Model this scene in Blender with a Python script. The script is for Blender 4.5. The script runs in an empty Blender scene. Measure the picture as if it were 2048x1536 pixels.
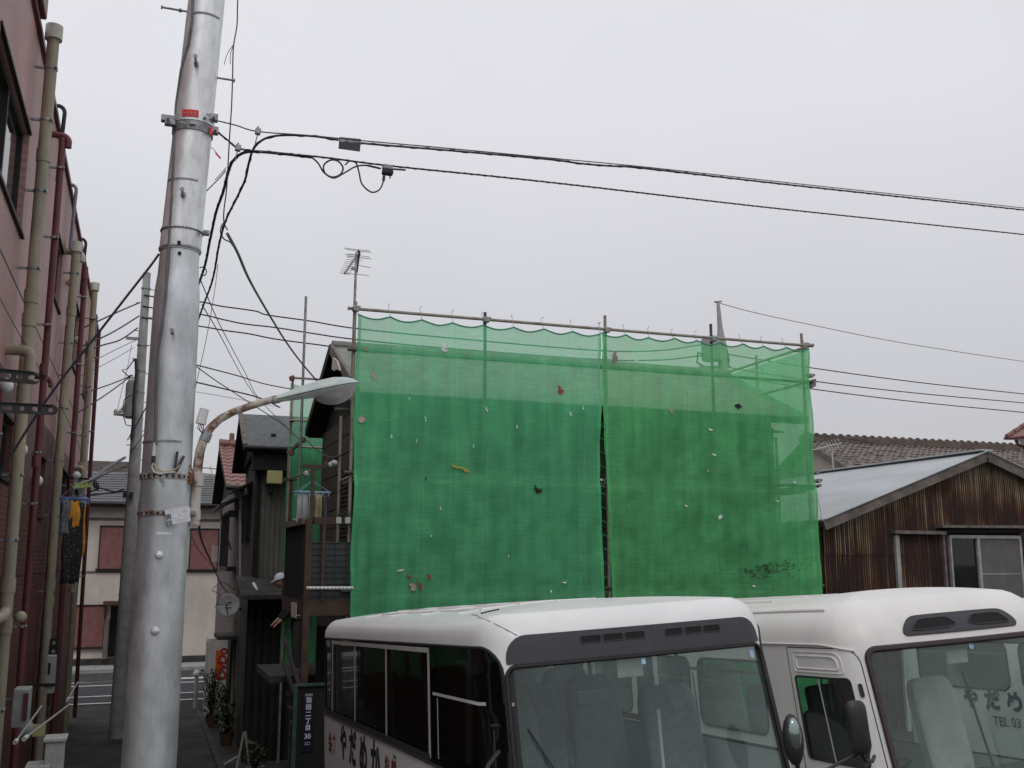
import bpy, bmesh, math, random
from mathutils import Vector, Matrix, noise
from mathutils.geometry import delaunay_2d_cdt
random.seed(7)
SC = bpy.context.scene
COL = SC.collection
# ------------------------------------------------------------ camera
FPX = 2000.0; HY = 352.0
PITCH = math.atan(HY / FPX); YAW = math.atan(739 / math.hypot(FPX, HY)); ZC = 3.75
cam = bpy.data.cameras.new('camera'); camo = bpy.data.objects.new('camera', cam); COL.objects.link(camo)
camo.location = (0, 0, ZC); camo.rotation_euler = (math.pi / 2 + PITCH, 0, -YAW)
cam.sensor_width = 36; cam.lens = 36 * FPX / 2048; cam.clip_start = 0.05; cam.clip_end = 3000
SC.camera = camo
# ------------------------------------------------------------ overcast sky, weak sun, exposure
SC.view_settings.view_transform = 'Standard'; SC.view_settings.look = 'None'
SC.view_settings.exposure = 0.0; SC.view_settings.gamma = 1.0; SC.view_settings.use_curve_mapping = False
W = bpy.data.worlds.new('World'); SC.world = W; W.use_nodes = True
nt = W.node_tree; nt.nodes.clear(); N = nt.nodes.new; Lk = nt.links.new
out = N('ShaderNodeOutputWorld'); mixs = N('ShaderNodeMixShader'); b1 = N('ShaderNodeBackground'); b2 = N('ShaderNodeBackground')
sky = N('ShaderNodeTexSky'); sky.sky_type = 'NISHITA'; sky.sun_disc = False
sky.sun_elevation = math.radians(52); sky.sun_rotation = math.radians(160)
Lk(sky.outputs[0], b1.inputs[0]); b1.inputs[1].default_value = 0.1
tc = N('ShaderNodeTexCoord'); sep = N('ShaderNodeSeparateXYZ'); Lk(tc.outputs['Generated'], sep.inputs[0])
ramp = N('ShaderNodeValToRGB'); Lk(sep.outputs['Z'], ramp.inputs[0])
e = ramp.color_ramp.elements
e[0].position = 0.0; e[0].color = (0.50, 0.485, 0.505, 1); e[1].position = 0.8; e[1].color = (0.86, 0.865, 0.90, 1)
e2 = e.new(0.20); e2.color = (0.64, 0.635, 0.665, 1); e3 = e.new(0.42); e3.color = (0.80, 0.797, 0.828, 1)
nz = N('ShaderNodeTexNoise'); nz.inputs['Scale'].default_value = 1.6; nz.inputs['Detail'].default_value = 4; Lk(tc.outputs['Generated'], nz.inputs[0])
mr = N('ShaderNodeMapRange'); Lk(nz.outputs[0], mr.inputs[0]); mr.inputs[1].default_value = .3; mr.inputs[2].default_value = .7; mr.inputs[3].default_value = .95; mr.inputs[4].default_value = 1.05
mm = N('ShaderNodeVectorMath'); mm.operation = 'SCALE'; Lk(ramp.outputs[0], mm.inputs[0]); Lk(mr.outputs[0], mm.inputs['Scale'])
Lk(mm.outputs[0], b2.inputs[0]); b2.inputs[1].default_value = 1.0
mixs.inputs[0].default_value = 0.9; Lk(b1.outputs[0], mixs.inputs[1]); Lk(b2.outputs[0], mixs.inputs[2]); Lk(mixs.outputs[0], out.inputs[0])
sun = bpy.data.lights.new('sun', 'SUN'); sun.energy = 0.6; sun.angle = math.radians(25); sun.color = (1, .97, .93)
suno = bpy.data.objects.new('sun', sun); COL.objects.link(suno); suno.rotation_euler = (math.radians(38), 0, math.radians(-20)); suno.location = (0, 0, 30)

# ------------------------------------------------------------ survey helpers: a pixel of the photograph on a known plane gives a place
def ray(px, py):
    x = px - 1024; y = 768 - py
    F = FPX * math.cos(PITCH) - y * math.sin(PITCH); U = FPX * math.sin(PITCH) + y * math.cos(PITCH)
    return (x * math.cos(YAW) + F * math.sin(YAW), -x * math.sin(YAW) + F * math.cos(YAW), U)
def onX(px, py, X): r = ray(px, py); t = X / r[0]; return Vector((X, r[1] * t, ZC + r[2] * t))
def onY(px, py, Y): r = ray(px, py); t = Y / r[1]; return Vector((r[0] * t, Y, ZC + r[2] * t))
def ground_z(x, y):
    v = .85 + .06 * (5.35 - y) + .052 * (max(x, -3) - 3.05)
    v = max(-1, min(v, 1.6))
    return math.log(1 + math.exp(v * 14)) / 14 if v < 1 else v

# ------------------------------------------------------------ mesh builder
class MB:
    def __init__(s): s.v = []; s.f = []; s.sm = []
    def add(s, vs, fs, smooth=False):
        o = len(s.v); s.v += [tuple(p) for p in vs]
        for f in fs: s.f.append(tuple(i + o for i in f)); s.sm.append(smooth)
        return s
    def box(s, c, d, rot=None):
        hx, hy, hz = d[0] / 2, d[1] / 2, d[2] / 2; c = Vector(c)
        vs = [Vector((x, y, z)) for x in (-hx, hx) for y in (-hy, hy) for z in (-hz, hz)]
        if rot is not None: vs = [rot @ q for q in vs]
        return s.add([c + q for q in vs], [(0, 1, 3, 2), (4, 6, 7, 5), (0, 4, 5, 1), (2, 3, 7, 6), (0, 2, 6, 4), (1, 5, 7, 3)])
    def b2(s, x0, x1, y0, y1, z0, z1): return s.box(((x0 + x1) / 2, (y0 + y1) / 2, (z0 + z1) / 2), (x1 - x0, y1 - y0, z1 - z0))
    def bar(s, a, b, w, h, up=(0, 0, 1)):
        a = Vector(a); b = Vector(b); d = b - a; L = d.length; d.normalize()
        u = Vector(up); sd = d.cross(u)
        if sd.length < 1e-4: sd = d.cross(Vector((1, 0, 0)))
        sd.normalize(); u = sd.cross(d)
        R = Matrix((sd, d, u)).transposed()
        return s.box((a + b) / 2, (w, L, h), R)
    def tube(s, pts, r, n=8, caps=True):
        pts = [Vector(p) for p in pts]; m = len(pts)
        rs = r if isinstance(r, (list, tuple)) else [r] * m
        vs = []; up = None
        for i, p in enumerate(pts):
            t = (pts[min(i + 1, m - 1)] - pts[max(i - 1, 0)])
            if t.length < 1e-9: t = Vector((0, 0, 1))
            t.normalize()
            if up is None:
                up = Vector((0, 0, 1)) if abs(t.z) < .9 else Vector((1, 0, 0))
            a = t.cross(up); a.normalize(); up = a.cross(t)
            for k in range(n):
                th = 2 * math.pi * k / n; vs.append(p + (a * math.cos(th) + up * math.sin(th)) * rs[i])
        fs = [(i * n + k, i * n + (k + 1) % n, (i + 1) * n + (k + 1) % n, (i + 1) * n + k) for i in range(m - 1) for k in range(n)]
        s.add(vs, fs, True)
        if caps: s.add([vs[k] for k in range(n)][::-1], [tuple(range(n))]); s.add(vs[-n:], [tuple(range(n))])
        return s
    def cyl(s, a, b, r, n=12): return s.tube([a, b], r, n)
    def prism(s, poly, vec):
        n = len(poly); a = [Vector(p) for p in poly]; b = [p + Vector(vec) for p in a]
        return s.add(a + b, [tuple(range(n))[::-1], tuple(range(n, 2 * n))] + [(i, (i + 1) % n, n + (i + 1) % n, n + i) for i in range(n)])
    def grid(s, fn, nu, nv, smooth=True):
        vs = [fn(i / nu, j / nv) for j in range(nv + 1) for i in range(nu + 1)]
        w = nu + 1
        return s.add(vs, [(j * w + i, j * w + i + 1, (j + 1) * w + i + 1, (j + 1) * w + i) for j in range(nv) for i in range(nu)], smooth)
    def lathe(s, prof, c, n=24, axis=None):
        c = Vector(c); ax = Vector(axis or (0, 0, 1)).normalized()
        a = ax.orthogonal().normalized(); b = ax.cross(a)
        vs = [c + ax * z + (a * math.cos(2 * math.pi * k / n) + b * math.sin(2 * math.pi * k / n)) * r for r, z in prof for k in range(n)]
        return s.add(vs, [(i * n + k, i * n + (k + 1) % n, (i + 1) * n + (k + 1) % n, (i + 1) * n + k) for i in range(len(prof) - 1) for k in range(n)], True)
    def ball(s, c, r, n=10, sc=(1, 1, 1)):
        c = Vector(c); vs = []
        for j in range(n + 1):
            ph = math.pi * j / n
            for k in range(2 * n):
                th = math.pi * k / n; vs.append(c + Vector((r * sc[0] * math.sin(ph) * math.cos(th), r * sc[1] * math.sin(ph) * math.sin(th), r * sc[2] * math.cos(ph))))
        w = 2 * n
        return s.add(vs, [(j * w + k, (j + 1) * w + k, (j + 1) * w + (k + 1) % w, j * w + (k + 1) % w) for j in range(n) for k in range(w)], True)

WL = {}
def mesh_of(mb, origin=(0, 0, 0), name='mesh', angle=35):
    me = bpy.data.meshes.new(name); o = Vector(origin)
    me.from_pydata([tuple(Vector(p) - o) for p in mb.v], [], mb.f)
    me.polygons.foreach_set('use_smooth', [True if q else False for q in mb.sm])
    me.validate(); me.update()
    if any(mb.sm):
        try: me.set_sharp_from_angle(angle=math.radians(angle))
        except Exception: pass
    return me
def tag(o, label=None, cat=None, group=None, kind=None):
    if label: o['label'] = label
    if cat: o['category'] = cat
    if group: o['group'] = group
    if kind: o['kind'] = kind
    return o
def empty(name, label, cat, loc=(0, 0, 0), group=None, local=False):
    o = bpy.data.objects.new(name, None); o.empty_display_size = .1; COL.objects.link(o); o.location = loc
    WL[o.name] = Vector((0, 0, 0)) if local else Vector(loc)
    return tag(o, label, cat, group)
def part(parent, name, mb, mat, label=None, bevel=0, kind=None, angle=35):
    org = WL[parent.name]
    o = bpy.data.objects.new(name, mesh_of(mb, org, name, angle)); COL.objects.link(o); o.parent = parent; WL[o.name] = org
    o.data.materials.append(mat)
    if label: o['label'] = label
    if kind: o['kind'] = kind
    if bevel:
        m = o.modifiers.new('bevel', 'BEVEL'); m.width = bevel; m.segments = 2; m.limit_method = 'ANGLE'; m.angle_limit = math.radians(50)
    return o
def solo(name, mb, mat, label=None, cat=None, group=None, kind=None, loc=(0, 0, 0), bevel=0):
    o = bpy.data.objects.new(name, mesh_of(mb, loc, name)); COL.objects.link(o); o.location = loc; WL[o.name] = Vector(loc)
    o.data.materials.append(mat)
    if bevel:
        m = o.modifiers.new('bevel', 'BEVEL'); m.width = bevel; m.segments = 2; m.limit_method = 'ANGLE'
    return tag(o, label, cat, group, kind)
def inst(parent, name, me, M, mat=None):
    o = bpy.data.objects.new(name, me); COL.objects.link(o); o.parent = parent
    o.matrix_local = Matrix.Translation(-WL[parent.name]) @ M; return o
def copy_tree(o, parent=None):
    c = o.copy(); COL.objects.link(c); c.parent = parent
    for ch in list(o.children): copy_tree(ch, c)
    return c

# ------------------------------------------------------------ materials
def mat(name, base, rough=.6, metal=0.0, var=.12, scale=4, bump=0.0, bscale=30, base2=None, stretch=(1, 1, 1), spec=.5, alpha=None, coat=0, detail=6, thr=(.35, .65), dirt=0, dirtcol=(.03, .027, .024)):
    m = bpy.data.materials.new(name); m.use_nodes = True; t = m.node_tree; n = t.nodes; p = n['Principled BSDF']
    p.inputs['Roughness'].default_value = rough; p.inputs['Metallic'].default_value = metal
    p.inputs['Specular IOR Level'].default_value = spec; p.inputs['Coat Weight'].default_value = coat; p.inputs['Coat Roughness'].default_value = .08
    co = n.new('ShaderNodeTexCoord'); mp = n.new('ShaderNodeMapping'); mp.inputs['Scale'].default_value = stretch; t.links.new(co.outputs['Object'], mp.inputs[0])
    nz = n.new('ShaderNodeTexNoise'); nz.inputs['Scale'].default_value = scale; nz.inputs['Detail'].default_value = detail; nz.inputs['Roughness'].default_value = .62; t.links.new(mp.outputs[0], nz.inputs[0])
    r = n.new('ShaderNodeValToRGB'); t.links.new(nz.outputs[0], r.inputs[0])
    b = Vector(base); c2 = Vector(base2) if base2 else b * (1 - 2 * var)
    r.color_ramp.elements[0].position = thr[0]; r.color_ramp.elements[0].color = (*c2, 1)
    r.color_ramp.elements[1].position = thr[1]; r.color_ramp.elements[1].color = (*(b * (1 + (0 if base2 else var))), 1)
    col = r.outputs[0]
    if dirt:
        n2 = n.new('ShaderNodeTexNoise'); n2.inputs['Scale'].default_value = scale * 2.7; n2.inputs['Detail'].default_value = 9; n2.inputs['Roughness'].default_value = .7; t.links.new(mp.outputs[0], n2.inputs[0])
        r2 = n.new('ShaderNodeMapRange'); t.links.new(n2.outputs[0], r2.inputs[0]); r2.inputs[1].default_value = .52; r2.inputs[2].default_value = .72; r2.inputs[4].default_value = dirt
        mx = n.new('ShaderNodeMix'); mx.data_type = 'RGBA'; t.links.new(r2.outputs[0], mx.inputs['Factor']); t.links.new(col, mx.inputs['A']); mx.inputs['B'].default_value = (*dirtcol, 1)
        col = mx.outputs['Result']
    t.links.new(col, p.inputs['Base Color'])
    rr = n.new('ShaderNodeMapRange'); t.links.new(nz.outputs[0], rr.inputs[0]); rr.inputs[3].default_value = max(.02, rough - .08); rr.inputs[4].default_value = min(1, rough + .1); t.links.new(rr.outputs[0], p.inputs['Roughness'])
    if bump:
        n3 = n.new('ShaderNodeTexNoise'); n3.inputs['Scale'].default_value = bscale; n3.inputs['Detail'].default_value = 5; t.links.new(mp.outputs[0], n3.inputs[0])
        bp = n.new('ShaderNodeBump'); bp.inputs['Strength'].default_value = bump; bp.inputs['Distance'].default_value = .01; t.links.new(n3.outputs[0], bp.inputs['Height']); t.links.new(bp.outputs[0], p.inputs['Normal'])
    return m
def glass(name, tint, refl=1.0, dust=0.0, dustcol=(.5, .55, .53), rough=.03):
    m = bpy.data.materials.new(name); m.use_nodes = True; t = m.node_tree; n = t.nodes; n.remove(n['Principled BSDF']); o = n['Material Output']
    tr = n.new('ShaderNodeBsdfTransparent'); tr.inputs[0].default_value = (*tint, 1)
    gl = n.new('ShaderNodeBsdfGlossy'); gl.inputs['Roughness'].default_value = rough; gl.inputs[0].default_value = (refl, refl, refl, 1)
    fr = n.new('ShaderNodeFresnel'); ge = n.new('ShaderNodeNewGeometry')   # a single pane reflects alike from both sides
    io = n.new('ShaderNodeMapRange'); t.links.new(ge.outputs['Backfacing'], io.inputs[0]); io.inputs[3].default_value = 1.52; io.inputs[4].default_value = 1 / 1.52; t.links.new(io.outputs[0], fr.inputs[0])
    mx = n.new('ShaderNodeMixShader'); t.links.new(fr.outputs[0], mx.inputs[0]); t.links.new(tr.outputs[0], mx.inputs[1]); t.links.new(gl.outputs[0], mx.inputs[2])
    df = n.new('ShaderNodeBsdfDiffuse'); df.inputs[0].default_value = (*dustcol, 1)
    co = n.new('ShaderNodeTexCoord'); nz = n.new('ShaderNodeTexNoise'); nz.inputs['Scale'].default_value = 2.5; nz.inputs['Detail'].default_value = 6; t.links.new(co.outputs['Object'], nz.inputs[0])
    mr = n.new('ShaderNodeMapRange'); t.links.new(nz.outputs[0], mr.inputs[0]); mr.inputs[1].default_value = .3; mr.inputs[2].default_value = .7; mr.inputs[3].default_value = dust * .6; mr.inputs[4].default_value = dust * 1.3
    m2 = n.new('ShaderNodeMixShader'); t.links.new(mr.outputs[0], m2.inputs[0]); t.links.new(mx.outputs[0], m2.inputs[1]); t.links.new(df.outputs[0], m2.inputs[2])
    t.links.new(m2.outputs[0], o.inputs[0]); return m
def brickmat(name, c1, c2, mortar, bw, bh, rough=.55, gap=.006, wall='X'):
    m = mat(name, c1, rough, var=.1); t = m.node_tree; n = t.nodes; p = n['Principled BSDF']
    co = n.new('ShaderNodeTexCoord'); sp = n.new('ShaderNodeSeparateXYZ'); cb = n.new('ShaderNodeCombineXYZ'); t.links.new(co.outputs['Object'], sp.inputs[0])
    t.links.new(sp.outputs['Y' if wall == 'X' else 'X'], cb.inputs[0]); t.links.new(sp.outputs['Z'], cb.inputs[1])
    bt = n.new('ShaderNodeTexBrick'); t.links.new(cb.outputs[0], bt.inputs[0])
    bt.inputs['Color1'].default_value = (*c1, 1); bt.inputs['Color2'].default_value = (*c2, 1); bt.inputs['Mortar'].default_value = (*mortar, 1)
    bt.inputs['Scale'].default_value = 1; bt.inputs['Brick Width'].default_value = bw; bt.inputs['Row Height'].default_value = bh; bt.inputs['Mortar Size'].default_value = gap; bt.inputs['Mortar Smooth'].default_value = .2
    nz = n.new('ShaderNodeTexNoise'); nz.inputs['Scale'].default_value = .7; nz.inputs['Detail'].default_value = 8; t.links.new(co.outputs['Object'], nz.inputs[0])
    mr = n.new('ShaderNodeMapRange'); t.links.new(nz.outputs[0], mr.inputs[0]); mr.inputs[1].default_value = .3; mr.inputs[2].default_value = .7; mr.inputs[3].default_value = .75; mr.inputs[4].default_value = 1.15
    vm = n.new('ShaderNodeVectorMath'); vm.operation = 'SCALE'; t.links.new(bt.outputs[0], vm.inputs[0]); t.links.new(mr.outputs[0], vm.inputs['Scale']); t.links.new(vm.outputs[0], p.inputs['Base Color'])
    bp = n.new('ShaderNodeBump'); bp.inputs['Strength'].default_value = .6; bp.inputs['Distance'].default_value = .006; bp.invert = True; t.links.new(bt.outputs['Fac'], bp.inputs['Height']); t.links.new(bp.outputs[0], p.inputs['Normal'])
    return m
def netmat(name, base, dens=.6):
    m = bpy.data.materials.new(name); m.use_nodes = True; t = m.node_tree; n = t.nodes; n.remove(n['Principled BSDF']); o = n['Material Output']
    L = t.links.new
    df = n.new('ShaderNodeBsdfDiffuse'); tl = n.new('ShaderNodeBsdfTranslucent'); a = n.new('ShaderNodeMixShader'); a.inputs[0].default_value = .42
    L(df.outputs[0], a.inputs[1]); L(tl.outputs[0], a.inputs[2])
    co = n.new('ShaderNodeTexCoord'); mp = n.new('ShaderNodeMapping'); mp.inputs['Scale'].default_value = (1.2, 1, 14); L(co.outputs['Object'], mp.inputs[0])
    nz = n.new('ShaderNodeTexNoise'); nz.inputs['Scale'].default_value = 3; nz.inputs['Detail'].default_value = 6; L(mp.outputs[0], nz.inputs[0])
    mp2 = n.new('ShaderNodeMapping'); mp2.inputs['Scale'].default_value = (2.6, 1, .35); L(co.outputs['Object'], mp2.inputs[0])
    nb = n.new('ShaderNodeTexNoise'); nb.inputs['Scale'].default_value = 2.2; nb.inputs['Detail'].default_value = 5; L(mp2.outputs[0], nb.inputs[0])
    nc = n.new('ShaderNodeTexNoise'); nc.inputs['Scale'].default_value = 1.1; nc.inputs['Detail'].default_value = 7; L(co.outputs['Object'], nc.inputs[0])
    def mulr(src, lo, hi):
        r = n.new('ShaderNodeMapRange'); L(src, r.inputs[0]); r.inputs[1].default_value = .3; r.inputs[2].default_value = .7; r.inputs[3].default_value = lo; r.inputs[4].default_value = hi; return r.outputs[0]
    def mul(x, y):
        q = n.new('ShaderNodeMath'); q.operation = 'MULTIPLY'; L(x, q.inputs[0]); L(y, q.inputs[1]); return q.outputs[0]
    tone = mul(mul(mulr(nz.outputs[0], .90, 1.10), mulr(nb.outputs[0], .88, 1.1)), mulr(nc.outputs[0], .94, 1.06))
    sxx = n.new('ShaderNodeSeparateXYZ'); L(co.outputs['Object'], sxx.inputs[0])
    pp = n.new('ShaderNodeMath'); pp.operation = 'PINGPONG'; L(sxx.outputs['X'], pp.inputs[0]); pp.inputs[1].default_value = .2435
    cl = n.new('ShaderNodeMapRange'); L(pp.outputs[0], cl.inputs[0]); cl.inputs[1].default_value = .002; cl.inputs[2].default_value = .009; cl.inputs[3].default_value = .80; cl.inputs[4].default_value = 1.0
    tone = mul(tone, cl.outputs[0])
    vm = n.new('ShaderNodeVectorMath'); vm.operation = 'SCALE'; vm.inputs[0].default_value = base; L(tone, vm.inputs['Scale'])
    # small pale and dark specks caught in the weave
    vo = n.new('ShaderNodeTexVoronoi'); vo.inputs['Scale'].default_value = 2.6; mp3 = n.new('ShaderNodeMapping'); mp3.inputs['Scale'].default_value = (1.6, 1, .8); L(co.outputs['Object'], mp3.inputs[0]); L(mp3.outputs[0], vo.inputs[0])
    ns = n.new('ShaderNodeTexNoise'); ns.inputs['Scale'].default_value = 30; L(co.outputs['Object'], ns.inputs[0])
    ad = n.new('ShaderNodeMath'); ad.operation = 'MULTIPLY_ADD'; L(ns.outputs[0], ad.inputs[0]); ad.inputs[1].default_value = .06; L(vo.outputs['Distance'], ad.inputs[2])
    lt = n.new('ShaderNodeMath'); lt.operation = 'LESS_THAN'; L(ad.outputs[0], lt.inputs[0]); lt.inputs[1].default_value = .062
    sc = n.new('ShaderNodeSeparateColor'); L(vo.outputs['Color'], sc.inputs[0])
    g2 = n.new('ShaderNodeMath'); g2.operation = 'LESS_THAN'; L(sc.outputs[0], g2.inputs[0]); g2.inputs[1].default_value = .55
    fc = mul(lt.outputs[0], g2.outputs[0])
    cr = n.new('ShaderNodeValToRGB'); cr.color_ramp.interpolation = 'CONSTANT'; L(sc.outputs[1], cr.inputs[0]); cr.color_ramp.elements[0].color = (.02, .03, .02, 1); cr.color_ramp.elements[1].position = .3; cr.color_ramp.elements[1].color = (.42, .5, .42, 1)
    mx = n.new('ShaderNodeMix'); mx.data_type = 'RGBA'; L(fc, mx.inputs['Factor']); L(vm.outputs[0], mx.inputs['A']); L(cr.outputs[0], mx.inputs['B'])
    L(mx.outputs['Result'], df.inputs[0]); L(mx.outputs['Result'], tl.inputs[0])
    tr = n.new('ShaderNodeBsdfTransparent'); b = n.new('ShaderNodeMixShader')
    dn = n.new('ShaderNodeMath'); dn.operation = 'MULTIPLY'; L(mul(mulr(nb.outputs[0], .93, 1.06), mulr(nc.outputs[0], .98, 1.02)), dn.inputs[0]); dn.inputs[1].default_value = dens
    dm = n.new('ShaderNodeMath'); dm.operation = 'MAXIMUM'; L(dn.outputs[0], dm.inputs[0]); L(fc, dm.inputs[1])
    L(dm.outputs[0], b.inputs[0]); L(tr.outputs[0], b.inputs[1]); L(a.outputs[0], b.inputs[2]); L(b.outputs[0], o.inputs[0])
    return m
def rustmat(name):
    m = mat(name, (.05, .022, .015), .8); t = m.node_tree; n = t.nodes; p = n['Principled BSDF']; L = t.links.new
    co = n.new('ShaderNodeTexCoord'); g = n.new('ShaderNodeMapping'); g.inputs['Scale'].default_value = (34, 1, .25); L(co.outputs['Object'], g.inputs[0])
    a = n.new('ShaderNodeTexNoise'); a.inputs['Scale'].default_value = 1.0; a.inputs['Detail'].default_value = 3; L(g.outputs[0], a.inputs[0])
    g2 = n.new('ShaderNodeMapping'); g2.inputs['Scale'].default_value = (1.6, 1, .9); L(co.outputs['Object'], g2.inputs[0])
    b = n.new('ShaderNodeTexNoise'); b.inputs['Scale'].default_value = 1.2; b.inputs['Detail'].default_value = 8; L(g2.outputs[0], b.inputs[0])
    ad = n.new('ShaderNodeMath'); ad.operation = 'MULTIPLY_ADD'; L(a.outputs[0], ad.inputs[0]); ad.inputs[1].default_value = .75; ad.inputs[2].default_value = 0; 
    ad2 = n.new('ShaderNodeMath'); ad2.operation = 'MULTIPLY_ADD'; L(b.outputs[0], ad2.inputs[0]); ad2.inputs[1].default_value = .62; L(ad.outputs[0], ad2.inputs[2])
    # paint has survived longest under the roof edge: distance below the gable line
    sx = n.new('ShaderNodeSeparateXYZ'); L(co.outputs['Object'], sx.inputs[0])
    def mth(op, *ar):
        q = n.new('ShaderNodeMath'); q.operation = op
        for i_, v_ in enumerate(ar):
            if isinstance(v_, (int, float)): q.inputs[i_].default_value = v_
            else: L(v_, q.inputs[i_])
        return q.outputs[0]
    dx = mth('ABSOLUTE', mth('SUBTRACT', sx.outputs['X'], -.0)); dist = mth('SUBTRACT', mth('MULTIPLY', dx, -RISE), sx.outputs['Z'])
    keep = n.new('ShaderNodeMapRange'); L(dist, keep.inputs[0]); keep.inputs[1].default_value = 0; keep.inputs[2].default_value = .9; keep.inputs[3].default_value = .22; keep.inputs[4].default_value = .0
    rg = mth('MULTIPLY', mth('SINE', mth('MULTIPLY', sx.outputs['X'], 2 * math.pi / .048)), -.10)
    ad3 = mth('ADD', mth('ADD', ad2.outputs[0], keep.outputs[0]), rg)
    r = n.new('ShaderNodeValToRGB'); L(ad3, r.inputs[0]); e = r.color_ramp.elements
    e[0].position = .58; e[0].color = (.016, .006, .005, 1); e[1].position = 1.05; e[1].color = (.36, .33, .24, 1)
    q = e.new(.75); q.color = (.045, .014, .009, 1); q = e.new(.83); q.color = (.105, .045, .024, 1); q = e.new(.90); q.color = (.19, .13, .065, 1)
    L(r.outputs[0], p.inputs['Base Color']); p.inputs['Metallic'].default_value = 0; return m
RISE = .36
def spotmat(name, base, spot):
    m = mat(name, base, .9); t = m.node_tree; n = t.nodes; p = n['Principled BSDF']; L = t.links.new
    co = n.new('ShaderNodeTexCoord'); vo = n.new('ShaderNodeTexVoronoi'); vo.inputs['Scale'].default_value = 30; L(co.outputs['Object'], vo.inputs[0])
    lt = n.new('ShaderNodeMath'); lt.operation = 'LESS_THAN'; L(vo.outputs['Distance'], lt.inputs[0]); lt.inputs[1].default_value = .22
    mx = n.new('ShaderNodeMix'); mx.data_type = 'RGBA'; L(lt.outputs[0], mx.inputs['Factor']); mx.inputs['A'].default_value = (*base, 1); mx.inputs['B'].default_value = (*spot, 1); L(mx.outputs['Result'], p.inputs['Base Color']); return m

M = {}
M['galv'] = mat('galvanised_steel', (.63, .655, .67), .46, .74, var=.13, scale=3.4, stretch=(1.6, 1.6, .7), bump=.03, bscale=40, dirt=.5, dirtcol=(.36, .38, .39))
M['galv_up'] = mat('galvanised_pale', (.80, .81, .82), .47, .6, var=.10, scale=7, stretch=(2, 2, .7), bump=.05, bscale=60, dirt=.38, dirtcol=(.32, .32, .32))
M['steel'] = mat('steel_fitting', (.34, .35, .35), .5, .6, var=.2, scale=20)
M['rust'] = mat('rusty_steel', (.20, .085, .045), .85, .1, var=.3, scale=18, bump=.3)
M['rustyband'] = mat('rust_stained_band', (.42, .40, .37), .7, .3, base2=(.16, .075, .045), scale=14, thr=(.38, .56))
M['redtag'] = mat('red_plastic', (.72, .05, .045), .5, var=.05)
M['cable'] = mat('black_cable', (.03, .027, .04), .55, var=.2)
M['wire'] = mat('grey_strand', (.17, .17, .18), .5, .4, var=.2)
M['conc'] = mat('concrete', (.38, .38, .37), .85, var=.12, scale=5, bump=.2, dirt=.3, dirtcol=(.18, .18, .17))
M['concdark'] = mat('dark_concrete', (.055, .052, .05), .9, var=.25, scale=3, bump=.3, dirt=.5)
M['ground'] = mat('alley_ground', (.045, .043, .038), .92, var=.35, scale=1.3, bump=.4, bscale=18, dirt=.6, dirtcol=(.03, .028, .022))
M['asphalt'] = mat('asphalt', (.055, .058, .062), .9, var=.25, scale=6, bump=.4, bscale=120)
M['line'] = mat('road_paint', (.70, .70, .68), .7, var=.12, scale=7, dirt=.3, dirtcol=(.3, .3, .3))
M['tile_wall'] = brickmat('wine_red_wall_brick', (.115, .034, .029), (.08, .025, .022), (.16, .07, .06), .22, .06, gap=.008)
M['tile_upper'] = brickmat('dusty_pink_wall_tile', (.42, .225, .21), (.37, .195, .18), (.46, .28, .265), .1, .05, gap=.003)
M['tile_side'] = brickmat('wine_red_wall_tile_end', (.205, .085, .083), (.165, .066, .066), (.26, .155, .15), .2, .055, gap=.005, wall='Y')
M['winered'] = mat('wine_painted_metal', (.13, .035, .045), .45, var=.12)
M['pinkpipe'] = mat('dark_pink_pipe', (.15, .045, .05), .5, var=.12, scale=3)
M['beigepipe'] = mat('beige_pipe', (.37, .325, .24), .6, var=.12, scale=3, dirt=.3, dirtcol=(.17, .14, .09), stretch=(1, 1, .4))
M['pipecap'] = mat('pale_pipe_cap', (.55, .52, .46), .6)
M['purplepipe'] = mat('grey_violet_pipe', (.22, .20, .27), .5)
M['darkmetal'] = mat('dark_metal', (.016, .0155, .017), .6, .1, var=.2)
M['alu'] = mat('aluminium_sash', (.45, .45, .44), .4, .6, var=.08)
M['curtain'] = mat('pale_blind', (.42, .41, .37), .85, var=.06)
M['darkglass'] = glass('window_glass', (.18, .2, .2), 1.0, .02)
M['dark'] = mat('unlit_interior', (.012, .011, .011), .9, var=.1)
M['cream'] = mat('cream_render', (.62, .55, .49), .85, var=.07, scale=1.2, dirt=.25, dirtcol=(.33, .29, .25), stretch=(1, 1, .5))
M['shutter'] = mat('faded_pink_shutter', (.25, .105, .10), .7, var=.1, scale=6)
M['brown'] = mat('brown_siding', (.058, .043, .038), .75, var=.22, scale=3, bump=.2, stretch=(1, 1, 4))
M['brownpost'] = mat('brown_painted_post', (.062, .034, .022), .7, var=.2, scale=6, dirt=.4)
M['blackwood'] = mat('dark_timber', (.012, .010, .0095), .85, var=.3, scale=5, stretch=(1, 1, .3))
M['greysheet'] = mat('grey_corrugated_cladding', (.125, .125, .112), .65, .1, var=.12, scale=1.5, dirt=.3, dirtcol=(.1, .095, .085))
M['slate'] = mat('grey_slate', (.13, .135, .14), .7, var=.15, scale=10)
M['redtile'] = mat('red_clay_tile', (.25, .12, .105), .55, var=.2, scale=9, dirt=.35, dirtcol=(.12, .06, .05))
M['browntile'] = mat('brown_roof_tile', (.215, .22, .195), .6, var=.15, scale=5)
M['browntile2'] = mat('dull_ridge_tile', (.13, .095, .08), .7, var=.2, scale=4)
M['greytile'] = mat('weathered_roof_tile', (.25, .21, .19), .75, base2=(.08, .062, .058), scale=3.2, thr=(.38, .62), dirt=.35, dirtcol=(.34, .33, .32))
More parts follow.
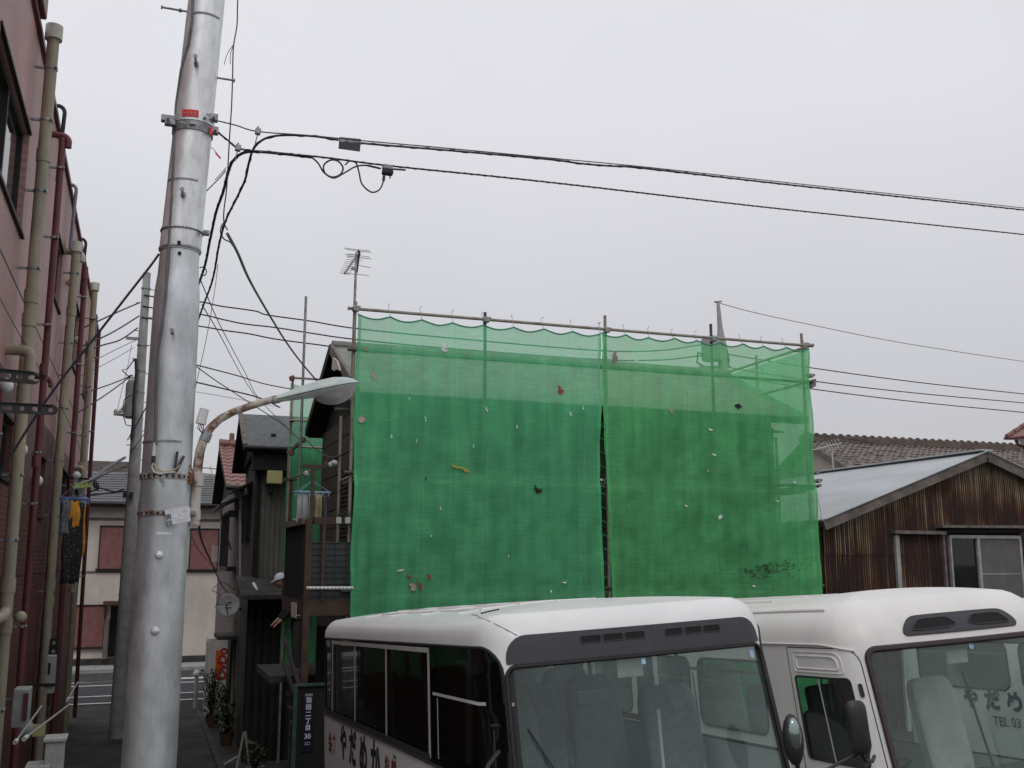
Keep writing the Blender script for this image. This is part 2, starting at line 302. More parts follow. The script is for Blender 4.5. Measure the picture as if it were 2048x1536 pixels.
M['roofmetal'] = mat('pale_sheet_roof', (.46, .475, .495), .55, .1, var=.08, scale=1.5, stretch=(1, .4, 1), dirt=.2, dirtcol=(.3, .3, .32))
M['fascia'] = mat('weathered_fascia', (.17, .145, .13), .8, var=.2, scale=6, dirt=.5, dirtcol=(.09, .07, .06))
M['rustwall'] = rustmat('rusted_corrugated_iron')
M['net'] = netmat('green_mesh_sheet', (.175, .72, .345), .65)
M['net2'] = netmat('green_mesh_sheet_olive', (.18, .70, .28), .65)
M['nethem'] = mat('green_hem', (.05, .33, .17), .8)
M['scaf'] = mat('scaffold_pipe', (.34, .31, .27), .6, .3, base2=(.22, .15, .11), scale=6, thr=(.3, .55))
M['scafshade'] = mat('shaded_scaffold_pipe', (.10, .09, .08), .7, .2, var=.2)  # darker copy of the scaffold pipe: shade behind the sheets put into its colour
M['plank'] = mat('scaffold_plank', (.20, .18, .15), .8)
M['buswhite'] = mat('white_bus_paint', (.80, .80, .79), .38, 0, var=.03, scale=1.6, coat=.2, stretch=(1, 1, .35), dirt=.16, dirtcol=(.45, .44, .41))
M['buswhite2'] = mat('warm_white_bus_paint', (.78, .76, .73), .42, 0, var=.03, scale=1.6, coat=.1, stretch=(1, 1, .35), dirt=.18, dirtcol=(.45, .43, .38))
M['band'] = mat('dark_plastic_band', (.042, .038, .048), .5, var=.08)
M['rubber'] = mat('black_rubber', (.02, .018, .018), .6)
M['rubberbrown'] = mat('faded_brown_rubber', (.05, .032, .03), .6)
M['windshield'] = glass('windscreen_glass', (.86, .95, .92), 1.0, .075, (.38, .56, .52))
M['busglass'] = glass('tinted_bus_glass', (.07, .075, .075), .55, .003)
M['clearglass'] = glass('bus_side_glass', (.72, .8, .77), .9, .02)
M['seat'] = mat('grey_seat_cloth', (.17, .18, .19), .95, var=.12, scale=14)
M['seatdark'] = mat('dark_seat_cloth', (.03, .03, .033), .95)
M['seatbeige'] = mat('pale_seat_cover', (.62, .62, .58), .95, var=.08)
M['busfloor'] = mat('bus_floor', (.22, .22, .21), .9)
M['businner'] = mat('bus_lining', (.75, .77, .75), .9)
M['black'] = mat('black_plastic', (.02, .02, .022), .45)
M['mirror'] = mat('mirror_glass', (.30, .36, .34), .12, .8, var=.02)
M['silver'] = mat('silver_trim', (.60, .59, .57), .5, .05, var=.05)
M['navy'] = mat('navy_lettering', (.012, .013, .05), .6, var=.05)
M['redletter'] = mat('red_lettering', (.25, .03, .03), .6, var=.05)
M['leafgreen'] = mat('green_print', (.05, .3, .12), .6)
M['greyletter'] = mat('grey_lettering', (.10, .12, .14), .6)
M['navyfaded'] = mat('faded_dark_print', (.10, .11, .13), .6)
M['whitestrip'] = mat('pale_label', (.75, .77, .78), .5, var=.04)
M['plate'] = mat('white_enamel_plate', (.66, .68, .69), .5, var=.06, scale=30)
M['white'] = mat('white_plastic', (.68, .68, .66), .5, var=.06)
M['whitedim'] = mat('grimy_white_plastic', (.36, .37, .36), .6, var=.1, scale=8, dirt=.3, dirtcol=(.22, .2, .18))
M['lamppaint'] = mat('pale_green_grey_paint', (.55, .62, .60), .5, .15, var=.06, dirt=.25, dirtcol=(.33, .36, .33))
M['lamparm'] = mat('chipped_rusty_paint', (.50, .46, .40), .75, .1, base2=(.16, .07, .042), scale=12, thr=(.42, .55))
M['lamppost'] = mat('chipped_cream_paint', (.52, .49, .44), .7, .1, base2=(.30, .15, .11), scale=9, thr=(.33, .42))
M['lampglass'] = glass('lamp_bowl_glass', (.80, .79, .80), 1.0, .38, (.62, .58, .58), .12)
M['yellow'] = mat('pale_yellow_plastic', (.50, .46, .22), .6, var=.06)
M['blue'] = mat('blue_plastic', (.16, .28, .55), .5, var=.1)
M['bluepale'] = mat('pale_blue_plastic', (.35, .50, .66), .5)
M['green_plastic'] = mat('lime_plastic', (.35, .48, .06), .5)
M['orangecloth'] = mat('orange_cloth', (.62, .27, .02), .9, var=.15, scale=12)
M['spotcloth'] = spotmat('black_dotted_cloth', (.012, .012, .012), (.13, .13, .12))
M['greycloth'] = mat('grey_checked_cloth', (.16, .17, .19), .95, base2=(.05, .05, .05), scale=25)
M['lilaccloth'] = mat('pale_lilac_cloth', (.48, .44, .52), .95)
M['yellowcloth'] = mat('striped_cream_cloth', (.55, .48, .28), .95, base2=(.30, .24, .12), scale=4, stretch=(1, 1, 9))
M['orange'] = mat('orange_print', (.75, .16, .02), .5, var=.04)
M['redprint'] = mat('red_print', (.50, .02, .02), .5, var=.04)
M['signblue'] = mat('dark_blue_board', (.006, .008, .03), .4)
M['signwhite'] = mat('white_lettering', (.75, .77, .80), .5, var=.02)
M['greenframe'] = mat('verdigris_frame', (.035, .07, .06), .7, var=.2, dirt=.3)
M['leaf'] = mat('potted_leaves', (.06, .09, .03), .7, var=.4, scale=15)
M['terracotta'] = mat('terracotta', (.09, .045, .03), .8)
M['skin'] = mat('skin', (.42, .24, .17), .6, var=.05)
M['hair'] = mat('dark_hair', (.012, .010, .009), .6)
M['jacket'] = mat('black_jacket', (.018, .018, .022), .9)
M['trousers'] = mat('grey_trousers', (.06, .06, .065), .9)
M['redcloth'] = mat('red_cloth', (.30, .04, .03), .9)
M['capcloth'] = mat('white_cap_cloth', (.62, .64, .72), .85)
M['stainred'] = mat('rust_stain', (.28, .07, .04), .9); M['stainyellow'] = mat('yellow_stain', (.45, .42, .08), .9)
M['stainblack'] = mat('black_stain', (.015, .02, .015), .9); M['skytear_stainwhite'] = mat('sky_tear_and_pale_patch', (.78, .80, .80), .9); M['stainpink'] = mat('faded_patch', (.42, .33, .28), .9)

# lettering laid flat as mesh; returns MB in a local (x right, z up) frame mapped through fn(x, z)
def text_mb(body, size, fn, bold=0.0, center=True, sx=1.0, vertical=False, gap=1.1):
    mb = MB()
    items = [(ch, 0, -i * size * gap) for i, ch in enumerate(body)] if vertical else [(body, 0, 0)]
    for (bd, ox, oz) in items:
        c = bpy.data.curves.new('lettering', 'FONT'); c.body = bd; c.size = size; c.offset = bold; c.resolution_u = 3
        if center: c.align_x = 'CENTER'
        o = bpy.data.objects.new('lettering', c); COL.objects.link(o); bpy.context.view_layer.update()
        me = bpy.data.meshes.new_from_object(o.evaluated_get(bpy.context.evaluated_depsgraph_get()))
        mb.add([fn(v.co.x * sx + ox, v.co.y + oz) for v in me.vertices], [tuple(p.vertices) for p in me.polygons])
        bpy.data.objects.remove(o); bpy.data.curves.remove(c)
    return mb

exec_parts = []
V = Vector
# ============================================================ GROUND AND ROADS
g = MB(); xs = [-300, -120, -50, -20] + [-10 + i for i in range(31)] + [30, 60, 130, 300]; ys = [-300, -100, -30] + [-10 + i for i in range(41)] + [40, 60, 120, 300, 800]
w = len(xs)
g.add([(x, y, ground_z(x, y) - .012) for y in ys for x in xs], [(j * w + i, j * w + i + 1, (j + 1) * w + i + 1, (j + 1) * w + i) for j in range(len(ys) - 1) for i in range(w - 1)], True)
solo('ground', g, M['ground'], kind='structure')
solo('road', MB().b2(-60, 60, 29.6, 37.6, -.2, .0), M['asphalt'], kind='structure')
solo('pavement', MB().b2(-60, 60, 37.6, 39.0, -.2, .12), M['conc'], kind='structure', bevel=.01)
solo('kerb', MB().b2(-60, 60, 37.45, 37.6, -.2, .125), M['conc'], kind='structure', bevel=.01)
for y0, y1 in ((29.62, 29.78), (31.15, 31.3), (33.75, 33.9), (34.75, 34.9)):
    solo('road_marking', MB().b2(-30, 30, y0, y1, .0, .004), M['line'], kind='structure')
solo('road_marking', MB().add([(-6, 34.35, .004), (2.2, 34.95, .004), (2.2, 35.2, .004), (-6, 34.5, .004)], [(0, 1, 2, 3)]), M['line'], kind='structure')
k = MB()
for i in range(24):
    y = 17.5 + i * .5
    k.b2(1.5, 1.62, y + .005, y + .495, ground_z(1.5, y) - .1, ground_z(1.5, y) + .05)
solo('alley_kerb', k, M['concdark'], kind='structure')
k = MB()
for x0, y0, s in ((-1.0, 27.2, .9), (-.9, 22.5, 1.2), (-.7, 15.5, .7)):
    k.add([(x0 + s * math.cos(a) * (.8 + .2 * math.sin(3 * a)), y0 + s * 1.6 * math.sin(a), ground_z(x0, y0) + .004) for a in [i * math.pi / 8 for i in range(16)]], [tuple(range(16))])

# ============================================================ LEFT APARTMENT BUILDING
BX = -1.4; BF = 26.4; BT = 9.35; BN = 5.6
bl = empty('apartment_building', 'tall dark red tiled building along the left edge with drain pipes down its wall', 'building', (BX, BN, 0))
holes = [(8.84, 11.2, 7.1, 8.22), (14.75, 15.98, 7.4, 8.3), (18.6, 20.2, 7.2, 8.3), (22.6, 23.8, 7.2, 8.3),
         (11.1, 11.95, 4.58, 5.2), (14.4, 15.85, 4.35, 5.15), (19.0, 20.4, 4.3, 5.3), (22.6, 24.0, 4.3, 5.3), (19.2, 20.2, 1.2, 2.4)]
ysl = sorted(set([BN, BF] + [h[0] for h in holes] + [h[1] for h in holes])); zsl = sorted(set([-.1, 5.62, BT] + [h[2] for h in holes] + [h[3] for h in holes]))
wm = MB(); wu = MB()
for i in range(len(ysl) - 1):
    for j in range(len(zsl) - 1):
        cy = (ysl[i] + ysl[i + 1]) / 2; cz = (zsl[j] + zsl[j + 1]) / 2
        if any(h[0] < cy < h[1] and h[2] < cz < h[3] for h in holes): continue
        (wu if cz > 5.62 else wm).add([(BX, ysl[i], zsl[j]), (BX, ysl[i + 1], zsl[j]), (BX, ysl[i + 1], zsl[j + 1]), (BX, ysl[i], zsl[j + 1])], [(0, 1, 2, 3)])
for h in holes:
    a, b, c, d = h; q = .14
    for P in (((a, c), (b, c)), ((b, c), (b, d)), ((b, d), (a, d)), ((a, d), (a, c))):
        (wu if c > 5.62 else wm).add([(BX, P[0][0], P[0][1]), (BX, P[1][0], P[1][1]), (BX - q, P[1][0], P[1][1]), (BX - q, P[0][0], P[0][1])], [(0, 1, 2, 3)])
part(bl, 'wall', wm, M['tile_wall']); part(bl, 'wall', wu, M['tile_upper'])
part(bl, 'wall', MB().b2(-9, BX - .004, BF - .25, BF, -.1, BT).b2(-9, BX - .004, BN, BN + .25, -.1, BT), M['tile_side'])
part(bl, 'roof', MB().b2(-9, BX - .15, BN + .25, BF - .25, BT - .35, BT - .2), M['conc'])
part(bl, 'coping', MB().b2(BX - .2, BX + .045, BN - .05, BF + .05, BT, BT + .07), M['winered'], bevel=.006)
part(bl, 'parapet_box', MB().b2(BX - .1, BX + .10, 10.3, 10.95, BT + .07, BT + .5), M['winered'], bevel=.02)
for z in (6.55, 3.55):
    part(bl, 'expansion_joint', MB().b2(BX - .01, BX + .004, BN, BF, z, z + .018), M['darkmetal'])
for n_, h in enumerate(holes):
    a, b, c, d = h
    fr = MB()
    for (y0, y1, z0, z1) in ((a, b, c, c + .05), (a, b, d - .05, d), (a, a + .05, c + .05, d - .05), (b - .05, b, c + .05, d - .05), ((a + b) / 2 - .025, (a + b) / 2 + .025, c + .05, d - .05)):
        fr.b2(BX - .13, BX - .06, y0, y1, z0, z1)
    f = part(bl, 'window', fr, M['darkmetal'])
    part(f, 'pane', MB().b2(BX - .115, BX - .108, a + .05, (a + b) / 2 - .025, c + .05, d - .05), M['darkglass'])
    part(f, 'pane', MB().b2(BX - .095, BX - .088, (a + b) / 2 + .025, b - .05, c + .05, d - .05), M['darkglass'])
    part(f, 'window_head', MB().b2(BX - .02, BX + .02, a - .03, b + .03, d, d + .03), M['darkmetal']); part(f, 'window_sill', MB().b2(BX - .02, BX + .035, a - .03, b + .03, c - .035, c), M['darkmetal'])
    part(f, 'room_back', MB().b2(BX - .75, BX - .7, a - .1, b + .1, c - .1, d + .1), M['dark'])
    if n_ in (0, 4, 5):
        y0 = a + (b - a) * (.42 if n_ == 0 else .3)
        part(f, 'blind', MB().b2(BX - .16, BX - .15, y0, y0 + (b - a) * .38, c + .05, d - .05), M['curtain'])
def drain(y, r, z0, z1, m, cap=None, x=-1.25, clamps=(), jog=None, name='drain_pipe', collars=(), dy=0.0, lab=None):
    """a vertical pipe with clamps; jog = (z, offset along the wall)"""
    pts = [V((x, y, z1))]
    if jog:
        z, o = jog; pts += [V((x, y, z + .25)), V((x, y - o * .15, z + .12)), V((x, y - o * .85, z - .12)), V((x, y - o, z - .25))]; y2 = y - o
    else: y2 = y
    pts.append(V((x, y2 + dy, z0)))
    p = part(bl, name, MB().tube(pts, r, 14), m, label=lab)
    def yy(z): return y if (not jog or z > jog[0]) else y2 + dy * (jog[0] - z) / max(.1, jog[0] - z0)
    if cap: part(p, 'pipe_cap', MB().cyl((x, y, z1 - .06), (x, y, z1 + .10), r * 1.45, 16), M['pipecap'], bevel=.006)
    for z in collars: part(p, 'pipe_collar', MB().cyl((x, yy(z), z - .07), (x, yy(z), z + .07), r * 1.16, 14), m, bevel=.005)
    for z in clamps:
        part(p, 'pipe_clamp', MB().cyl((x, yy(z), z - .013), (x, yy(z), z + .013), r * 1.13, 14).b2(BX, x - r, yy(z) - .012, yy(z) + .012, z - .012, z + .012).ball((x + r * .9, yy(z) - r * .9, z), .018, 4), M['steel'])
    return p
drain(11.2, .062, .3, 9.4, M['beigepipe'], True, clamps=(9.0, 8.4, 7.6, 6.75, 5.3, 4.6, 3.95, 2.3), jog=(6.0, .0), collars=(8.0, 6.45, 6.2, 3.5, 3.1), dy=.25, lab='near beige drain pipe with a pale round cap')
drain(13.0, .042, .3, 8.95, M['pinkpipe'], clamps=(8.55, 7.65, 6.55, 5.0, 4.4, 3.0, 2.2), collars=(6.0, 4.9), dy=.3, lab='dark pink rain pipe beside the near beige pipe')
drain(16.3, .062, .3, 8.5, M['beigepipe'], True, clamps=(8.1, 7.0, 6.0, 5.2, 4.4, 3.3), collars=(7.5, 5.45, 5.2, 3.4, 3.15), jog=(5.35, .12), dy=.5, lab='middle beige drain pipe with a pale cap below the roof')
drain(18.6, .045, .3, 8.85, M['pinkpipe'], clamps=(8.3, 7.1, 5.9, 5.0), collars=(8.7,), dy=.6)
drain(21.6, .06, .3, 9.25, M['beigepipe'], True, clamps=(8.6, 7.2, 6.2, 5.0, 4.2), collars=(5.6, 5.4, 3.2), dy=1.0, lab='far beige drain pipe with a pale round cap')
drain(24.3, .045, .2, 8.95, M['pinkpipe'], clamps=(8.3, 6.6, 5.0, 3.4), dy=1.6, lab='furthest dark pink pipe at the end of the wall')
drain(10.3, .028, 2.5, 5.3, M['pinkpipe'], clamps=(4.9, 4.3, 3.8), x=-1.33, name='thin_pipe')
drain(16.9, .04, .3, 7.4, M['pinkpipe'], x=-1.33, clamps=(6.6,), name='thin_pipe')
drain(19.7, .04, .3, 4.6, M['pinkpipe'], x=-1.3, clamps=(3.7,), name='thin_pipe')
def elbow(y, z, r, m, k=1, dz=-.22, name='pipe_elbow'):
    part(bl, name, MB().tube([V((BX - .05, y, z)), V((-1.26, y, z))] + [V((-1.26 + .08 * math.sin(q_), y, z - .08 + .08 * math.cos(q_))) for q_ in [j * math.pi / 12 for j in range(1, 7)]] + [V((-1.18, y, z + dz))], r, 12), m)
elbow(10.9, 5.82, .055, M['beigepipe'], dz=-.3)
elbow(13.0, 8.98, .04, M['pinkpipe'], dz=-.15); elbow(13.25, 5.95, .03, M['pinkpipe'], dz=-.12)
elbow(20.9, 5.5, .05, M['beigepipe']); elbow(16.5, 8.5, .055, M['pipecap'], dz=-.15)
part(bl, 'pipe_branch', MB().tube([V((-1.25, 11.3, 3.25)), V((-1.2, 10.6, 3.22)), V((-1.19, 9.3, 3.25))], .055, 12).ball((-1.13, 11.5, 3.18), .06, 6), M['beigepipe'])
part(bl, 'pipe_branch', MB().tube([V((BX, 20.6, 3.65)), V((-1.15, 20.6, 3.65)), V((-1.12, 20.6, 3.5))], .05, 10), M['beigepipe'])
for y, z, m in ((13.4, 9.42, 'darkmetal'), (16.0, 9.3, 'purplepipe'), (18.8, 9.3, 'darkmetal'), (23.8, 9.1, 'purplepipe')):
    hk = MB().tube([V((BX - .1, y, z + .02))] + [V((BX + .03 - .08 * math.cos(q_), y, z + .03 + .09 * math.sin(q_))) for q_ in [j * math.pi / 8 for j in range(1, 9)]] + [V((BX + .10, y, z - .3)), V((BX + .09, y, z - .9))], .026, 10)
    part(bl, 'overflow_pipe', hk, M[m])
for y, z in ((10.55, 5.4), (12.2, 4.95), (16.9, 8.1), (19.0, 7.6), (14.2, 4.75)):
    part(bl, 'vent_cap', MB().ball((BX + .07, y, z), .075, 6, (.9, 1, 1)), M['white'])
# ---- things fixed to or standing by the building
def box_thing(name, label, cat, x0, x1, y0, y1, z0, z1, m, group=None, extra=None, bevel=.01, lid=None):
    t = empty(name, label, cat, ((x0 + x1) / 2, (y0 + y1) / 2, z0), group)
    part(t, 'casing', MB().b2(x0, x1, y0, y1, z0, z1), m, bevel=bevel)
    if lid: part(t, 'lid', MB().b2(x0 - .015, x1 + .015, y0 - .015, y1 + .015, z1, z1 + .025), lid, bevel=.006)
    for nm, args, mm_ in (extra or []): part(t, nm, MB().b2(*args), mm_, bevel=.003)
    return t
box_thing('meter_box', 'white meter box on the red wall behind the near beige pipe', 'meter box', -1.22, -1.06, 12.3, 12.62, 1.98, 2.38, M['whitedim'], extra=[('cover', (-1.11, -1.065, 12.27, 12.3, 2.06, 2.34), M['winered'])])
box_thing('junction_box', 'small grey box at the left edge above the outdoor unit', 'box', -1.39, -1.17, 10.0, 10.25, 2.72, 2.97, M['whitedim'])
box_thing('meter_box', 'tall pale box strapped to the middle beige pipe', 'meter box', -1.16, -1.04, 15.5, 15.72, 1.95, 2.45, M['whitedim'], extra=[('window', (-1.13, -1.10, 15.49, 15.5, 2.2, 2.36), M['dark']), ('strap', (-1.39, -1.02, 15.46, 15.49, 2.05, 2.09), M['darkmetal'])])
t = empty('gas_meter', 'small meter with yellow tag low on the left wall', 'gas meter', (-1.2, 13.8, 1.2))
part(t, 'body', MB().ball((-1.2, 13.8, 1.75), .09, 6, (1, 1, 1.3)).tube([V((-1.2, 13.8, 1.85)), V((-1.2, 13.8, 2.1)), V((-1.35, 13.9, 2.15))], .025, 8), M['whitedim'])
part(t, 'tag', MB().b2(-1.12, -.98, 13.78, 13.8, 1.66, 1.8), M['yellow'])
t = empty('air_conditioner', 'grimy white outdoor unit standing at the bottom left corner', 'air conditioner', (-1.15, 9.6, 1.5))
ac = part(t, 'casing', MB().b2(-1.39, -1.09, 9.3, 10.05, 1.5, 2.2), M['whitedim'], bevel=.015)
for i in range(14): part(t, 'grille_slat', MB().b2(-1.09, -1.082, 9.36, 9.9, 1.56 + i * .044, 1.578 + i * .044), M['conc'])
part(t, 'fan_grille', MB().lathe([(0, 0), (.24, 0), (.24, .012), (0, .012)], (-1.088, 9.6, 1.85), 20, (1, 0, 0)), M['black'])
part(t, 'stand', MB().b2(-1.37, -1.11, 9.35, 9.45, ground_z(-1.2, 9.4) - .05, 1.5).b2(-1.37, -1.11, 9.9, 10.0, ground_z(-1.2, 9.9) - .05, 1.5), M['conc'])
box_thing('concrete_post_box', 'square pale concrete post box with a lid right of the drying rods', 'post', -.56, -.44, 7.95, 8.13, .6, 2.5, M['conc'], lid=M['whitedim'])
box_thing('concrete_post_box', 'lower pale concrete post box cut by the bottom edge', 'post', -.66, -.53, 7.9, 8.1, .6, 2.33, M['conc'], lid=M['whitedim'])
def punched(a, b, wd, n, lab, m):
    """perforated steel bracket: slotted strap with round holes"""
    a = V(a); b = V(b); d = (b - a); L = d.length; d.normalize(); hw = wd / 2
    t = empty('perforated_bracket', lab, 'bracket', tuple(a))
    up = V((0, 0, 1)); mb = MB(); st = L / n
    pts2 = [];
    # plate with n holes, through triangulation
    vs = []; ed = []
    def loop(pl):
        o = len(vs); vs.extend(pl); ed.extend([(o + i, o + (i + 1) % len(pl)) for i in range(len(pl))])
    loop([V((0, -hw)), V((L - hw, -hw))] + [V((L - hw + hw * math.sin(q), -hw * math.cos(q))) for q in [i * math.pi / 8 for i in range(1, 8)]] + [V((L - hw, hw)), V((0, hw))])
    hs = []
    for i in range(n):
        c = st * (i + .5); r_ = hw * .48; sl = 0 if i % 2 else st * .18; hs.append((c, r_, sl))
        loop([V((c + (sl if math.cos(q) > 0 else -sl) + r_ * math.cos(q), r_ * math.sin(q))) for q in [j * math.pi / 6 + .01 for j in range(12)]])
    cv, ce, cf, *_ = delaunay_2d_cdt(vs, ed, [], 0, 1e-5)
    keep = []
    for f in cf:
        c = sum((cv[i] for i in f), V((0, 0))) / len(f)
        if abs(c.y) > hw or c.x > L: continue
        if c.x > L - hw and (c - V((L - hw, 0))).length > hw: continue
        if any(abs(c.x - q[0]) < q[1] * .9 + q[2] and abs(c.y) < q[1] * .95 for q in hs): continue
        keep.append(tuple(f))
    nrm = d.cross(up)
    for s in (0, .006): mb.add([a + d * q.x + up * q.y + nrm * s for q in cv], keep if s else [f[::-1] for f in keep])
    part(t, 'strap', mb, m)
    part(t, 'flange', MB().bar(a + up * hw, b - d * hw + up * hw, .03, .004), m)
    return t
punched(onY(-60, 745, 6.2), onY(81, 758, 6.2), .07, 5, 'upper perforated dark steel bracket reaching in from the left edge', M['darkmetal'])
punched(onY(-60, 812, 6.0), onY(116, 821, 6.0), .055, 6, 'lower perforated dark steel bracket reaching in from the left edge', M['darkmetal'])
t = empty('perforated_bracket', 'short upright perforated strip hanging by the pale strapped box', 'bracket', (-1.15, 16.4, 2.2)); part(t, 'strap', MB().b2(-1.2, -1.08, 16.4, 16.405, 2.1, 2.62), M['darkmetal'])
for i in range(4): part(t, 'bolt', MB().cyl((-1.14, 16.38, 2.2 + i * .12), (-1.14, 16.4, 2.2 + i * .12), .028, 8), M['steel'])
for (p0, p1, Y0, Y1, lab) in (((30, 1485), (83, 1412), 10.5, 12.5, 'shorter of the two pale rods leaning low by the red wall'), ((48, 1478), (140, 1408), 9.8, 12.5, 'longest pale drying rod leaning above the yellow tag'), ((135, 1400), (156, 1364), 13.5, 15.5, 'short pale rod near the end of the red wall')):
    a = onY(*p0, Y0); b = onY(*p1, Y1)
    t = empty('drying_rod', lab, 'rod', tuple(a)); part(t, 'rod', MB().cyl(a, b, .010, 8), M['whitedim']); part(t, 'end_cap', MB().cyl(a, a + (b - a) * .05, .02, 8), M['white'])
# ---- laundry on the left
def hanger(loc, L, mt, lab, rz=0.0, pegs=8):
    t = empty('laundry_hanger', lab, 'hanger', loc); c = V(loc); d = V((math.cos(rz), math.sin(rz), 0)); sd = V((-d.y, d.x, 0))
    fr = MB(); hw = .13
    P = [c + d * (-L / 2) + sd * -hw, c + d * (L / 2) + sd * -hw, c + d * (L / 2) + sd * hw, c + d * (-L / 2) + sd * hw]
    for i in range(4): fr.tube([P[i], P[(i + 1) % 4]], .012, 6)
    fr.tube([c - d * L / 2, c + d * L / 2], .009, 6)
    part(t, 'frame', fr, mt)
    st = MB()
    for p in P: st.tube([p, c + V((0, 0, .17))], .003, 4)
    st.tube([c + V((0, 0, .17)), c + V((0, 0, .25)), c + V((.02, 0, .28)), c + V((.04, 0, .26))], .005, 5)
    part(t, 'hook', st, mt)
    for i in range(pegs):
        q = c + d * (-L / 2 + L * (i + .5) / pegs) + sd * (-hw if i % 2 else hw)
        part(t, 'peg', MB().box(q + V((0, 0, -.03)), (.012, .01, .06)), mt)
    return t
def cloth(top, w, h, m, name, lab, cat='laundry', rz=0.0, taper=1.0, folds=3, group=None, legs=False):
    c = V(top); d = V((math.cos(rz), math.sin(rz), 0)); n = V((-d.y, d.x, 0)); sd = random.random() * 9
    mb = MB()
    def fn(u, v):
        ww = w * (1 - (1 - taper) * v); x = (u - .5) * ww
        return c + d * x + n * (.018 * math.sin(u * folds * 6.28 + sd) * (.4 + v) + .01 * math.sin(v * 7 + sd)) + V((0, 0, -h * v + .012 * math.sin(u * 9 + sd)))
    mb.grid(fn, 14, 14)
    if legs: mb.grid(lambda u, v: fn(u, v) + n * .03, 14, 14)
    o = solo(name, mb, m, lab, cat, group, loc=top)
    s = o.modifiers.new('thickness', 'SOLIDIFY'); s.thickness = .004
    return o
hanger(tuple(onX(149, 997, -.85)), .3, M['blue'], 'blue peg hanger with washing by the red wall', rz=1.35)
t = empty('clothes_pole_arm', 'lime green clothes hanger bar above the blue peg hanger', 'hanger', tuple(onX(163, 972, -.85)))
a = onX(147, 975, -.85); b = onX(182, 972, -.85); part(t, 'bar', MB().bar(a, b, .02, .035), M['green_plastic'], bevel=.004)
for i in range(6): part(t, 'clip', MB().box(a.lerp(b, (i + .5) / 6) + V((0, 0, .035)), (.02, .02, .05)), M['green_plastic'])
t = empty('cable_coil', 'three black cable loops beside the lime hanger bar', 'cable', tuple(onX(193, 965, -.85)))
for i in range(3):
    c = onX(186 + i * 4, 972 + i * 3, -.85)
    part(t, 'loop', MB().tube([c + V((0, .25 * (1 - math.cos(q)), .13 * math.sin(q))) for q in [i2 * math.pi / 10 for i2 in range(11)]], .014, 6), M['cable'])
t = empty('wall_bracket', 'dark pole brackets with a white ball lamp above the washing', 'bracket', tuple(onX(140, 955, -1.1)))
part(t, 'arm', MB().bar(onX(132, 955, -1.3), onX(176, 958, -.8), .03, .03).bar(onX(136, 985, -1.2), onX(137, 950, -1.2), .03, .03), M['darkmetal']); part(t, 'lamp', MB().ball(onX(153, 951, -1.0), .06, 7), M['white'])
for (px, py, w_, h_, m_, lab, tp) in ((133, 1000, .2, .38, 'greycloth', 'grey checked cloth hung at the wall side of the blue hanger', 1.0), (152, 1003, .22, .32, 'orangecloth', 'orange shirt hung in the middle of the blue hanger', 1.25),
        (168, 1003, .14, .8, 'orangecloth', 'long narrow orange cloth at the outer end of the blue hanger', 1.1), (157, 1006, .30, 1.05, 'spotcloth', 'long black trousers with white dots hung below the orange shirt', .9), (136, 1035, .16, .75, 'spotcloth', 'dark dotted cloth nearest the wall behind the grey checked cloth', .9)):
    cloth(tuple(onX(px, py, -.85)), w_, h_, M[m_], 'hanging_cloth', lab, rz=1.2 if h_ < .9 else 1.0, taper=tp)

# ============================================================ MAIN POLE
PB = V((.115, 7.0, 0))
def pc(z):  # axis of the pole at height z
    return V((.115 + (.0 if z < 5.8 else .042 * (z - 5.8)), 7.0, z))
gz0 = ground_z(.1, 7) - .1
prof = [(.172, gz0), (.166, 2.4), (.157, 4.4), (.150, 5.42), (.149, 5.5), (.144, 5.58), (.135, 5.66), (.131, 5.74), (.129, 5.84)]
pl = empty('utility_pole', 'thick galvanised steel pole rising through the picture left of the street lamp', 'pole', (.115, 7.0, gz0))
def ring(mb, z, r, n=40): c = pc(z); return [c + V((math.cos(2 * math.pi * k / n) * r, math.sin(2 * math.pi * k / n) * r, 0)) for k in range(n)]
def poletube(pr):
    mb = MB(); n = 40; vs = []
    for r, z in pr: vs += ring(mb, z, r, n)
    mb.add(vs, [(i * n + k, i * n + (k + 1) % n, (i + 1) * n + (k + 1) % n, (i + 1) * n + k) for i in range(len(pr) - 1) for k in range(n)], True)
    mb.add(vs[-n:], [tuple(range(n))]); return mb
part(pl, 'lower_section', poletube(prof), M['galv'])
part(pl, 'upper_section', poletube([(.136, 5.83), (.1365, 5.86), (.136, 5.95), (.134, 6.0), (.133, 6.02), (.131, 6.6), (.128, 7.2), (.125, 8.0), (.118, 10.5)]), M['galv_up'])
part(pl, 'collar', poletube([(.138, 5.835), (.141, 5.84), (.141, 5.852), (.138, 5.857)]), M['steel'])
def zat(py): return onY(380, py, 6.87).z
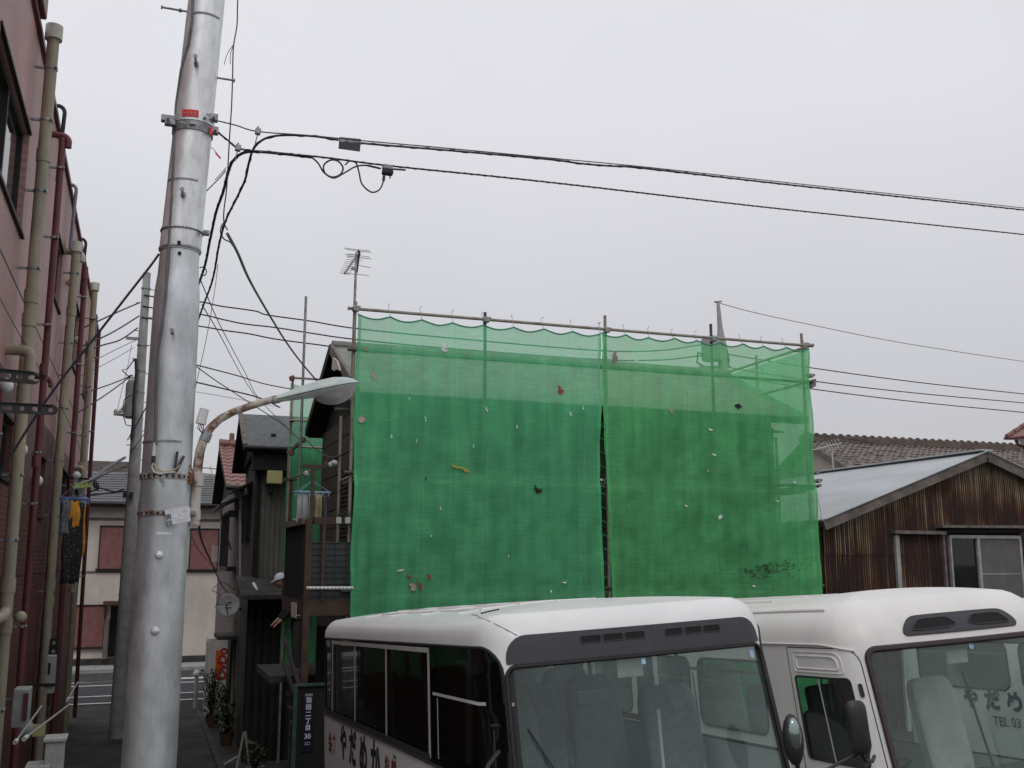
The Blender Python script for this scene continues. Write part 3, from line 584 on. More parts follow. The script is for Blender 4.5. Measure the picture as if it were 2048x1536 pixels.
def band(zc, h, m, r=None, holes=0, name='band', a0=0, a1=360, lab=None, off=.006, par=None, tilt=0):
    rr = r or (.131 if zc > 5.8 else .157 - (zc - 4.4) * .007)
    mb = MB(); n = max(6, int(48 * (a1 - a0) / 360)); vs = []
    for k in range(n + 1):
        th = math.radians(a0 + (a1 - a0) * k / n); d = V((math.cos(th), math.sin(th), 0))
        c = pc(zc)
        for (q, z) in ((0, -h / 2), (off, -h / 2), (off, h / 2), (0, h / 2)): vs.append(c + d * (rr + q) + V((0, 0, z + tilt * math.cos(th))))
    mb.add(vs, [(k * 4 + j, k * 4 + (j + 1) % 4, (k + 1) * 4 + (j + 1) % 4, (k + 1) * 4 + j) for k in range(n) for j in range(4)])
    mb.add(vs[:4], [(0, 1, 2, 3)]); mb.add(vs[-4:], [(3, 2, 1, 0)])
    b = part(par or pl, name, mb, m, label=lab)
    for k in range(holes):
        th = math.radians(a0 + (a1 - a0) * (k + .5) / holes); d = V((math.cos(th), math.sin(th), 0)); c = pc(zc)
        part(b, 'slot', MB().bar(c + d * (rr + off - .001) + V((0, 0, -h * .28)), c + d * (rr + off - .001) + V((0, 0, h * .28)), .014, .006, up=d), M['darkmetal'])
    return b
# bands: A = right side (+X); camera side is -Y (270 degrees)
band(zat(947) - .02, .035, M['rustyband'], holes=26, name='rusty_band'); band(zat(1027), .032, M['rustyband'], holes=26, name='rusty_band')
band(zat(884), .012, M['steel'], name='strap', a0=150, a1=300); band(zat(358), .012, M['steel'], name='strap', a0=200, a1=300, r=.130)
band(zat(20) - .0, .012, M['steel'], name='strap', a0=230, a1=320, r=.126)
band(zat(454), .022, M['galv_up'], holes=0, name='perforated_band', r=.133)
bb = band(zat(456), .010, M['steel'], holes=34, name='perforated_band', r=.1332, off=.008)
band(zat(247), .075, M['steel'], name='clamp_band', r=.1295, off=.009)
band(zat(232), .05, M['galv_up'], name='clamp_band', r=.1295, off=.013)
rt = band(zat(227), .05, M['redtag'], name='red_tag', r=.130, off=.018, a0=236, a1=280)
for th in (243, 252, 261, 271):
    d = V((math.cos(math.radians(th)), math.sin(math.radians(th)), 0)); c = pc(zat(227)) + d * .148
    part(rt, 'tag_hole', MB().cyl(c, c + d * .002, .0055, 10), M['conc'])
part(pl, 'red_tag', MB().box(onY(422, 262, 6.86), (.018, .01, .055)), M['redtag'])
part(pl, 'red_ribbon', MB().tube([onY(421, 294, 6.85), onY(427, 298, 6.84), onY(433, 306, 6.84)], .0025, 5).bar(onY(431, 305, 6.84), onY(441, 317, 6.84), .003, .012), M['redtag'])
for (px, py, w_, h_) in ((336, 238, .09, .045), (340, 247, .07, .03), (427, 236, .06, .05), (430, 262, .045, .05), (410, 236, .03, .06), (412, 466, .045, .03)):
    f = part(pl, 'band_bracket', MB().box(onY(px, py, 6.92), (w_, .05, h_)), M['steel'], bevel=.004)
    part(f, 'bolt', MB().cyl(onY(px, py, 6.89), onY(px, py, 6.86), .011, 6), M['rust'] if px > 420 else M['steel'])
for (px, py) in ((365, 246), (385, 247)): part(pl, 'band_bolt', MB().bar(onY(px - 7, py - 1, 6.85), onY(px + 7, py + 1, 6.85), .012, .014), M['steel'], bevel=.003)
def stepbolt(px, py, side, y=None):
    if side == 'f':
        a = onY(px, py, 6.87); b = a + V((-.01, -.12, -.005))
        m_ = MB().cyl(a, b, .009, 8).cyl(b, b + (b - a).normalized() * .012, .016, 6).cyl(a + V((0, -.004, 0)), a + V((0, -.02, 0)), .019, 6)
    else:
        s = 1 if side == 'r' else -1; a = onY(px, py, 7.0) - V((.06 * s, 0, 0)); b = a + V((.185 * s, 0, 0))
        m_ = MB().cyl(a, b, .008, 8).cyl(b, b + V((.01 * s, 0, 0)), .015, 6).cyl(a + V((.055 * s, 0, 0)), a + V((.075 * s, 0, 0)), .014, 6)
    part(pl, 'step_bolt', m_, M['steel'])
stepbolt(392, 128, 'f'); stepbolt(366, 390, 'f'); stepbolt(346, 667, 'f'); stepbolt(326, 962, 'f'); stepbolt(431, 155, 'r'); stepbolt(362, 21, 'l'); 
for px, py in ((318, 1110), (310, 1262)):
    c_ = onY(px, py, 6.845); part(pl, 'bolt_cap', MB().lathe([(.026, 0), (.026, .012), (.018, .022), (0, .026)], c_, 16, (0, -1, 0)), M['galv_up'])
for (px, py, w_, h_) in ((358, 486, .022, .03), (359, 506, .022, .018)):
    part(pl, 'slot_cover', MB().box(onY(px, py, 6.863), (w_, .008, h_)), M['dark'])
part(pl, 'seam', MB().tube([pc(z) + V((.05, -.158 + (z - 2.4) * .007, 0)) for z in (1.2, 2, 3, 4, 4.7)], .0035, 5), M['galv'])
pst = MB()
for i in range(10):
    for j in (0, 1):
        th = math.radians(255 + i * 4.0); pst.v.append(tuple(pc(0) + V((math.cos(th) * .1622, math.sin(th) * .1622, zat(1070) + j * .017)))) if False else pst.v.append(tuple(V((.115, 7.0, 0)) + V((math.cos(th) * .1615, math.sin(th) * .1615, zat(1070) + j * .018))))
for i in range(9): pst.f.append((2 * i, 2 * i + 2, 2 * i + 3, 2 * i + 1)); pst.sm.append(True)
part(pl, 'reflective_strip', pst, M['whitestrip'])
# conduit cable down the face
cw = [(386, -40), (384, 40), (376, 90), (362, 140), (352, 210), (348, 300), (343, 400), (337, 500), (331, 590), (324, 650), (316, 700), (312, 780), (311, 890)]
def onpole(px, py, off=.008):
    y = 6.85
    for _ in range(4):
        p = onY(px, py, y); c = pc(p.z); r = .131 if p.z > 5.8 else (.157 - (p.z - 4.4) * .007); dx = max(-r * .98, min(r * .98, p.x - c.x)); y = 7.0 - math.sqrt(max(1e-5, r * r - dx * dx)) - off
    return onY(px, py, y)
solo('cable', MB().tube([onpole(*q) for q in cw], .009, 8), M['wire'], 'grey cable clipped down the front of the thick steel pole', 'cable', loc=tuple(onpole(*cw[-1])))
t = empty('cable_end', 'white connector with yellow and white leads taped on the thick pole', 'connector', tuple(onpole(307, 905)))
part(t, 'sleeve', MB().cyl(onpole(310, 885), onpole(307, 912), .011, 10), M['white']); part(t, 'tape', MB().cyl(onpole(307, 912), onpole(306, 926), .013, 10), M['cable'])
part(t, 'lead', MB().tube([onpole(x, y, .014) for x, y in ((306, 926), (304, 935), (308, 944), (320, 948), (335, 945), (350, 944), (358, 936))], .005, 6), M['white'])
part(t, 'lead', MB().tube([onpole(x, y, .018) for x, y in ((307, 926), (314, 937), (326, 943), (340, 941), (352, 938), (360, 930))], .004, 6), M['yellow'])
part(t, 'tape_flag', MB().bar(onpole(350, 936, .02), onpole(355, 903, .02), .016, .004, up=(0, 1, 0)), M['cable']); part(t, 'tape_flag', MB().bar(onpole(352, 944, .02), onpole(368, 912, .02), .018, .004, up=(0, 1, 0)), M['cable'])
# number plate
t = empty('pole_number_plate', 'tilted white plate with pale raised number on the thick steel pole', 'plate', tuple(onY(356, 1030, 6.8)))
q = [onY(*p, 6.80) for p in ((329, 1021), (378, 1011), (382, 1043), (334, 1051))]
o = part(t, 'plate', MB().prism(q, (0, .006, 0)), M['plate'], bevel=.002)
ex = (q[1] - q[0]).normalized(); ez = (q[0] - q[3]).normalized(); cen = (q[0] + q[1] + q[2] + q[3]) / 4
fnp = lambda ox, oz: (lambda x, z: cen + ex * (x + ox) + ez * (z + oz) + V((0, -.002, 0)))
part(t, 'number', text_mb('457', .08, fnp(.022, -.022), bold=.003), M['signwhite']); part(t, 'characters', text_mb('羽田', .036, fnp(-.058, -.008), vertical=True, bold=.0012), M['navyfaded'])

# ============================================================ STREET LAMP on the pole
t = empty('street_lamp', 'street lamp with curved rusty arm and pale teardrop head on the thick pole', 'street lamp', tuple(onY(389, 1100, 7.0)))
pp = [onY(*q, 7.0) for q in ((388, 1052), (389, 1030), (391, 1000), (394, 950))]
part(t, 'post', MB().tube(pp, .034, 14), M['lamppost'])
arm = [onY(*q, 7.0) for q in ((394, 952), (396, 930), (400, 902), (408, 877), (421, 856), (440, 838), (466, 824), (500, 812), (530, 803), (553, 797))]
part(t, 'arm', MB().tube(arm, [.032, .032, .0315, .031, .029, .027, .026, .0255, .025, .024], 14), M['lamparm'])
part(t, 'post_collar', MB().tube([onY(394, 972, 7.0), onY(395, 946, 7.0)], .041, 16), M['lamppost'], bevel=.003); part(t, 'post_collar', MB().cyl(onY(389, 1040, 7.0), onY(390, 1020, 7.0), .038, 14), M['lamppost'], bevel=.003)
part(t, 'arm_clamp', MB().tube([onY(408, 882, 7.0), onY(415, 866, 7.0)], .036, 12), M['steel'])
for (px, py) in ((378, 960), (376, 1026)): part(t, 'pole_clamp', MB().bar(onY(px - 6, py, 6.95), onY(px + 14, py, 6.97), .05, .03), M['rustyband'], bevel=.004)
part(t, 'ballast', MB().tube([onY(382, 945, 6.93), onY(379, 968, 6.93)], .018, 8).tube([onY(373, 938, 6.93), onY(380, 930, 6.93), onY(386, 945, 6.93), onY(389, 970, 6.93), onY(384, 982, 6.93)], .006, 6), M['rust'])
t2 = part(t, 'cell_box', MB().tube([onY(409, 818, 6.98), onY(401, 848, 6.98)], [.030, .034], 8), M['white'], bevel=.004)
for i in range(4): part(t, 'lead', MB().tube([onY(398 + i * 3, 848, 6.98), onY(395 + i * 4, 856 + 3 * (i % 2), 6.98), onY(404 + i * 2, 866, 6.98)], .003, 5), M['cable'])
H0 = onY(553, 799, 7.0); H1 = onY(718, 766, 7.0); ax = (H1 - H0); HL = ax.length; ax.normalize(); upv = V((-ax.z, 0, ax.x)); lat = V((0, 1, 0))
def lerpt(tb, u):
    for i in range(len(tb) - 1):
        if u <= tb[i + 1][0]:
            k = (u - tb[i][0]) / (tb[i + 1][0] - tb[i][0]); k = k * k * (3 - 2 * k) if False else k
            return tb[i][1] + (tb[i + 1][1] - tb[i][1]) * k
    return tb[-1][1]
UP = [(0, .026), (.1, .034), (.3, .058), (.5, .073), (.7, .076), (.85, .060), (.94, .036), (1, .004)]
LO = [(0, .022), (.15, .026), (.35, .036), (.5, .045), (.6, .040), (.8, .022), (.93, .012), (1, .003)]
WD = [(0, .028), (.1, .04), (.3, .075), (.5, .105), (.7, .115), (.85, .095), (.94, .06), (1, .006)]
def half(tb, sgn):
    mb = MB()
    mb.grid(lambda u, v: H0 + ax * (u * HL) + upv * (sgn * lerpt(tb, u) * math.sin(v * math.pi)) + lat * (lerpt(WD, u) * math.cos(v * math.pi)), 36, 16)
    return mb
part(t, 'lamp_cover', half(UP, 1), M['lamppaint'], angle=80); part(t, 'lamp_underside', half(LO, -1), M['lamppaint'], angle=80)
part(t, 'seam', MB().tube([H0 + ax * (u / 20 * HL) - lat * (lerpt(WD, u / 20) + .001) for u in range(21)], .0028, 5).tube([H0 + ax * (u / 20 * HL) + lat * (lerpt(WD, u / 20) + .001) for u in range(21)], .0028, 5), M['darkmetal'])
bc = H0 + ax * (.685 * HL) - upv * .012
mb = MB(); mb.grid(lambda u, v: bc + ax * (.155 * math.cos(u * 2 * math.pi) * math.cos(v * math.pi / 2)) + lat * (.082 * math.sin(u * 2 * math.pi) * math.cos(v * math.pi / 2)) - upv * (.105 * math.sin(v * math.pi / 2)), 32, 10)
part(t, 'glass_bowl', mb, M['lampglass'], angle=80)
part(t, 'bulb', MB().ball(bc - upv * .03, .03, 7, (1.6, 1, 1)), M['white'])
part(t, 'neck', MB().cyl(H0 - ax * .03, H0 + ax * .02, .028, 14), M['rustyband'])

# ============================================================ SECOND POLE down the alley
P2Y = 24.0
a = onY(235, 1425, P2Y); b = onY(294, 546, P2Y); a.z = -.05
p2 = empty('utility_pole', 'concrete pole half hidden behind the thick steel pole, with a transformer', 'pole', (a.x, P2Y, 0))
a2 = V((a.x + .02, P2Y, 0)); ax2 = lambda z: a2.lerp(b, z / b.z)
part(p2, 'shaft', MB().tube([ax2(-.1), ax2(4), ax2(b.z)], [.17, .145, .085], 18), M['conc'], bevel=.004)
for i in range(22):
    z = 3.0 + i * .33; c = ax2(z); s = 1 if i % 2 else -1
    part(p2, 'step_bolt', MB().cyl(c + V((s * .1, 0, 0)), c + V((s * .2, 0, 0)), .012, 6), M['steel'])
for z in (9.95, 8.6, 8.0, 7.5, 6.9, 6.2, 5.6, 5.2, 4.9, 4.3, 4.0):
    c = ax2(z); r = .15 - z * .0055; part(p2, 'band', MB().cyl(c - V((0, 0, .02)), c + V((0, 0, .02)), r + .012, 18), M['steel'])
c = onY(262, 800, P2Y)
tr_ = part(p2, 'transformer', MB().lathe([(0, -.42), (.10, -.42), (.13, -.38), (.13, .36), (.10, .42), (0, .42)], c, 18), M['conc'])
for i in range(3): part(tr_, 'bushing', MB().lathe([(.015, 0), (.035, .03), (.018, .06), (.032, .09), (.012, .14)], c + V((-.06 + i * .06, 0, .42)), 10), M['white'])
part(p2, 'cable_bundle', MB().tube([onY(x, y, P2Y - .2) for x, y in ((268, 718), (272, 722), (273, 745), (268, 790), (266, 850), (263, 880))], .035, 8).tube([onY(x, y, P2Y - .22) for x, y in ((274, 718), (266, 722), (255, 738), (244, 740), (256, 752), (266, 750))], .014, 6).tube([onY(x, y, P2Y - .22) for x, y in ((262, 790), (248, 800), (246, 830), (252, 850), (262, 852))], .012, 6), M['cable'])
part(p2, 'cross_arm', MB().bar(onY(252, 676, P2Y), onY(282, 678, P2Y), .06, .06).bar(onY(228, 828, P2Y), onY(270, 832, P2Y), .06, .06), M['steel'])
for (px, py) in ((231, 826), (240, 826), (246, 820), (250, 814)): part(p2, 'insulator', MB().lathe([(.02, -.05), (.05, -.03), (.03, 0), (.05, .03), (.02, .09)], onY(px, py, P2Y), 10), M['white'])
for (px, py) in ((250, 990), (262, 990)): part(p2, 'box', MB().box(onY(px, py, P2Y - .22), (.09, .09, .13)), M['black'], bevel=.008)
part(p2, 'cable_shelf', MB().bar(onY(165, 992, P2Y), onY(256, 982, P2Y), .04, .03).tube([onY(176, 985, P2Y), onY(200, 976, P2Y), onY(230, 984, P2Y), onY(250, 978, P2Y)], .02, 6), M['cable'])

# ============================================================ HOUSES: helpers
def corr_sheet(x0, x1, y, z0, z1, pitch=.076, amp=.009, axis='x', top=None, ph=None):
    ph = x0 if ph is None else ph
    n = max(2, int(abs(x1 - x0) / pitch * 4)); mb = MB()
    def fn(u, v):
        x = x0 + (x1 - x0) * u; zt = top(x) if top else z1
        z = z0 + (zt - z0) * v; d = amp * math.sin(2 * math.pi * (x - ph) / pitch)
        return V((x, y - amp + d, z)) if axis == 'x' else V((y - amp + d, x, z))
    return mb.grid(fn, n, 1)
def roof_frame(origin, along, down):
    return V(origin), V(along).normalized(), V(down).normalized()
TILE_AMP = 1.0
def tile_me(wd, ln, m, curved=True, name='tile'):
    mb = MB()
    f = (lambda u: TILE_AMP * (.018 * math.sin(u * 2 * math.pi) + .012 * (u > .8))) if curved else (lambda u: 0)
    mb.grid(lambda u, v: V((u * wd, v * ln, f(u) + v * .022 * TILE_AMP)), 6 if curved else 1, 1, curved)
    n = 6 if curved else 1
    mb.add([V((i / n * wd, ln, f(i / n) + .022 * TILE_AMP)) for i in range(n + 1)] + [V((i / n * wd, ln, f(i / n) - .02)) for i in range(n + 1)], [(i + 1, i, n + 1 + i, n + 2 + i) for i in range(n)])
    me = mesh_of(mb, name=name); me.materials.append(m); return me
def lay_tiles(parent, origin, along, down, width, length, tw, tl, m, curved=True, name='tile', jit=.004, limit=300, skew=0.0):
    """tiles as separate pieces, the rest past the limit joined into one stuff part"""
    o, ua, ud = roof_frame(origin, along, down); un = ua.cross(ud)
    if un.z < 0: un = -un
    me = tile_me(tw * 1.0, tl * 1.12, m, curved, name)
    rows = int(length / tl); cols = int(width / tw); R = Matrix((ua, ud, un)).transposed().to_4x4(); cnt = 0; rest = MB()
    for r in range(rows):
        for c in range(cols):
            P = o + ua * (c * tw) + ud * (r * tl) + un * (.012 + random.uniform(-jit, jit))
            Mx = Matrix.Translation(P) @ R @ Matrix.Rotation(random.uniform(-.012, .012), 4, 'Z')
            if cnt < limit: inst(parent, name, me, Mx); cnt += 1
            else: rest.add([Mx @ v.co for v in me.vertices], [tuple(p.vertices) for p in me.polygons], curved)
    if rest.v: part(parent, name + 's', rest, m, kind='stuff')

# ---- far house across the road
fy = 39.0
fh = empty('house', 'cream two-storey house with pink shutters across the far road', 'house', (0, fy, 0))
part(fh, 'wall', MB().b2(-3.5, 7.0, fy, fy + 6, .35, 5.72), M['cream'])
part(fh, 'foundation', MB().b2(-3.52, 7.02, fy - .03, fy + 6, -.1, .35), M['concdark'])
rf = MB().add([(-4, fy - .55, 5.78), (7.5, fy - .55, 5.78), (7.5, fy + 3.2, 7.15), (-4, fy + 3.2, 7.15), (-4, fy + 7, 5.78), (7.5, fy + 7, 5.78)], [(0, 1, 2, 3), (3, 2, 5, 4)])
r_ = part(fh, 'roof', rf, M['slate'])
for i in range(12): part(r_, 'roof_course', MB().bar((-4, fy - .5 + i * .3, 5.81 + i * .11), (7.5, fy - .5 + i * .3, 5.81 + i * .11), .03, .02, up=(0, -.35, 1)), M['slate'])
part(fh, 'eave', MB().b2(-4, 7.5, fy - .6, fy, 5.62, 5.76), M['brownpost']); part(fh, 'gutter', MB().tube([(-4, fy - .65, 5.72), (7.5, fy - .65, 5.72)], .06, 8), M['darkmetal'])
part(fh, 'string_course', MB().b2(-3.5, 7, fy - .03, fy, 5.15, 5.25).b2(-3.5, 7, fy - .025, fy, 3.3, 3.36), M['fascia'])
def shutter(x0, x1, z0, z1):
    f = part(fh, 'shutter', MB().b2(x0, x1, fy - .07, fy, z0, z1), M['shutter'])
    part(f, 'shutter_frame', MB().b2(x0 - .04, x0, fy - .09, fy, z0, z1).b2(x1, x1 + .04, fy - .09, fy, z0, z1).b2(x0 - .05, x1 + .05, fy - .1, fy, z1, z1 + .05).b2(x0 - .1, x1 + .1, fy - .12, fy, z0 - .07, z0), M['darkmetal'])
A = onY(203, 1054, fy); shutter(A.x, A.x + 1.0, 3.45, 4.92)
A = onY(383, 1058, fy); shutter(A.x, A.x + .95, 3.42, 4.85)
w_ = part(fh, 'window', MB().b2(A.x + 1.0, A.x + 1.5, fy - .06, fy, 3.42, 4.85), M['darkmetal'])
shutter(-2.6, -1.15, .75, 2.15)
part(fh, 'door_post', MB().b2(-1.12, -.98, fy - .35, fy, .35, 1.7).b2(-.62, -.5, fy - .35, fy, .35, 1.7), M['fascia'])
part(fh, 'door_canopy', MB().b2(-1.2, -.2, fy - .7, fy, 2.2, 2.32), M['terracotta']); part(fh, 'door', MB().b2(-.95, -.35, fy - .04, fy, .4, 2.15), M['dark'])
part(fh, 'wall_lamp', MB().ball((-.42, fy - .15, 4.85), .14, 6), M['white'])
part(fh, 'aerial_rack', MB().bar(onY(398, 935, fy), onY(437, 938, fy), .04, .04).bar(onY(400, 946, fy), onY(432, 950, fy), .04, .04).bar(onY(403, 955, fy), onY(433, 957, fy), .04, .04).bar(onY(403, 930, fy), onY(404, 972, fy), .04, .04).bar(onY(420, 932, fy), onY(430, 970, fy), .03, .03), M['conc'])
nh = empty('house', 'grey-roofed house seen left of the steel pole behind the cream house', 'house', (-9, 45, 0))
part(nh, 'wall', MB().b2(-14, -.5, 47, 52, -.1, 8.0), M['fascia'])

# ---- red tiled house
RX = 1.9
h = empty('house', 'narrow house with pink-red curved roof tiles behind the slate-roofed house', 'house', (RX + .3, 28, 0))
eF = onX(452, 972, RX); rG = onX(438, 893, RX); eB = onX(424, 1002, RX)
part(h, 'wall', MB().b2(RX + .25, 6, eF.y + .35, eB.y - .3, -.1, eF.z - .1), M['fascia'])
part(h, 'gable', MB().prism([(RX + .27, eF.y + .35, eF.z - .1), (RX + .27, rG.y, rG.z - .2), (RX + .27, eB.y - .3, eB.z - .1)], (3, 0, 0)), M['blackwood'])
rb = MB().prism([(RX, eF.y, eF.z), (RX, rG.y, rG.z), (RX, eB.y, eB.z), (RX, eB.y, eB.z - .1), (RX, rG.y, rG.z - .12), (RX, eF.y, eF.z - .1)], (4, 0, 0)); part(h, 'roof', rb, M['blackwood'])
dn = eF - rG; lay_tiles(h, rG + V((0, 0, .02)), (1, 0, 0), dn, 2.6, dn.length, .24, .34, M['redtile'], name='tile')
for i in range(9): part(h, 'ridge_tile', MB().tube([V((RX + .28 * i, rG.y, rG.z + .1)), V((RX + .28 * i + .27, rG.y, rG.z + .1))], [.13, .11], 10), M['redtile'])
part(h, 'ridge_end', MB().box(rG + V((.35, 0, .28)), (.14, .16, .26)), M['redtile'], bevel=.03)
part(h, 'gutter', MB().tube([V((RX, eF.y - .08, eF.z)), V((RX + 2.5, eF.y - .08, eF.z))], .05, 8), M['fascia'])

# ---- lean-to canopies and walls between (alley side)
SX = 1.75
h = empty('house', 'narrow dark house with grey slate roof and grey corrugated front', 'house', (2.0, 21, 0))
eF = V((SX, 20.4, 5.94)); rG = V((SX, 21.83, 6.80)); eB = V((SX, 23.15, 5.78))
eF = onX(487, 893, SX); rG = onX(478, 831, SX); eB = onX(464, 938, SX)
part(h, 'wall', MB().b2(2.05, 2.06, 20.75, 23.0, -.1, 5.75).b2(2.06, 6, 20.76, 23.0, -.1, 5.75), M['brown'])
part(h, 'gable', MB().prism([(1.98, 20.8, eF.z - .05), (1.98, rG.y, rG.z - .15), (1.98, 22.9, eB.z - .05)], (3, 0, 0)), M['blackwood'])
part(h, 'roof', MB().prism([eF, rG, eB, eB - V((0, 0, .1)), rG - V((0, 0, .1)), eF - V((0, 0, .1))], (3.2, 0, 0)), M['blackwood'])
dn = eF - rG; L_ = dn.length; dn.normalize(); nr = V((0, -dn.z, dn.y)); nr = nr if nr.z > 0 else -nr
nc = 14
for i in range(nc):
    p0 = rG + dn * (L_ * i / nc); 
    o = part(h, 'slate_course', MB().box(p0 + dn * (L_ / nc * .55) + V((1.6, 0, 0)) + nr * .028, (3.2, L_ / nc * 1.08, .014), Matrix((V((1, 0, 0)), dn, V((1, 0, 0)).cross(dn))).transposed() @ Matrix.Rotation(.10, 3, 'X')), M['slate'])
part(h, 'verge_board', MB().bar(rG + V((.03, 0, .03)), eF + V((.03, 0, .03)), .09, .07), M['fascia'])
part(h, 'snow_stop', MB().box(rG + dn * (L_ * .72) + V((.62, 0, .07)), (.1, .05, .05)), M['dark'])
part(h, 'gutter', MB().tube([eF + V((0, -.06, -.02)), eF + V((3.2, -.06, -.02))], .045, 8), M['darkmetal'])
part(h, 'eave_board', MB().b2(SX + .2, 5, 20.45, 20.7, eF.z - .45, eF.z - .12), M['blackwood'])
part(h, 'cladding', corr_sheet(2.16, 2.72, 20.74, 3.42, 5.72, .1, .012), M['greysheet'])
part(h, 'corner_post', MB().b2(2.05, 2.15, 20.66, 20.76, -.1, 5.6), M['blackwood'])
part(h, 'drain_pipe', MB().tube([onY(513, 925, 20.6), onY(512, 1160, 20.6)], .03, 10), M['darkmetal']); part(h, 'drain_pipe', MB().tube([onY(481, 985, 21.8), onY(480, 1180, 21.8)], .025, 8), M['conc'])
pb = onY(533, 941, 20.6); pe = onY(563, 969, 20.6)
part(h, 'vent_hood', MB().b2(pb.x, pe.x, 20.45, 20.7, pe.z, pb.z), M['yellow'], bevel=.02)
part(h, 'meter', MB().ball(onY(541, 985, 20.62), .05, 6), M['darkmetal'])
cz = onY(500, 1190, 19.6).z
part(h, 'lower_canopy', MB().prism([(1.75, 19.5, cz), (1.75, 20.7, cz + .32), (1.75, 20.7, cz + .24), (1.75, 19.5, cz - .08)], (1.3, 0, 0)), M['concdark'])
part(h, 'lower_wall', corr_sheet(1.95, 3.0, 20.2, -.1, cz - .1, .15, .012), M['darkmetal'])
part(h, 'alley_window', MB().b2(2.0, 2.05, 21.5, 22.5, 4.2, 5.1), M['blackwood'])
for i in range(9): part(h, 'window_bar', MB().b2(1.95, 1.98, 21.52 + i * .11, 21.54 + i * .11, 4.1, 5.1), M['darkmetal'])
part(h, 'window_hood', MB().prism([(1.65, 21.3, 5.12), (2.05, 21.3, 5.32), (2.05, 21.3, 5.36), (1.65, 21.3, 5.16)], (0, 1.4, 0)), M['darkmetal'])
t = solo('white_stick', MB().tube([onY(507, 1167, 20.2), onY(520, 1193, 19.6)], .03, 8), M['white'], 'white stick lying on the small dark canopy under the grey cladding', 'stick', loc=tuple(onY(507, 1167, 20.2)))
h = empty('house', 'dark house front with barred window between the red tiled and slate roofed houses', 'house', (2.0, 25, 0))
part(h, 'wall', MB().b2(2.1, 6, 23.3, 26.6, -.1, 5.2), M['fascia'])
part(h, 'balcony_rail', MB().b2(1.78, 2.1, 23.6, 26.0, 3.5, 3.6).b2(1.78, 2.1, 23.6, 26.0, 4.8, 4.86), M['darkmetal'])
for i in range(14): part(h, 'rail_bar', MB().b2(1.78, 1.8, 23.6 + i * .18, 23.63 + i * .18, 3.6, 4.8), M['darkmetal'])
part(h, 'canopy', MB().prism([(1.55, 23.4, 4.92), (2.1, 23.4, 5.2), (2.1, 23.4, 5.26), (1.55, 23.4, 4.98)], (0, 3, 0)), M['darkmetal'])
part(h, 'door_canopy', MB().b2(1.62, 2.1, 23.0, 24.2, 2.05, 2.13), M['concdark'])
part(h, 'wall_box', MB().b2(1.6, 1.72, 25.8, 26.0, 3.7, 4.1), M['cream'])
part(h, 'door', MB().b2(2.02, 2.1, 24.4, 25.3, 0, 1.95), M['blackwood'])
part(h, 'drain_pipe', MB().tube([(2.02, 23.45, 5.1), (2.02, 23.45, 0)], .04, 8), M['fascia'])
part(h, 'crooked_bracket', MB().tube([onY(450, 1008, 23.3), onY(443, 1020, 23.3), onY(442, 1036, 23.3), onY(452, 1065, 23.3), onY(462, 1100, 23.3)], .018, 6), M['cable'])

# ---- satellite dish
c = onY(457, 1211, 22.2)
t = empty('satellite_dish', 'round grey satellite dish on the dark houses above the vending machine', 'satellite dish', tuple(c))
dd = V((-.25, -1, .25)).normalized(); mb = MB(); ua = dd.cross(V((0, 0, 1))).normalized(); ub = ua.cross(dd)
mb.grid(lambda u, v: c + (ua * math.cos(u * 2 * math.pi) + ub * math.sin(u * 2 * math.pi)) * (.235 * v) + dd * (.05 * v * v), 28, 6)
o = part(t, 'dish', mb, M['whitedim']); s = o.modifiers.new('thickness', 'SOLIDIFY'); s.thickness = .01
part(t, 'arm', MB().tube([c - ub * -.2 * -1 + dd * .0, c + ub * -.02 + dd * .3], .012, 6).box(c + dd * .3, (.05, .05, .05)), M['whitedim'])
for k, zz in enumerate((.05, -.06)): part(t, 'faint_marking', MB().box(c + dd * .03 + ub * (zz * -1), (.14, .004, .018)), M['greyletter'])
part(t, 'mount', MB().tube([c - dd * .02, c - dd * .12, V((2.05, 22.6, c.z - .1))], .022, 8), M['darkmetal'])
# ---- vending machine
vx0, vx1, vy0, vy1 = 1.62, 2.12, 25.9, 26.7
t = empty('vending_machine', 'white drinks vending machine side-on with orange and red lettering', 'vending machine', (vx0, vy0, 0))
part(t, 'cabinet', MB().b2(vx0, vx1, vy0, vy1, .05, 1.88), M['white'], bevel=.015)
part(t, 'print_block', MB().b2(vx0 + .18, vx0 + .33, vy0 - .006, vy0, .9, 1.6), M['orange'])
part(t, 'lettering', text_mb('DyDo', .30, lambda x, z: V((vx0 + .36 - z * .8 + .0, vy0 - .009, 1.22 + x)) if False else V((vx0 + .44 - z, vy0 - .009, 1.28 + x)), bold=.012), M['redprint'])
part(t, 'front_trim', MB().b2(vx0 - .01, vx0, vy0 + .02, vy1 - .02, .1, 1.8), M['alu']); part(t, 'foot', MB().b2(vx0 + .05, vx1 - .05, vy0 + .05, vy1 - .05, 0, .05), M['black'])
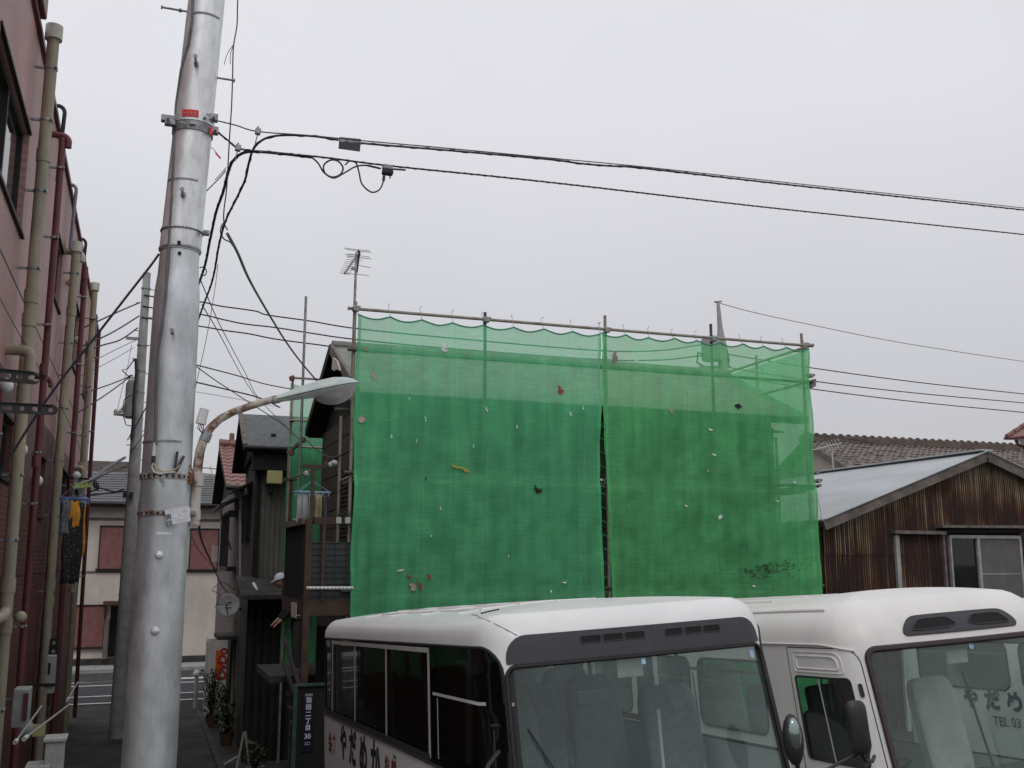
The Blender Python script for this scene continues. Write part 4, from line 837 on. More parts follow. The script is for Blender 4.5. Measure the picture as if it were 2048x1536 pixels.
# ---- street furniture and plants at the alley mouth
t = empty('marker_post', 'short pale bollard with round top beside the vending machine', 'bollard', (1.5, 28.0, 0)); part(t, 'post', MB().cyl((1.5, 28, 0), (1.5, 28, .8), .05, 12), M['conc']); part(t, 'cap', MB().ball((1.5, 28, .85), .1, 7), M['white'])
def plant(x, y, hgt, n, lab, potm, spread=.25):
    t = empty('potted_plant', lab, 'plant', (x, y, 0), 'pots along the alley houses'); gz = ground_z(x, y)
    part(t, 'pot', MB().lathe([(0, gz), (.11, gz), (.15, gz + .24), (.16, gz + .25), (.13, gz + .23), (0, gz + .2)], (x, y, 0), 16), potm)
    lf = MB(); st = MB()
    for i in range(n):
        a = random.random() * 6.28; r = random.random() * spread; z = gz + .25 + hgt * random.random()
        tip = V((x + r * math.cos(a), y + r * math.sin(a), z)); 
        if i % 6 == 0: st.tube([V((x, y, gz + .2)), V((x, y, gz + .2)).lerp(tip, .5) + V((0, 0, .05)), tip], .007, 5)
        d = V((random.uniform(-1, 1), random.uniform(-1, 1), random.uniform(-.2, .8))).normalized(); s = d.cross(V((0, 0, 1))).normalized() * .025
        lf.add([tip, tip + d * .05 + s, tip + d * .12, tip + d * .05 - s], [(0, 1, 2, 3)])
    part(t, 'stems', st, M['blackwood'], kind='stuff'); part(t, 'leaves', lf, M['leaf'], kind='stuff')
plant(1.72, 24.9, .95, 420, 'tall bushy pot plant right in front of the vending machine', M['terracotta'], .32)
plant(1.95, 24.0, .75, 300, 'middle pot plant against the dark wall', M['whitedim'], .28)
plant(1.85, 22.3, .55, 220, 'low pot plant nearest the folded stand', M['terracotta'], .25)
plant(2.0, 18.2, .35, 120, 'small pot plant near the bus end beside the corrugated wall', M['whitedim'], .2)
t = empty('folding_stand', 'small white folding A-shaped stand standing on the alley edge', 'stand', (1.85, 18.8, 0)); gz = ground_z(1.85, 18.8)
part(t, 'leg', MB().bar((1.72, 18.7, gz), (1.85, 18.8, gz + .75), .03, .02).bar((1.98, 18.7, gz), (1.87, 18.8, gz + .75), .03, .02), M['whitedim']); part(t, 'leg', MB().bar((1.74, 19.0, gz), (1.86, 18.82, gz + .72), .03, .02).bar((2.0, 19.0, gz), (1.88, 18.82, gz + .72), .03, .02), M['whitedim'])
t = solo('stray_stick', MB().tube([(1.62, 19.9, .05), (1.9, 20.4, .09)], .02, 6), M['conc'], 'pale stick lying on the ground beyond the folding stand', 'stick', loc=(1.7, 20, 0))
t = empty('white_bucket', 'small white tub on the ground left of the folding stand', 'bucket', (1.62, 17.6, 0)); gz = ground_z(1.62, 17.6)
part(t, 'tub', MB().lathe([(0, gz), (.1, gz), (.13, gz + .2), (.12, gz + .2), (.1, gz + .02), (0, gz + .02)], (1.62, 17.6, 0), 14), M['white']); part(t, 'lid', MB().lathe([(.14, gz + .2), (.05, gz + .27), (0, gz + .28)], (1.62, 17.6, 0), 14), M['white'])

# ============================================================ BROWN HOUSE behind the scaffold
GX = 2.85
h = empty('house', 'brown gabled house mostly hidden behind the large green sheets', 'house', (6, 16.5, 0))
ZE, ZR, YF, YR, YB = 6.17, 7.34, 14.45, 16.9, 19.35; XE = 10.75
part(h, 'wall', MB().b2(3.1, 10.5, 15.2, 18.9, -.1, 6.1), M['brown'])
for i in range(15):
    part(h, 'siding_board', MB().b2(3.08, 10.52, 15.165, 15.199, 1.6 + i * .3, 1.885 + i * .3), M['brown'])
    part(h, 'side_board', MB().b2(3.065, 3.099, 15.2, 18.9, 1.6 + i * .3, 1.885 + i * .3), M['brown'])
part(h, 'gable', MB().prism([(3.1, 15.2, 6.1), (3.1, YR, ZR - .2), (3.1, 18.9, 6.1)], (.1, 0, 0)), M['blackwood'])
part(h, 'roof', MB().prism([(GX, YF, ZE), (GX, YR, ZR), (GX, YB, ZE), (GX, YB, ZE - .1), (GX, YR, ZR - .11), (GX, YF, ZE - .1)], (XE - GX, 0, 0)), M['blackwood'])
dn = V((0, YF - YR, ZE - ZR)); L_ = dn.length; dn.normalize()
Rc = Matrix((V((1, 0, 0)), dn, V((1, 0, 0)).cross(dn))).transposed() @ Matrix.Rotation(.08, 3, 'X')
for i in range(12):
    part(h, 'tile_course', MB().box(V(((GX + XE) / 2, YR, ZR)) + dn * (L_ * (i + .55) / 12) + V((0, -.015, .035)), (XE - GX, L_ / 12 * 1.08, .02), Rc), M['browntile'])
part(h, 'eave_wall', MB().b2(3.1, 10.5, 15.2, 15.3, 6.1, 6.44).b2(3.1, 10.5, 18.8, 18.9, 6.1, 6.3), M['blackwood'], kind='stuff') if False else part(h, 'eave_wall', MB().b2(3.1, 10.5, 15.2, 15.3, 6.1, 6.44), M['blackwood'])
part(h, 'gable', MB().prism([(10.4, 15.2, 6.1), (10.4, YR, ZR - .2), (10.4, 18.9, 6.1)], (.1, 0, 0)), M['blackwood'])
part(h, 'bargeboard', MB().bar((GX - .02, YR, ZR + .0), (GX - .02, YF - .05, ZE + .0), .05, .16), M['fascia'])
part(h, 'bargeboard', MB().bar((GX - .02, YR, ZR + .0), (GX - .02, YB + .05, ZE + .0), .05, .16), M['blackwood'])
part(h, 'ridge_cap', MB().tube([(GX, YR, ZR + .05), (XE, YR, ZR + .05)], .09, 10), M['browntile'])
part(h, 'gable_pendant', MB().prism([onX(665, 715, GX - .08), onX(674, 722, GX - .08), onX(679, 741, GX - .08), onX(672, 738, GX - .08), onX(668, 742, GX - .08), onX(663, 738, GX - .08)], (.03, 0, 0)), M['cream'])
lw = part(h, 'louvred_shutter', MB().b2(3.0, 3.06, 15.4, 16.6, 4.0, 5.2), M['blackwood'])
for i in range(16): part(lw, 'louvre', MB().b2(2.985, 3.0, 15.42, 16.5, 4.05 + i * .07, 4.08 + i * .07), M['brown'])
# balcony as part of the house
bx0, bx1, by0, by1 = 2.12, 3.1, 14.1, 16.2; bz0, bz1 = 3.24, 4.32
part(h, 'balcony_floor', MB().b2(bx0, bx1, by0, by1, 3.02, 3.12), M['brownpost'])
part(h, 'balcony_beam', MB().b2(bx0, bx1, by0 - .05, by0 + .05, 3.0, 3.22).b2(bx0 - .04, bx0 + .04, by0 + .05, by1, 3.0, 3.2), M['brownpost'])
for x in (bx0 + .02, 2.9): part(h, 'balcony_post', MB().b2(x - .045, x + .045, by0 - .045, by0 + .045, ground_z(x, by0) - .1, 4.3), M['brownpost'])
part(h, 'balcony_post', MB().b2(2.32, 2.36, by0 - .07, by0 - .05, 3.2, 4.24), M['brownpost'])
part(h, 'pole_rest', MB().bar((2.17, by0, 4.3), (2.17, by0, 5.02), .05, .05).bar((2.02, by0, 5.04), (2.32, by0, 5.04), .05, .05).bar((2.32, by0, 5.04), (2.36, by0, 5.12), .04, .05), M['brownpost'])
part(h, 'pole_rest', MB().bar((2.14, by1 - .1, 4.3), (2.14, by1 - .1, 5.0), .05, .05).bar((2.0, by1 - .1, 5.0), (2.22, by1 - .1, 5.0), .05, .05), M['brownpost'])
part(h, 'handrail', MB().b2(bx0 + .08, bx1, by0 - .06, by0 + .05, 4.24, 4.34), M['brownpost']); part(h, 'handrail', MB().b2(bx0 - .07, bx0 + .05, by0 + .06, by1, 4.24, 4.33), M['fascia'])
gm = part(h, 'balcony_panel', MB().b2(bx0 + .07, bx1, by0 - .01, by0 + .01, 3.22, 4.0), mat('dim_blue_grey_panel', (.035, .04, .045), .7, var=.2))
for i in range(10): part(gm, 'grid_bar', MB().b2(bx0 + .07, bx1, by0 - .022, by0 - .01, 3.26 + i * .08, 3.267 + i * .08), M['black'])
for i in range(5): part(gm, 'grid_bar', MB().b2(2.36 + i * .15, 2.368 + i * .15, by0 - .03, by0 - .022, 3.22, 4.0), M['black'])
for i in range(12): part(h, 'baluster', MB().b2(bx0 - .035, bx0 - .005, by0 + .1 + i * .17, by0 + .15 + i * .17, 3.2, 4.24), M['blackwood'])
part(h, 'lattice_board', MB().b2(bx0 + .0, bx0 + .01, by0 + .06, by1, 3.2, 4.24), M['blackwood'])
part(h, 'house_number_board', MB().b2(bx0 - .06, bx0 - .05, 14.5, 15.0, 2.95, 3.15), M['cream'])
for k_ in (0, .35): part(h, 'stair_stringer', MB().bar((2.15, 16.3, 2.55 - k_), (2.15, 14.3, 1.95 - k_ * .7), .05, .05), M['concdark'])
part(h, 'stair_landing', MB().b2(1.95, 3.05, 16.3, 18.2, 1.88, 1.98), M['concdark'])
for i in range(7): part(h, 'stair_tread', MB().b2(2.2, 3.0, 16.3 - i * .27 - .26, 16.3 - i * .27, 1.7 - i * .17, 1.74 - i * .17), M['concdark'])
part(h, 'door', MB().b2(2.45, 3.05, 15.0, 15.05, ground_z(2.5, 15), 2.8), M['dark'])
t = empty('drying_pole', 'white pole lashed across the balcony front', 'pole', (2.0, 13.95, 3.4)); a = onY(613, 1176, 13.95); b = onY(706, 1176, 13.95)
part(t, 'rod', MB().cyl(a, b, .022, 10), M['white']); 
for i in range(12): part(t, 'wrap', MB().cyl(a.lerp(b, (i + .3) / 12), a.lerp(b, (i + .55) / 12), .025, 10), M['whitedim'])
t = empty('drying_pole', 'upper metal pole with knotted cords on the balcony rests', 'pole', (2.0, 14.1, 5.1)); a = onY(590, 953, 15.0); b = onY(668, 927, 14.1)
part(t, 'rod', MB().cyl(a, b, .016, 8), M['steel']); part(t, 'knot', MB().ball(onY(668, 926, 14.1), .055, 6, (1, 1, .8)).ball(onY(660, 929, 14.1), .04, 5), M['whitedim']); part(t, 'knot', MB().ball(onY(613, 948, 14.7), .05, 6), M['whitedim'])
hc = onY(624, 985, 14.6)
hanger(tuple(hc), .46, M['bluepale'], 'pale blue peg hanger above the brown balcony', rz=.15, pegs=10)
for i, (dx, m_, hh, ww, lab) in enumerate(((-.17, 'lilaccloth', .42, .07, 'first pale cloth strip from the left under the pale blue hanger'), (-.09, 'lilaccloth', .40, .07, 'second pale cloth strip from the left under the pale blue hanger'), (.0, 'yellowcloth', .38, .09, 'left cream striped sock-like cloth under the pale blue hanger'), (.1, 'yellowcloth', .38, .09, 'right cream striped sock-like cloth under the pale blue hanger'), (.2, 'greycloth', .45, .06, 'thin grey cloth at the right end of the pale blue hanger'))):
    cloth((hc.x + dx, hc.y, hc.z - .03), ww, hh, M[m_], 'hanging_cloth', lab, rz=.15, folds=1.3)
for (px, py, lab) in ((676, 1041, 'left pale flower box on the balcony rail'), (694, 1041, 'right pale flower box on the balcony rail')):
    c = onY(px, py, 14.05); t = empty('flower_box', lab, 'flower box', tuple(c)); part(t, 'box', MB().box(c, (.075, .12, .09)), M['whitedim'], bevel=.006)
    lf = MB()
    for i in range(60):
        p = c + V((random.uniform(-.07, .07), random.uniform(-.06, .06), .05 + random.random() * .08)); d = V((random.uniform(-1, 1), random.uniform(-1, 1), random.uniform(0, 1))).normalized() * .03
        lf.add([p, p + d.cross(V((0, 0, 1))) * .4 + d * .5, p + d, p - d.cross(V((0, 0, 1))) * .4 + d * .5], [(0, 1, 2, 3)])
    part(t, 'leaves', lf, M['leaf'], kind='stuff')
t = empty('white_tray', 'small white tub on the left balcony rail', 'tub', tuple(onX(593, 1043, 2.1))); part(t, 'tub', MB().box(onX(593, 1043, 2.1), (.08, .25, .07)), M['white'], bevel=.01)
# ---- roof antenna and mast
t = empty('tv_antenna', 'television antenna on a thin mast above the left end of the green sheet', 'antenna', tuple(onY(704, 790, 14.6)))
AY = 14.6; part(t, 'mast', MB().tube([onY(702, 800, AY), onY(708, 640, AY), onY(713, 505, AY)], .02, 10), M['steel'])
bm = part(t, 'boom', MB().bar(onY(689, 547, AY - .3), onY(714, 510, AY + .3), .025, .025), M['steel'])
e0, e1 = onY(689, 547, AY - .3), onY(714, 510, AY + .3)
for i in range(11):
    c = e0.lerp(e1, i / 10); hw_ = .075 + .006 * i; part(bm, 'element', MB().cyl(c - V((hw_, 0, -.008)), c + V((hw_ * 1.0, 0, -.012)), .004, 5), M['steel'])
rs_ = part(t, 'reflector', MB().tube([onY(713, 545, AY), onY(716, 520, AY), onY(719, 506, AY), onY(716, 501, AY)], .02, 6), M['darkmetal'])
for (x0, y0, x1, y1) in ((687, 496, 740, 502), (692, 499, 743, 505), (689, 508, 739, 514), (692, 512, 743, 518), (717, 531, 741, 535), (681, 546, 738, 551)): part(rs_, 'element', MB().cyl(onY(x0, y0, AY), onY(x1, y1, AY), .0055, 5), M['steel'])
part(t, 'clamp', MB().box(onY(706, 537, AY), (.05, .04, .04)), M['steel'])

# ============================================================ SCAFFOLD AND SHEETS
SY = 14.0
sc_ = empty('scaffold', 'tall pipe scaffold along the front of the brown house', 'scaffold', (6.6, 14.2, .5))
PX = [2.70, 4.70, 6.72, 8.66, 10.45]
for i, x in enumerate(PX):
    zt = (7.47, 7.48, 7.60, 7.62, 7.6)[i]
    p = part(sc_, 'standard', MB().cyl((x, SY + .12, ground_z(x, SY) - .1), (x, SY + .12, zt), .0243, 12), M['scaf'] if i in (0, 2, 4) else M['scafshade'])
    part(p, 'clamp', MB().box((x, SY + .06, 7.35), (.09, .1, .08)).cyl((x - .05, SY + .02, 7.36), (x + .06, SY + .02, 7.38), .014, 6), M['steel'], bevel=.008)
    part(sc_, 'standard', MB().cyl((x, SY + 1.0, ground_z(x, SY) - .1), (x, SY + 1.0, 5.9), .0243, 12), M['scaf'])
def ledger(z, y=SY + .05, x0=2.6, x1=10.6, sag=0, m='scafshade'):
    return part(sc_, 'ledger', MB().cyl((x0, y, z), (x1, y, z + sag), .0243, 12), M[m])
ledger(7.345, SY + .05, 2.58, 10.62, .03, 'scaf')
for z in (6.74, 4.97, 3.33, 1.9): ledger(z, SY + .07)
for z in (6.0, 4.3): ledger(z, SY + 1.0)
for x in PX:
    for z in (4.93,): part(sc_, 'transom', MB().cyl((x + .05, SY + .08, z), (x + .05, SY + 1.1, z), .0243, 10), M['scaf'])
    for j in range(0): pass
for z in (4.86, 3.2):
    for i in range(4):
        for j in range(3): part(sc_, 'plank', MB().b2(PX[i] + .04, PX[i + 1] - .02, SY + .17 + j * .26, SY + .41 + j * .26, z, z + .045), M['plank'])
for (px, py) in ((1625, 752), (1627, 768), (1627, 772), (1637, 945), (1640, 962), (1615, 690)):
    c = onY(px, py, SY + .1); part(sc_, 'pipe_end', MB().cyl(c - V((.12, 0, .0)), c + V((.04, 0, .02)), .024, 10), M['scaf']); part(sc_, 'coupler', MB().box(c - V((.04, 0, 0)), (.06, .09, .07)), M['steel'], bevel=.01)
RX_ = 10.52
for z_ in (7.36, 6.75, 4.97): part(sc_, 'return_ledger', MB().cyl((RX_, SY - .1, z_), (RX_, SY + 4.6, z_), .0243, 10), M['scaf'])
for y in (SY + 1.6, SY + 3.1, SY + 4.5): part(sc_, 'standard', MB().cyl((RX_, y, .3), (RX_, y, 7.5), .0243, 10), M['scaf'])
def sheet_y(x, z):
    """slack of the sheet: pressed onto the pipes, bellied between them, with vertical drapes"""
    f = 0
    f += .030 * math.sin(x * 2.3 + z * .5) * .6 + .016 * noise.noise((x * 2.5, z * .5, 3.1)) + .02 * noise.noise((x * 1.1, z * 1.3, 8.0)) + .014 * noise.noise((x * 7, z * .9, 1.0)) + .05 * max(0, noise.noise((x * 1.6 + z * .35, z * .28, 5.5))) + .022 * noise.noise((x * 3 + z * 2, z * 2.6 - x, 9.0)) + .016 * noise.noise((x * 4 - z * 3, z * 3.5, 2.0)) + .03 * noise.noise((x * 2.2, z * 1.6 + 4, 6.0))
    for zl in (6.74, 4.97, 3.33): f += .010 * math.exp(-((z - zl) / .12) ** 2)
    f -= .05
    return SY + f * 1.0
def make_sheet(name, label, xl, xr, z0, topz, m, folds=0.0, ties=9, tilt=0):
    nu, nv = 220, 150; t = empty(name, label, 'netting', (xl(5), SY, 5), 'green mesh sheets on the scaffold')
    def fn(u, v):
        z = z0 + (topz - z0) * v
        x = xl(z) + (xr(z) - xl(z)) * u
        sg = .055 * math.sin(math.pi * ((u * ties) % 1.0)) ** 1.0 * max(0, (v - .9) / .1) ** 2
        y = sheet_y(x, z)
        if folds:
            q_ = math.sin(math.pi * x / .56); q_ = max(-1, min(1, q_ * 6)); t_ = (z / .60) % 2; t_ = t_ - .5 if t_ < 1 else 1.5 - t_
            y += folds * q_ * t_
        e_ = min(u, 1 - u)
        y += .02 * math.exp(-e_ * 40) * math.sin(z * 5)
        return V((x, y, z + (x - 6.6) * .004 - sg))
    part(t, 'mesh_sheet', MB().grid(fn, nu, nv), m)
    hem = MB()
    top = [fn(i / nu, 1) + V((0, -.004, 0)) for i in range(nu + 1)]
    hem.tube(top, .012, 5)
    part(t, 'top_hem', hem, M['nethem'])
    for uu in (0, 1): part(t, 'side_hem', MB().grid(lambda u, v: fn(uu, v) + V(((u - .5) * .05 + (.025 if uu == 0 else -.025), -.004, 0)), 1, 90), M['nethem'] if False else m)
    for i in range(ties + 1):
        p = fn(min(1, i / ties), 1); q = V((p.x, SY + .02, 7.37))
        part(t, 'tie', MB().tube([p, V((p.x, SY + .01, 7.33)), q + V((0, 0, .01)), q + V((.02 * random.uniform(-1, 1), .03, .05 + .03 * random.random())), q + V((.05 * random.uniform(-1, 1), 0, .09))], .0045, 5), M['steel'])
    return t
xlA = lambda z: 2.70 + .012 * math.sin(z * 3) + .02 * (7.3 - z) / 4
xrA = lambda z: 6.555 - .055 * max(0, min(1, (6.2 - z) / 1.2)) + .03 * max(0, 5 - z) + (.006 * math.sin(z * 5) if z < 6 else 0)
xlB = lambda z: 6.575 + (0 if z > 6.2 else (6.2 - z) * .035)
xrB = lambda z: 10.47 + .012 * math.sin(z * 3 + 1) + (-.01 * (z - 5))
sA = make_sheet('mesh_sheet_panel', 'left green mesh sheet, bluer green with loose drapes', xlA, xrA, 1.2, 7.25, M['net'], ties=8)
sB = make_sheet('mesh_sheet_panel', 'right green mesh sheet, with square fold marks and dark smear', xlB, xrB, 1.2, 7.27, M['net2'], folds=.020, ties=9)
tt = empty('mesh_sheet_panel', 'side green mesh sheet running back from the right scaffold corner', 'netting', (RX_, SY, 5), 'green mesh sheets on the scaffold')
part(tt, 'mesh_sheet', MB().grid(lambda u, v: V((RX_ + .02 * math.sin(u * 20) * .5, SY + .1 + u * 4.4, 1.2 + v * 6.1)), 40, 20), M['net2'])
# lacing between the two sheets
lc = MB()
for i in range(13):
    z = 3.3 + i * .21; xa = xrA(z) - .01; xb = xlB(z - .05) + .02
    lc.tube([V((xa, SY - .06, z)), V((xb, SY - .06, z - .06)), V((xb - .02, SY - .06, z - .09))], .004, 4)
part(sA, 'lacing', lc, M['nethem'])
def patch(par, pts, m, d=-.055, lab=None, name='patch'):
    rj = random.Random(int(pts[0][0] * 7 + pts[0][1])); q2 = []
    for i_, a_ in enumerate(pts):
        b_ = pts[(i_ + 1) % len(pts)]; l_ = math.hypot(b_[0] - a_[0], b_[1] - a_[1]) * .16
        q2 += [(a_[0] + (b_[0] - a_[0]) * f_ + rj.uniform(-l_, l_), a_[1] + (b_[1] - a_[1]) * f_ + rj.uniform(-l_, l_)) for f_ in (.1, .42, .75)]
    ps = [onY(px, py, SY) for px, py in q2]; ps = [V((p.x, sheet_y(p.x, p.z) - .022, p.z)) for p in ps]
    c = sum(ps, V()) / len(ps); n = len(ps)
    part(par, name, MB().add(ps + [p + V((0, .003, 0)) for p in ps], [tuple(range(n)), tuple(range(n, 2 * n))[::-1]]), m, label=lab)
patch(sA, ((882, 690), (888, 688), (889, 700), (894, 703), (885, 705), (881, 702)), M['skytear_stainwhite']); patch(sA, ((1155, 690), (1158, 691), (1158, 699), (1155, 698)), M['skytear_stainwhite'])  # two tears in the sheet: bright sky behind them painted as white patches
patch(sA, ((1110, 770), (1118, 773), (1119, 780), (1125, 780), (1118, 790), (1112, 787), (1115, 780)), M['stainred'], lab='rust red patch'); patch(sA, ((726, 695), (735, 698), (734, 703), (728, 701)), M['stainpink'])
patch(sA, ((713, 838), (722, 833), (730, 838), (725, 845), (715, 846)), M['stainpink']); patch(sA, ((742, 748), (748, 744), (752, 758), (746, 760)), M['stainpink'])
patch(sA, ((899, 929), (915, 933), (926, 936), (943, 943), (930, 945), (912, 938), (902, 934)), M['stainyellow'], lab='yellow scuff'); patch(sA, ((1067, 968), (1070, 975), (1079, 981), (1082, 975), (1079, 986), (1072, 987), (1066, 978)), M['stainblack'])
patch(sA, ((810, 1150), (822, 1152), (818, 1160)), M['stainred']); patch(sA, ((852, 1150), (861, 1150), (858, 1162)), M['stainred']); patch(sA, ((828, 1156), (834, 1158), (843, 1180), (836, 1176)), M['stainred']); patch(sA, ((818, 1168), (826, 1166), (828, 1182), (820, 1182)), M['stainpink'])
patch(sA, ((1118, 1164), (1130, 1162), (1126, 1168)), M['skytear_stainwhite']); patch(sA, ((848, 955), (852, 955), (846, 965)), M['stainblack']); patch(sA, ((790, 1140), (806, 1137), (806, 1139), (794, 1142)), M['skytear_stainwhite'])
patch(sB, ((1432, 1032), (1440, 1030), (1438, 1038), (1432, 1039)), M['skytear_stainwhite']); patch(sB, ((1339, 815), (1343, 820), (1342, 828), (1338, 826)), M['stainpink']); patch(sB, ((1223, 706), (1232, 702), (1230, 725), (1221, 728)), M['stainpink'])
patch(sB, ((1466, 812), (1474, 808), (1480, 816), (1470, 820)), M['stainblack'])
smb = MB()
for i in range(150):
    u_ = random.gauss(0, 1); px_ = 1535 + u_ * 32; py_ = 1138 - u_ * 3 + random.gauss(0, 6 + 4 * random.random()); c_ = onY(px_, py_, SY); c_.y = sheet_y(c_.x, c_.z) - .028; w_ = random.uniform(.008, .03); h_ = random.uniform(.003, .012)
    smb.add([c_ + V((-w_, 0, random.uniform(-h_, h_))), c_ + V((0, 0, -h_)), c_ + V((w_, 0, random.uniform(-h_, h_))), c_ + V((0, 0, h_))], [(0, 1, 2, 3)])
part(sB, 'smear', smb, M['stainblack'], label='black smear of soot near the lower right corner', kind='stuff')
for px, py, l_ in ((1218, 700, 6), (1196, 958, 4), (1268, 720, 8), (1412, 858, 9), (1420, 908, 8), (1545, 1000, 9), (1366, 1010, 5), (1583, 962, 6), (1410, 940, 5), (1500, 1170, 7)): patch(sB, ((px, py), (px + l_, py + 2), (px + l_ - 1, py + 5), (px + 1, py + 3)), M['skytear_stainwhite'])
for px, py, l_ in ((815, 797, 5), (780, 870, 7), (847, 835, 9), (1030, 850, 7), (1160, 815, 6), (970, 815, 9), (828, 880, 7), (944, 890, 8), (1135, 825, 8), (877, 1014, 6), (1013, 1110, 5), (1098, 1180, 5), (858, 1070, 4)): patch(sA, ((px, py), (px + 2, py), (px + 2.5, py + l_), (px + .6, py + l_)), M['skytear_stainwhite'])

# ---- rear scaffold with its own sheet
BY = 20.0
t = empty('scaffold', 'rear scaffold of thin pipes behind the street lamp head', 'scaffold', (3.0, BY, 0))
a = onY(578, 755, BY); zt = a.z
part(t, 'ledger', MB().cyl((a.x, BY, zt), (6.5, BY, zt), .0243, 10), M['scaf'])
for px in (584,): x = onY(px, 800, BY).x; part(t, 'standard', MB().cyl((x, BY, 0), (x, BY, zt + .05), .0243, 10), M['scaf'])
part(t, 'standard', MB().cyl((4.5, BY, 0), (4.5, BY, zt + .05), .0243, 10), M['scaf'])
for py in (840, 893): z = onY(580, py, BY - .2).z; part(t, 'ledger', MB().cyl((a.x + .02, BY - .2, z), (3.4, BY - .2, z), .0243, 10), M['scaf'])
p_ = onY(612, 593, 17.8); part(t, 'standard', MB().cyl((p_.x, 17.8, 0), (p_.x, 17.8, p_.z), .0243, 10), M['steel'])
part(t, 'brace', MB().bar(onY(576, 905, 18.6), onY(606, 880, 17.9), .05, .05), M['steel'])
for px, py in ((584, 757), (584, 840), (606, 880), (583, 906)): part(t, 'clamp', MB().box(onY(px, py, 18 if py > 870 else BY - .1), (.09, .09, .09)), M['rust'], bevel=.01)
t2 = empty('mesh_sheet_panel', 'small green mesh sheet hung on the rear scaffold left of the house', 'netting', (3, BY, 5), 'green mesh sheets on the scaffold')
part(t2, 'mesh_sheet', MB().grid(lambda u, v: V((a.x + .04 + u * 3.8, BY + .06 + .03 * math.sin(u * 30), 1.5 + v * (zt - 1.6) - .05 * abs(math.sin(u * 18)) * max(0, v - .9) * 10)), 60, 30), M['net'])

# ============================================================ WAREHOUSE right
WY = 15.0; kx = WY / 15.0
def WP(px, py, y=WY): return onY(px, py, y)
wh = empty('warehouse', 'low shed with rust-streaked corrugated gable and pale sheet roof on the right', 'shed', tuple(WP(1955, 912)))
wl = WP(1632, 1046); wa = WP(1955, 912); wr = V((wa.x + (wa.x - wl.x), WY, wl.z)); rise = (wa.z - wl.z) / (wa.x - wl.x)
topf = lambda x: wa.z - abs(x - wa.x) * rise - .02
wx0 = WP(1892, 1070).x; wx1 = WP(2036, 1070).x; wz1 = WP(1900, 1070).z; wz0 = 1.6
x = wl.x + .12; i = 0
while x < wr.x - .2:
    x2 = min(x + .62, wr.x - .15)
    if x < wa.x < x2: x2 = wa.x
    segs = [(1.0, None)] if not (x2 > wx0 and x < wx1) else None
    if x2 > wx0 + .02 and x < wx1 - .02:
        if x < wx0 - .02: x2 = wx0
        elif x2 > wx1: x2 = wx1
        if x < wx0 - .02: part(wh, 'corrugated_sheet', corr_sheet(x, x2, WY - random.uniform(0, .008), .6, 0, .048, .008, top=topf, ph=wa.x), M['rustwall'])
        else: part(wh, 'corrugated_sheet', corr_sheet(x, x2, WY - random.uniform(0, .008), wz1 + .02, 0, .048, .008, top=topf, ph=wa.x), M['rustwall'])
    else:
        zj = WP(1700, 1108).z
        if x < WP(1790, 1100).x and x2 > x:
            part(wh, 'corrugated_sheet', corr_sheet(x, x2, WY - .012 - random.uniform(0, .006), zj - .02, 0, .048, .008, top=topf, ph=wa.x), M['rustwall']); part(wh, 'corrugated_sheet', corr_sheet(x, x2, WY, .6, zj, .048, .008, ph=wa.x), M['rustwall'])
        else: part(wh, 'corrugated_sheet', corr_sheet(x, x2, WY - random.uniform(0, .008), .6, 0, .048, .008, top=topf, ph=wa.x), M['rustwall'])
    x = x2
WD_ = 11
for s in (-1, 1):
    e_ = wl if s < 0 else wr; n_ = 11
    for i in range(n_):
        y0 = WY - .25 + i * WD_ / n_; y1 = y0 + WD_ / n_ - .005; q = V((e_.x + s * .05, 0, e_.z + .03)); r2 = V((wa.x, 0, wa.z + .05))
        part(wh, 'roof_sheet', MB().prism([(q.x, y0, q.z), (r2.x, y0, r2.z), (r2.x, y1, r2.z), (q.x, y1, q.z)], (0, 0, .02)), M['roofmetal'])
    part(wh, 'bargeboard', MB().bar((wa.x, WY - .22, wa.z - .03), (e_.x, WY - .22, e_.z - .05), .05, .17), M['fascia'])
    part(wh, 'verge_flashing', MB().bar((wa.x, WY - .24, wa.z + .075), (e_.x, WY - .24, e_.z + .055), .08, .012), M['roofmetal'])
part(wh, 'ridge_cap', MB().bar((wa.x, WY - .25, wa.z + .09), (wa.x, WY + WD_, wa.z + .09), .3, .03), M['roofmetal'])
for x_ in (wl.x + .1, wr.x - .14): part(wh, 'side_wall', MB().b2(x_, x_ + .04, WY + .05, WY + WD_, .5, wl.z), M['rustwall'])
part(wh, 'inner_back', MB().b2(wl.x + .2, wr.x - .2, WY + 1.6, WY + 1.65, .5, wl.z), M['dark'])
def strip(p0, p1, w_, d, m, nm, y=WY - .05): a = onY(*p0, y); b = onY(*p1, y); part(wh, nm, MB().bar(a, b, d, w_), m)
strip((1785, 1064), (1888, 1066), .06, .14, M['fascia'], 'hood_rail', WY - .08); strip((1876, 1053), (2044, 1054), .05, .22, M['fascia'], 'hood_rail', WY - .1)
strip((1888, 1062), (2044, 1062), .07, .1, M['dark'], 'lintel', WY - .06)
for (p0, p1, wd, m_) in (((1793, 1070), (1802, 1200), .085, M['conc']), ((1886, 1070), (1892, 1200), .045, M['fascia'])):
    a = onY(*p0, WY - .06); b = onY(*p1, WY - .06); b = V((a.x, a.y, .6)); part(wh, 'upright', MB().b2(a.x - wd / 2, a.x + wd / 2, WY - .08, WY - .02, .6, a.z), m_)
fr = MB(); X0, X1, Z1, Z0 = wx0 + .02, wx1, wz1, 1.7; XM = WP(1953, 1100).x
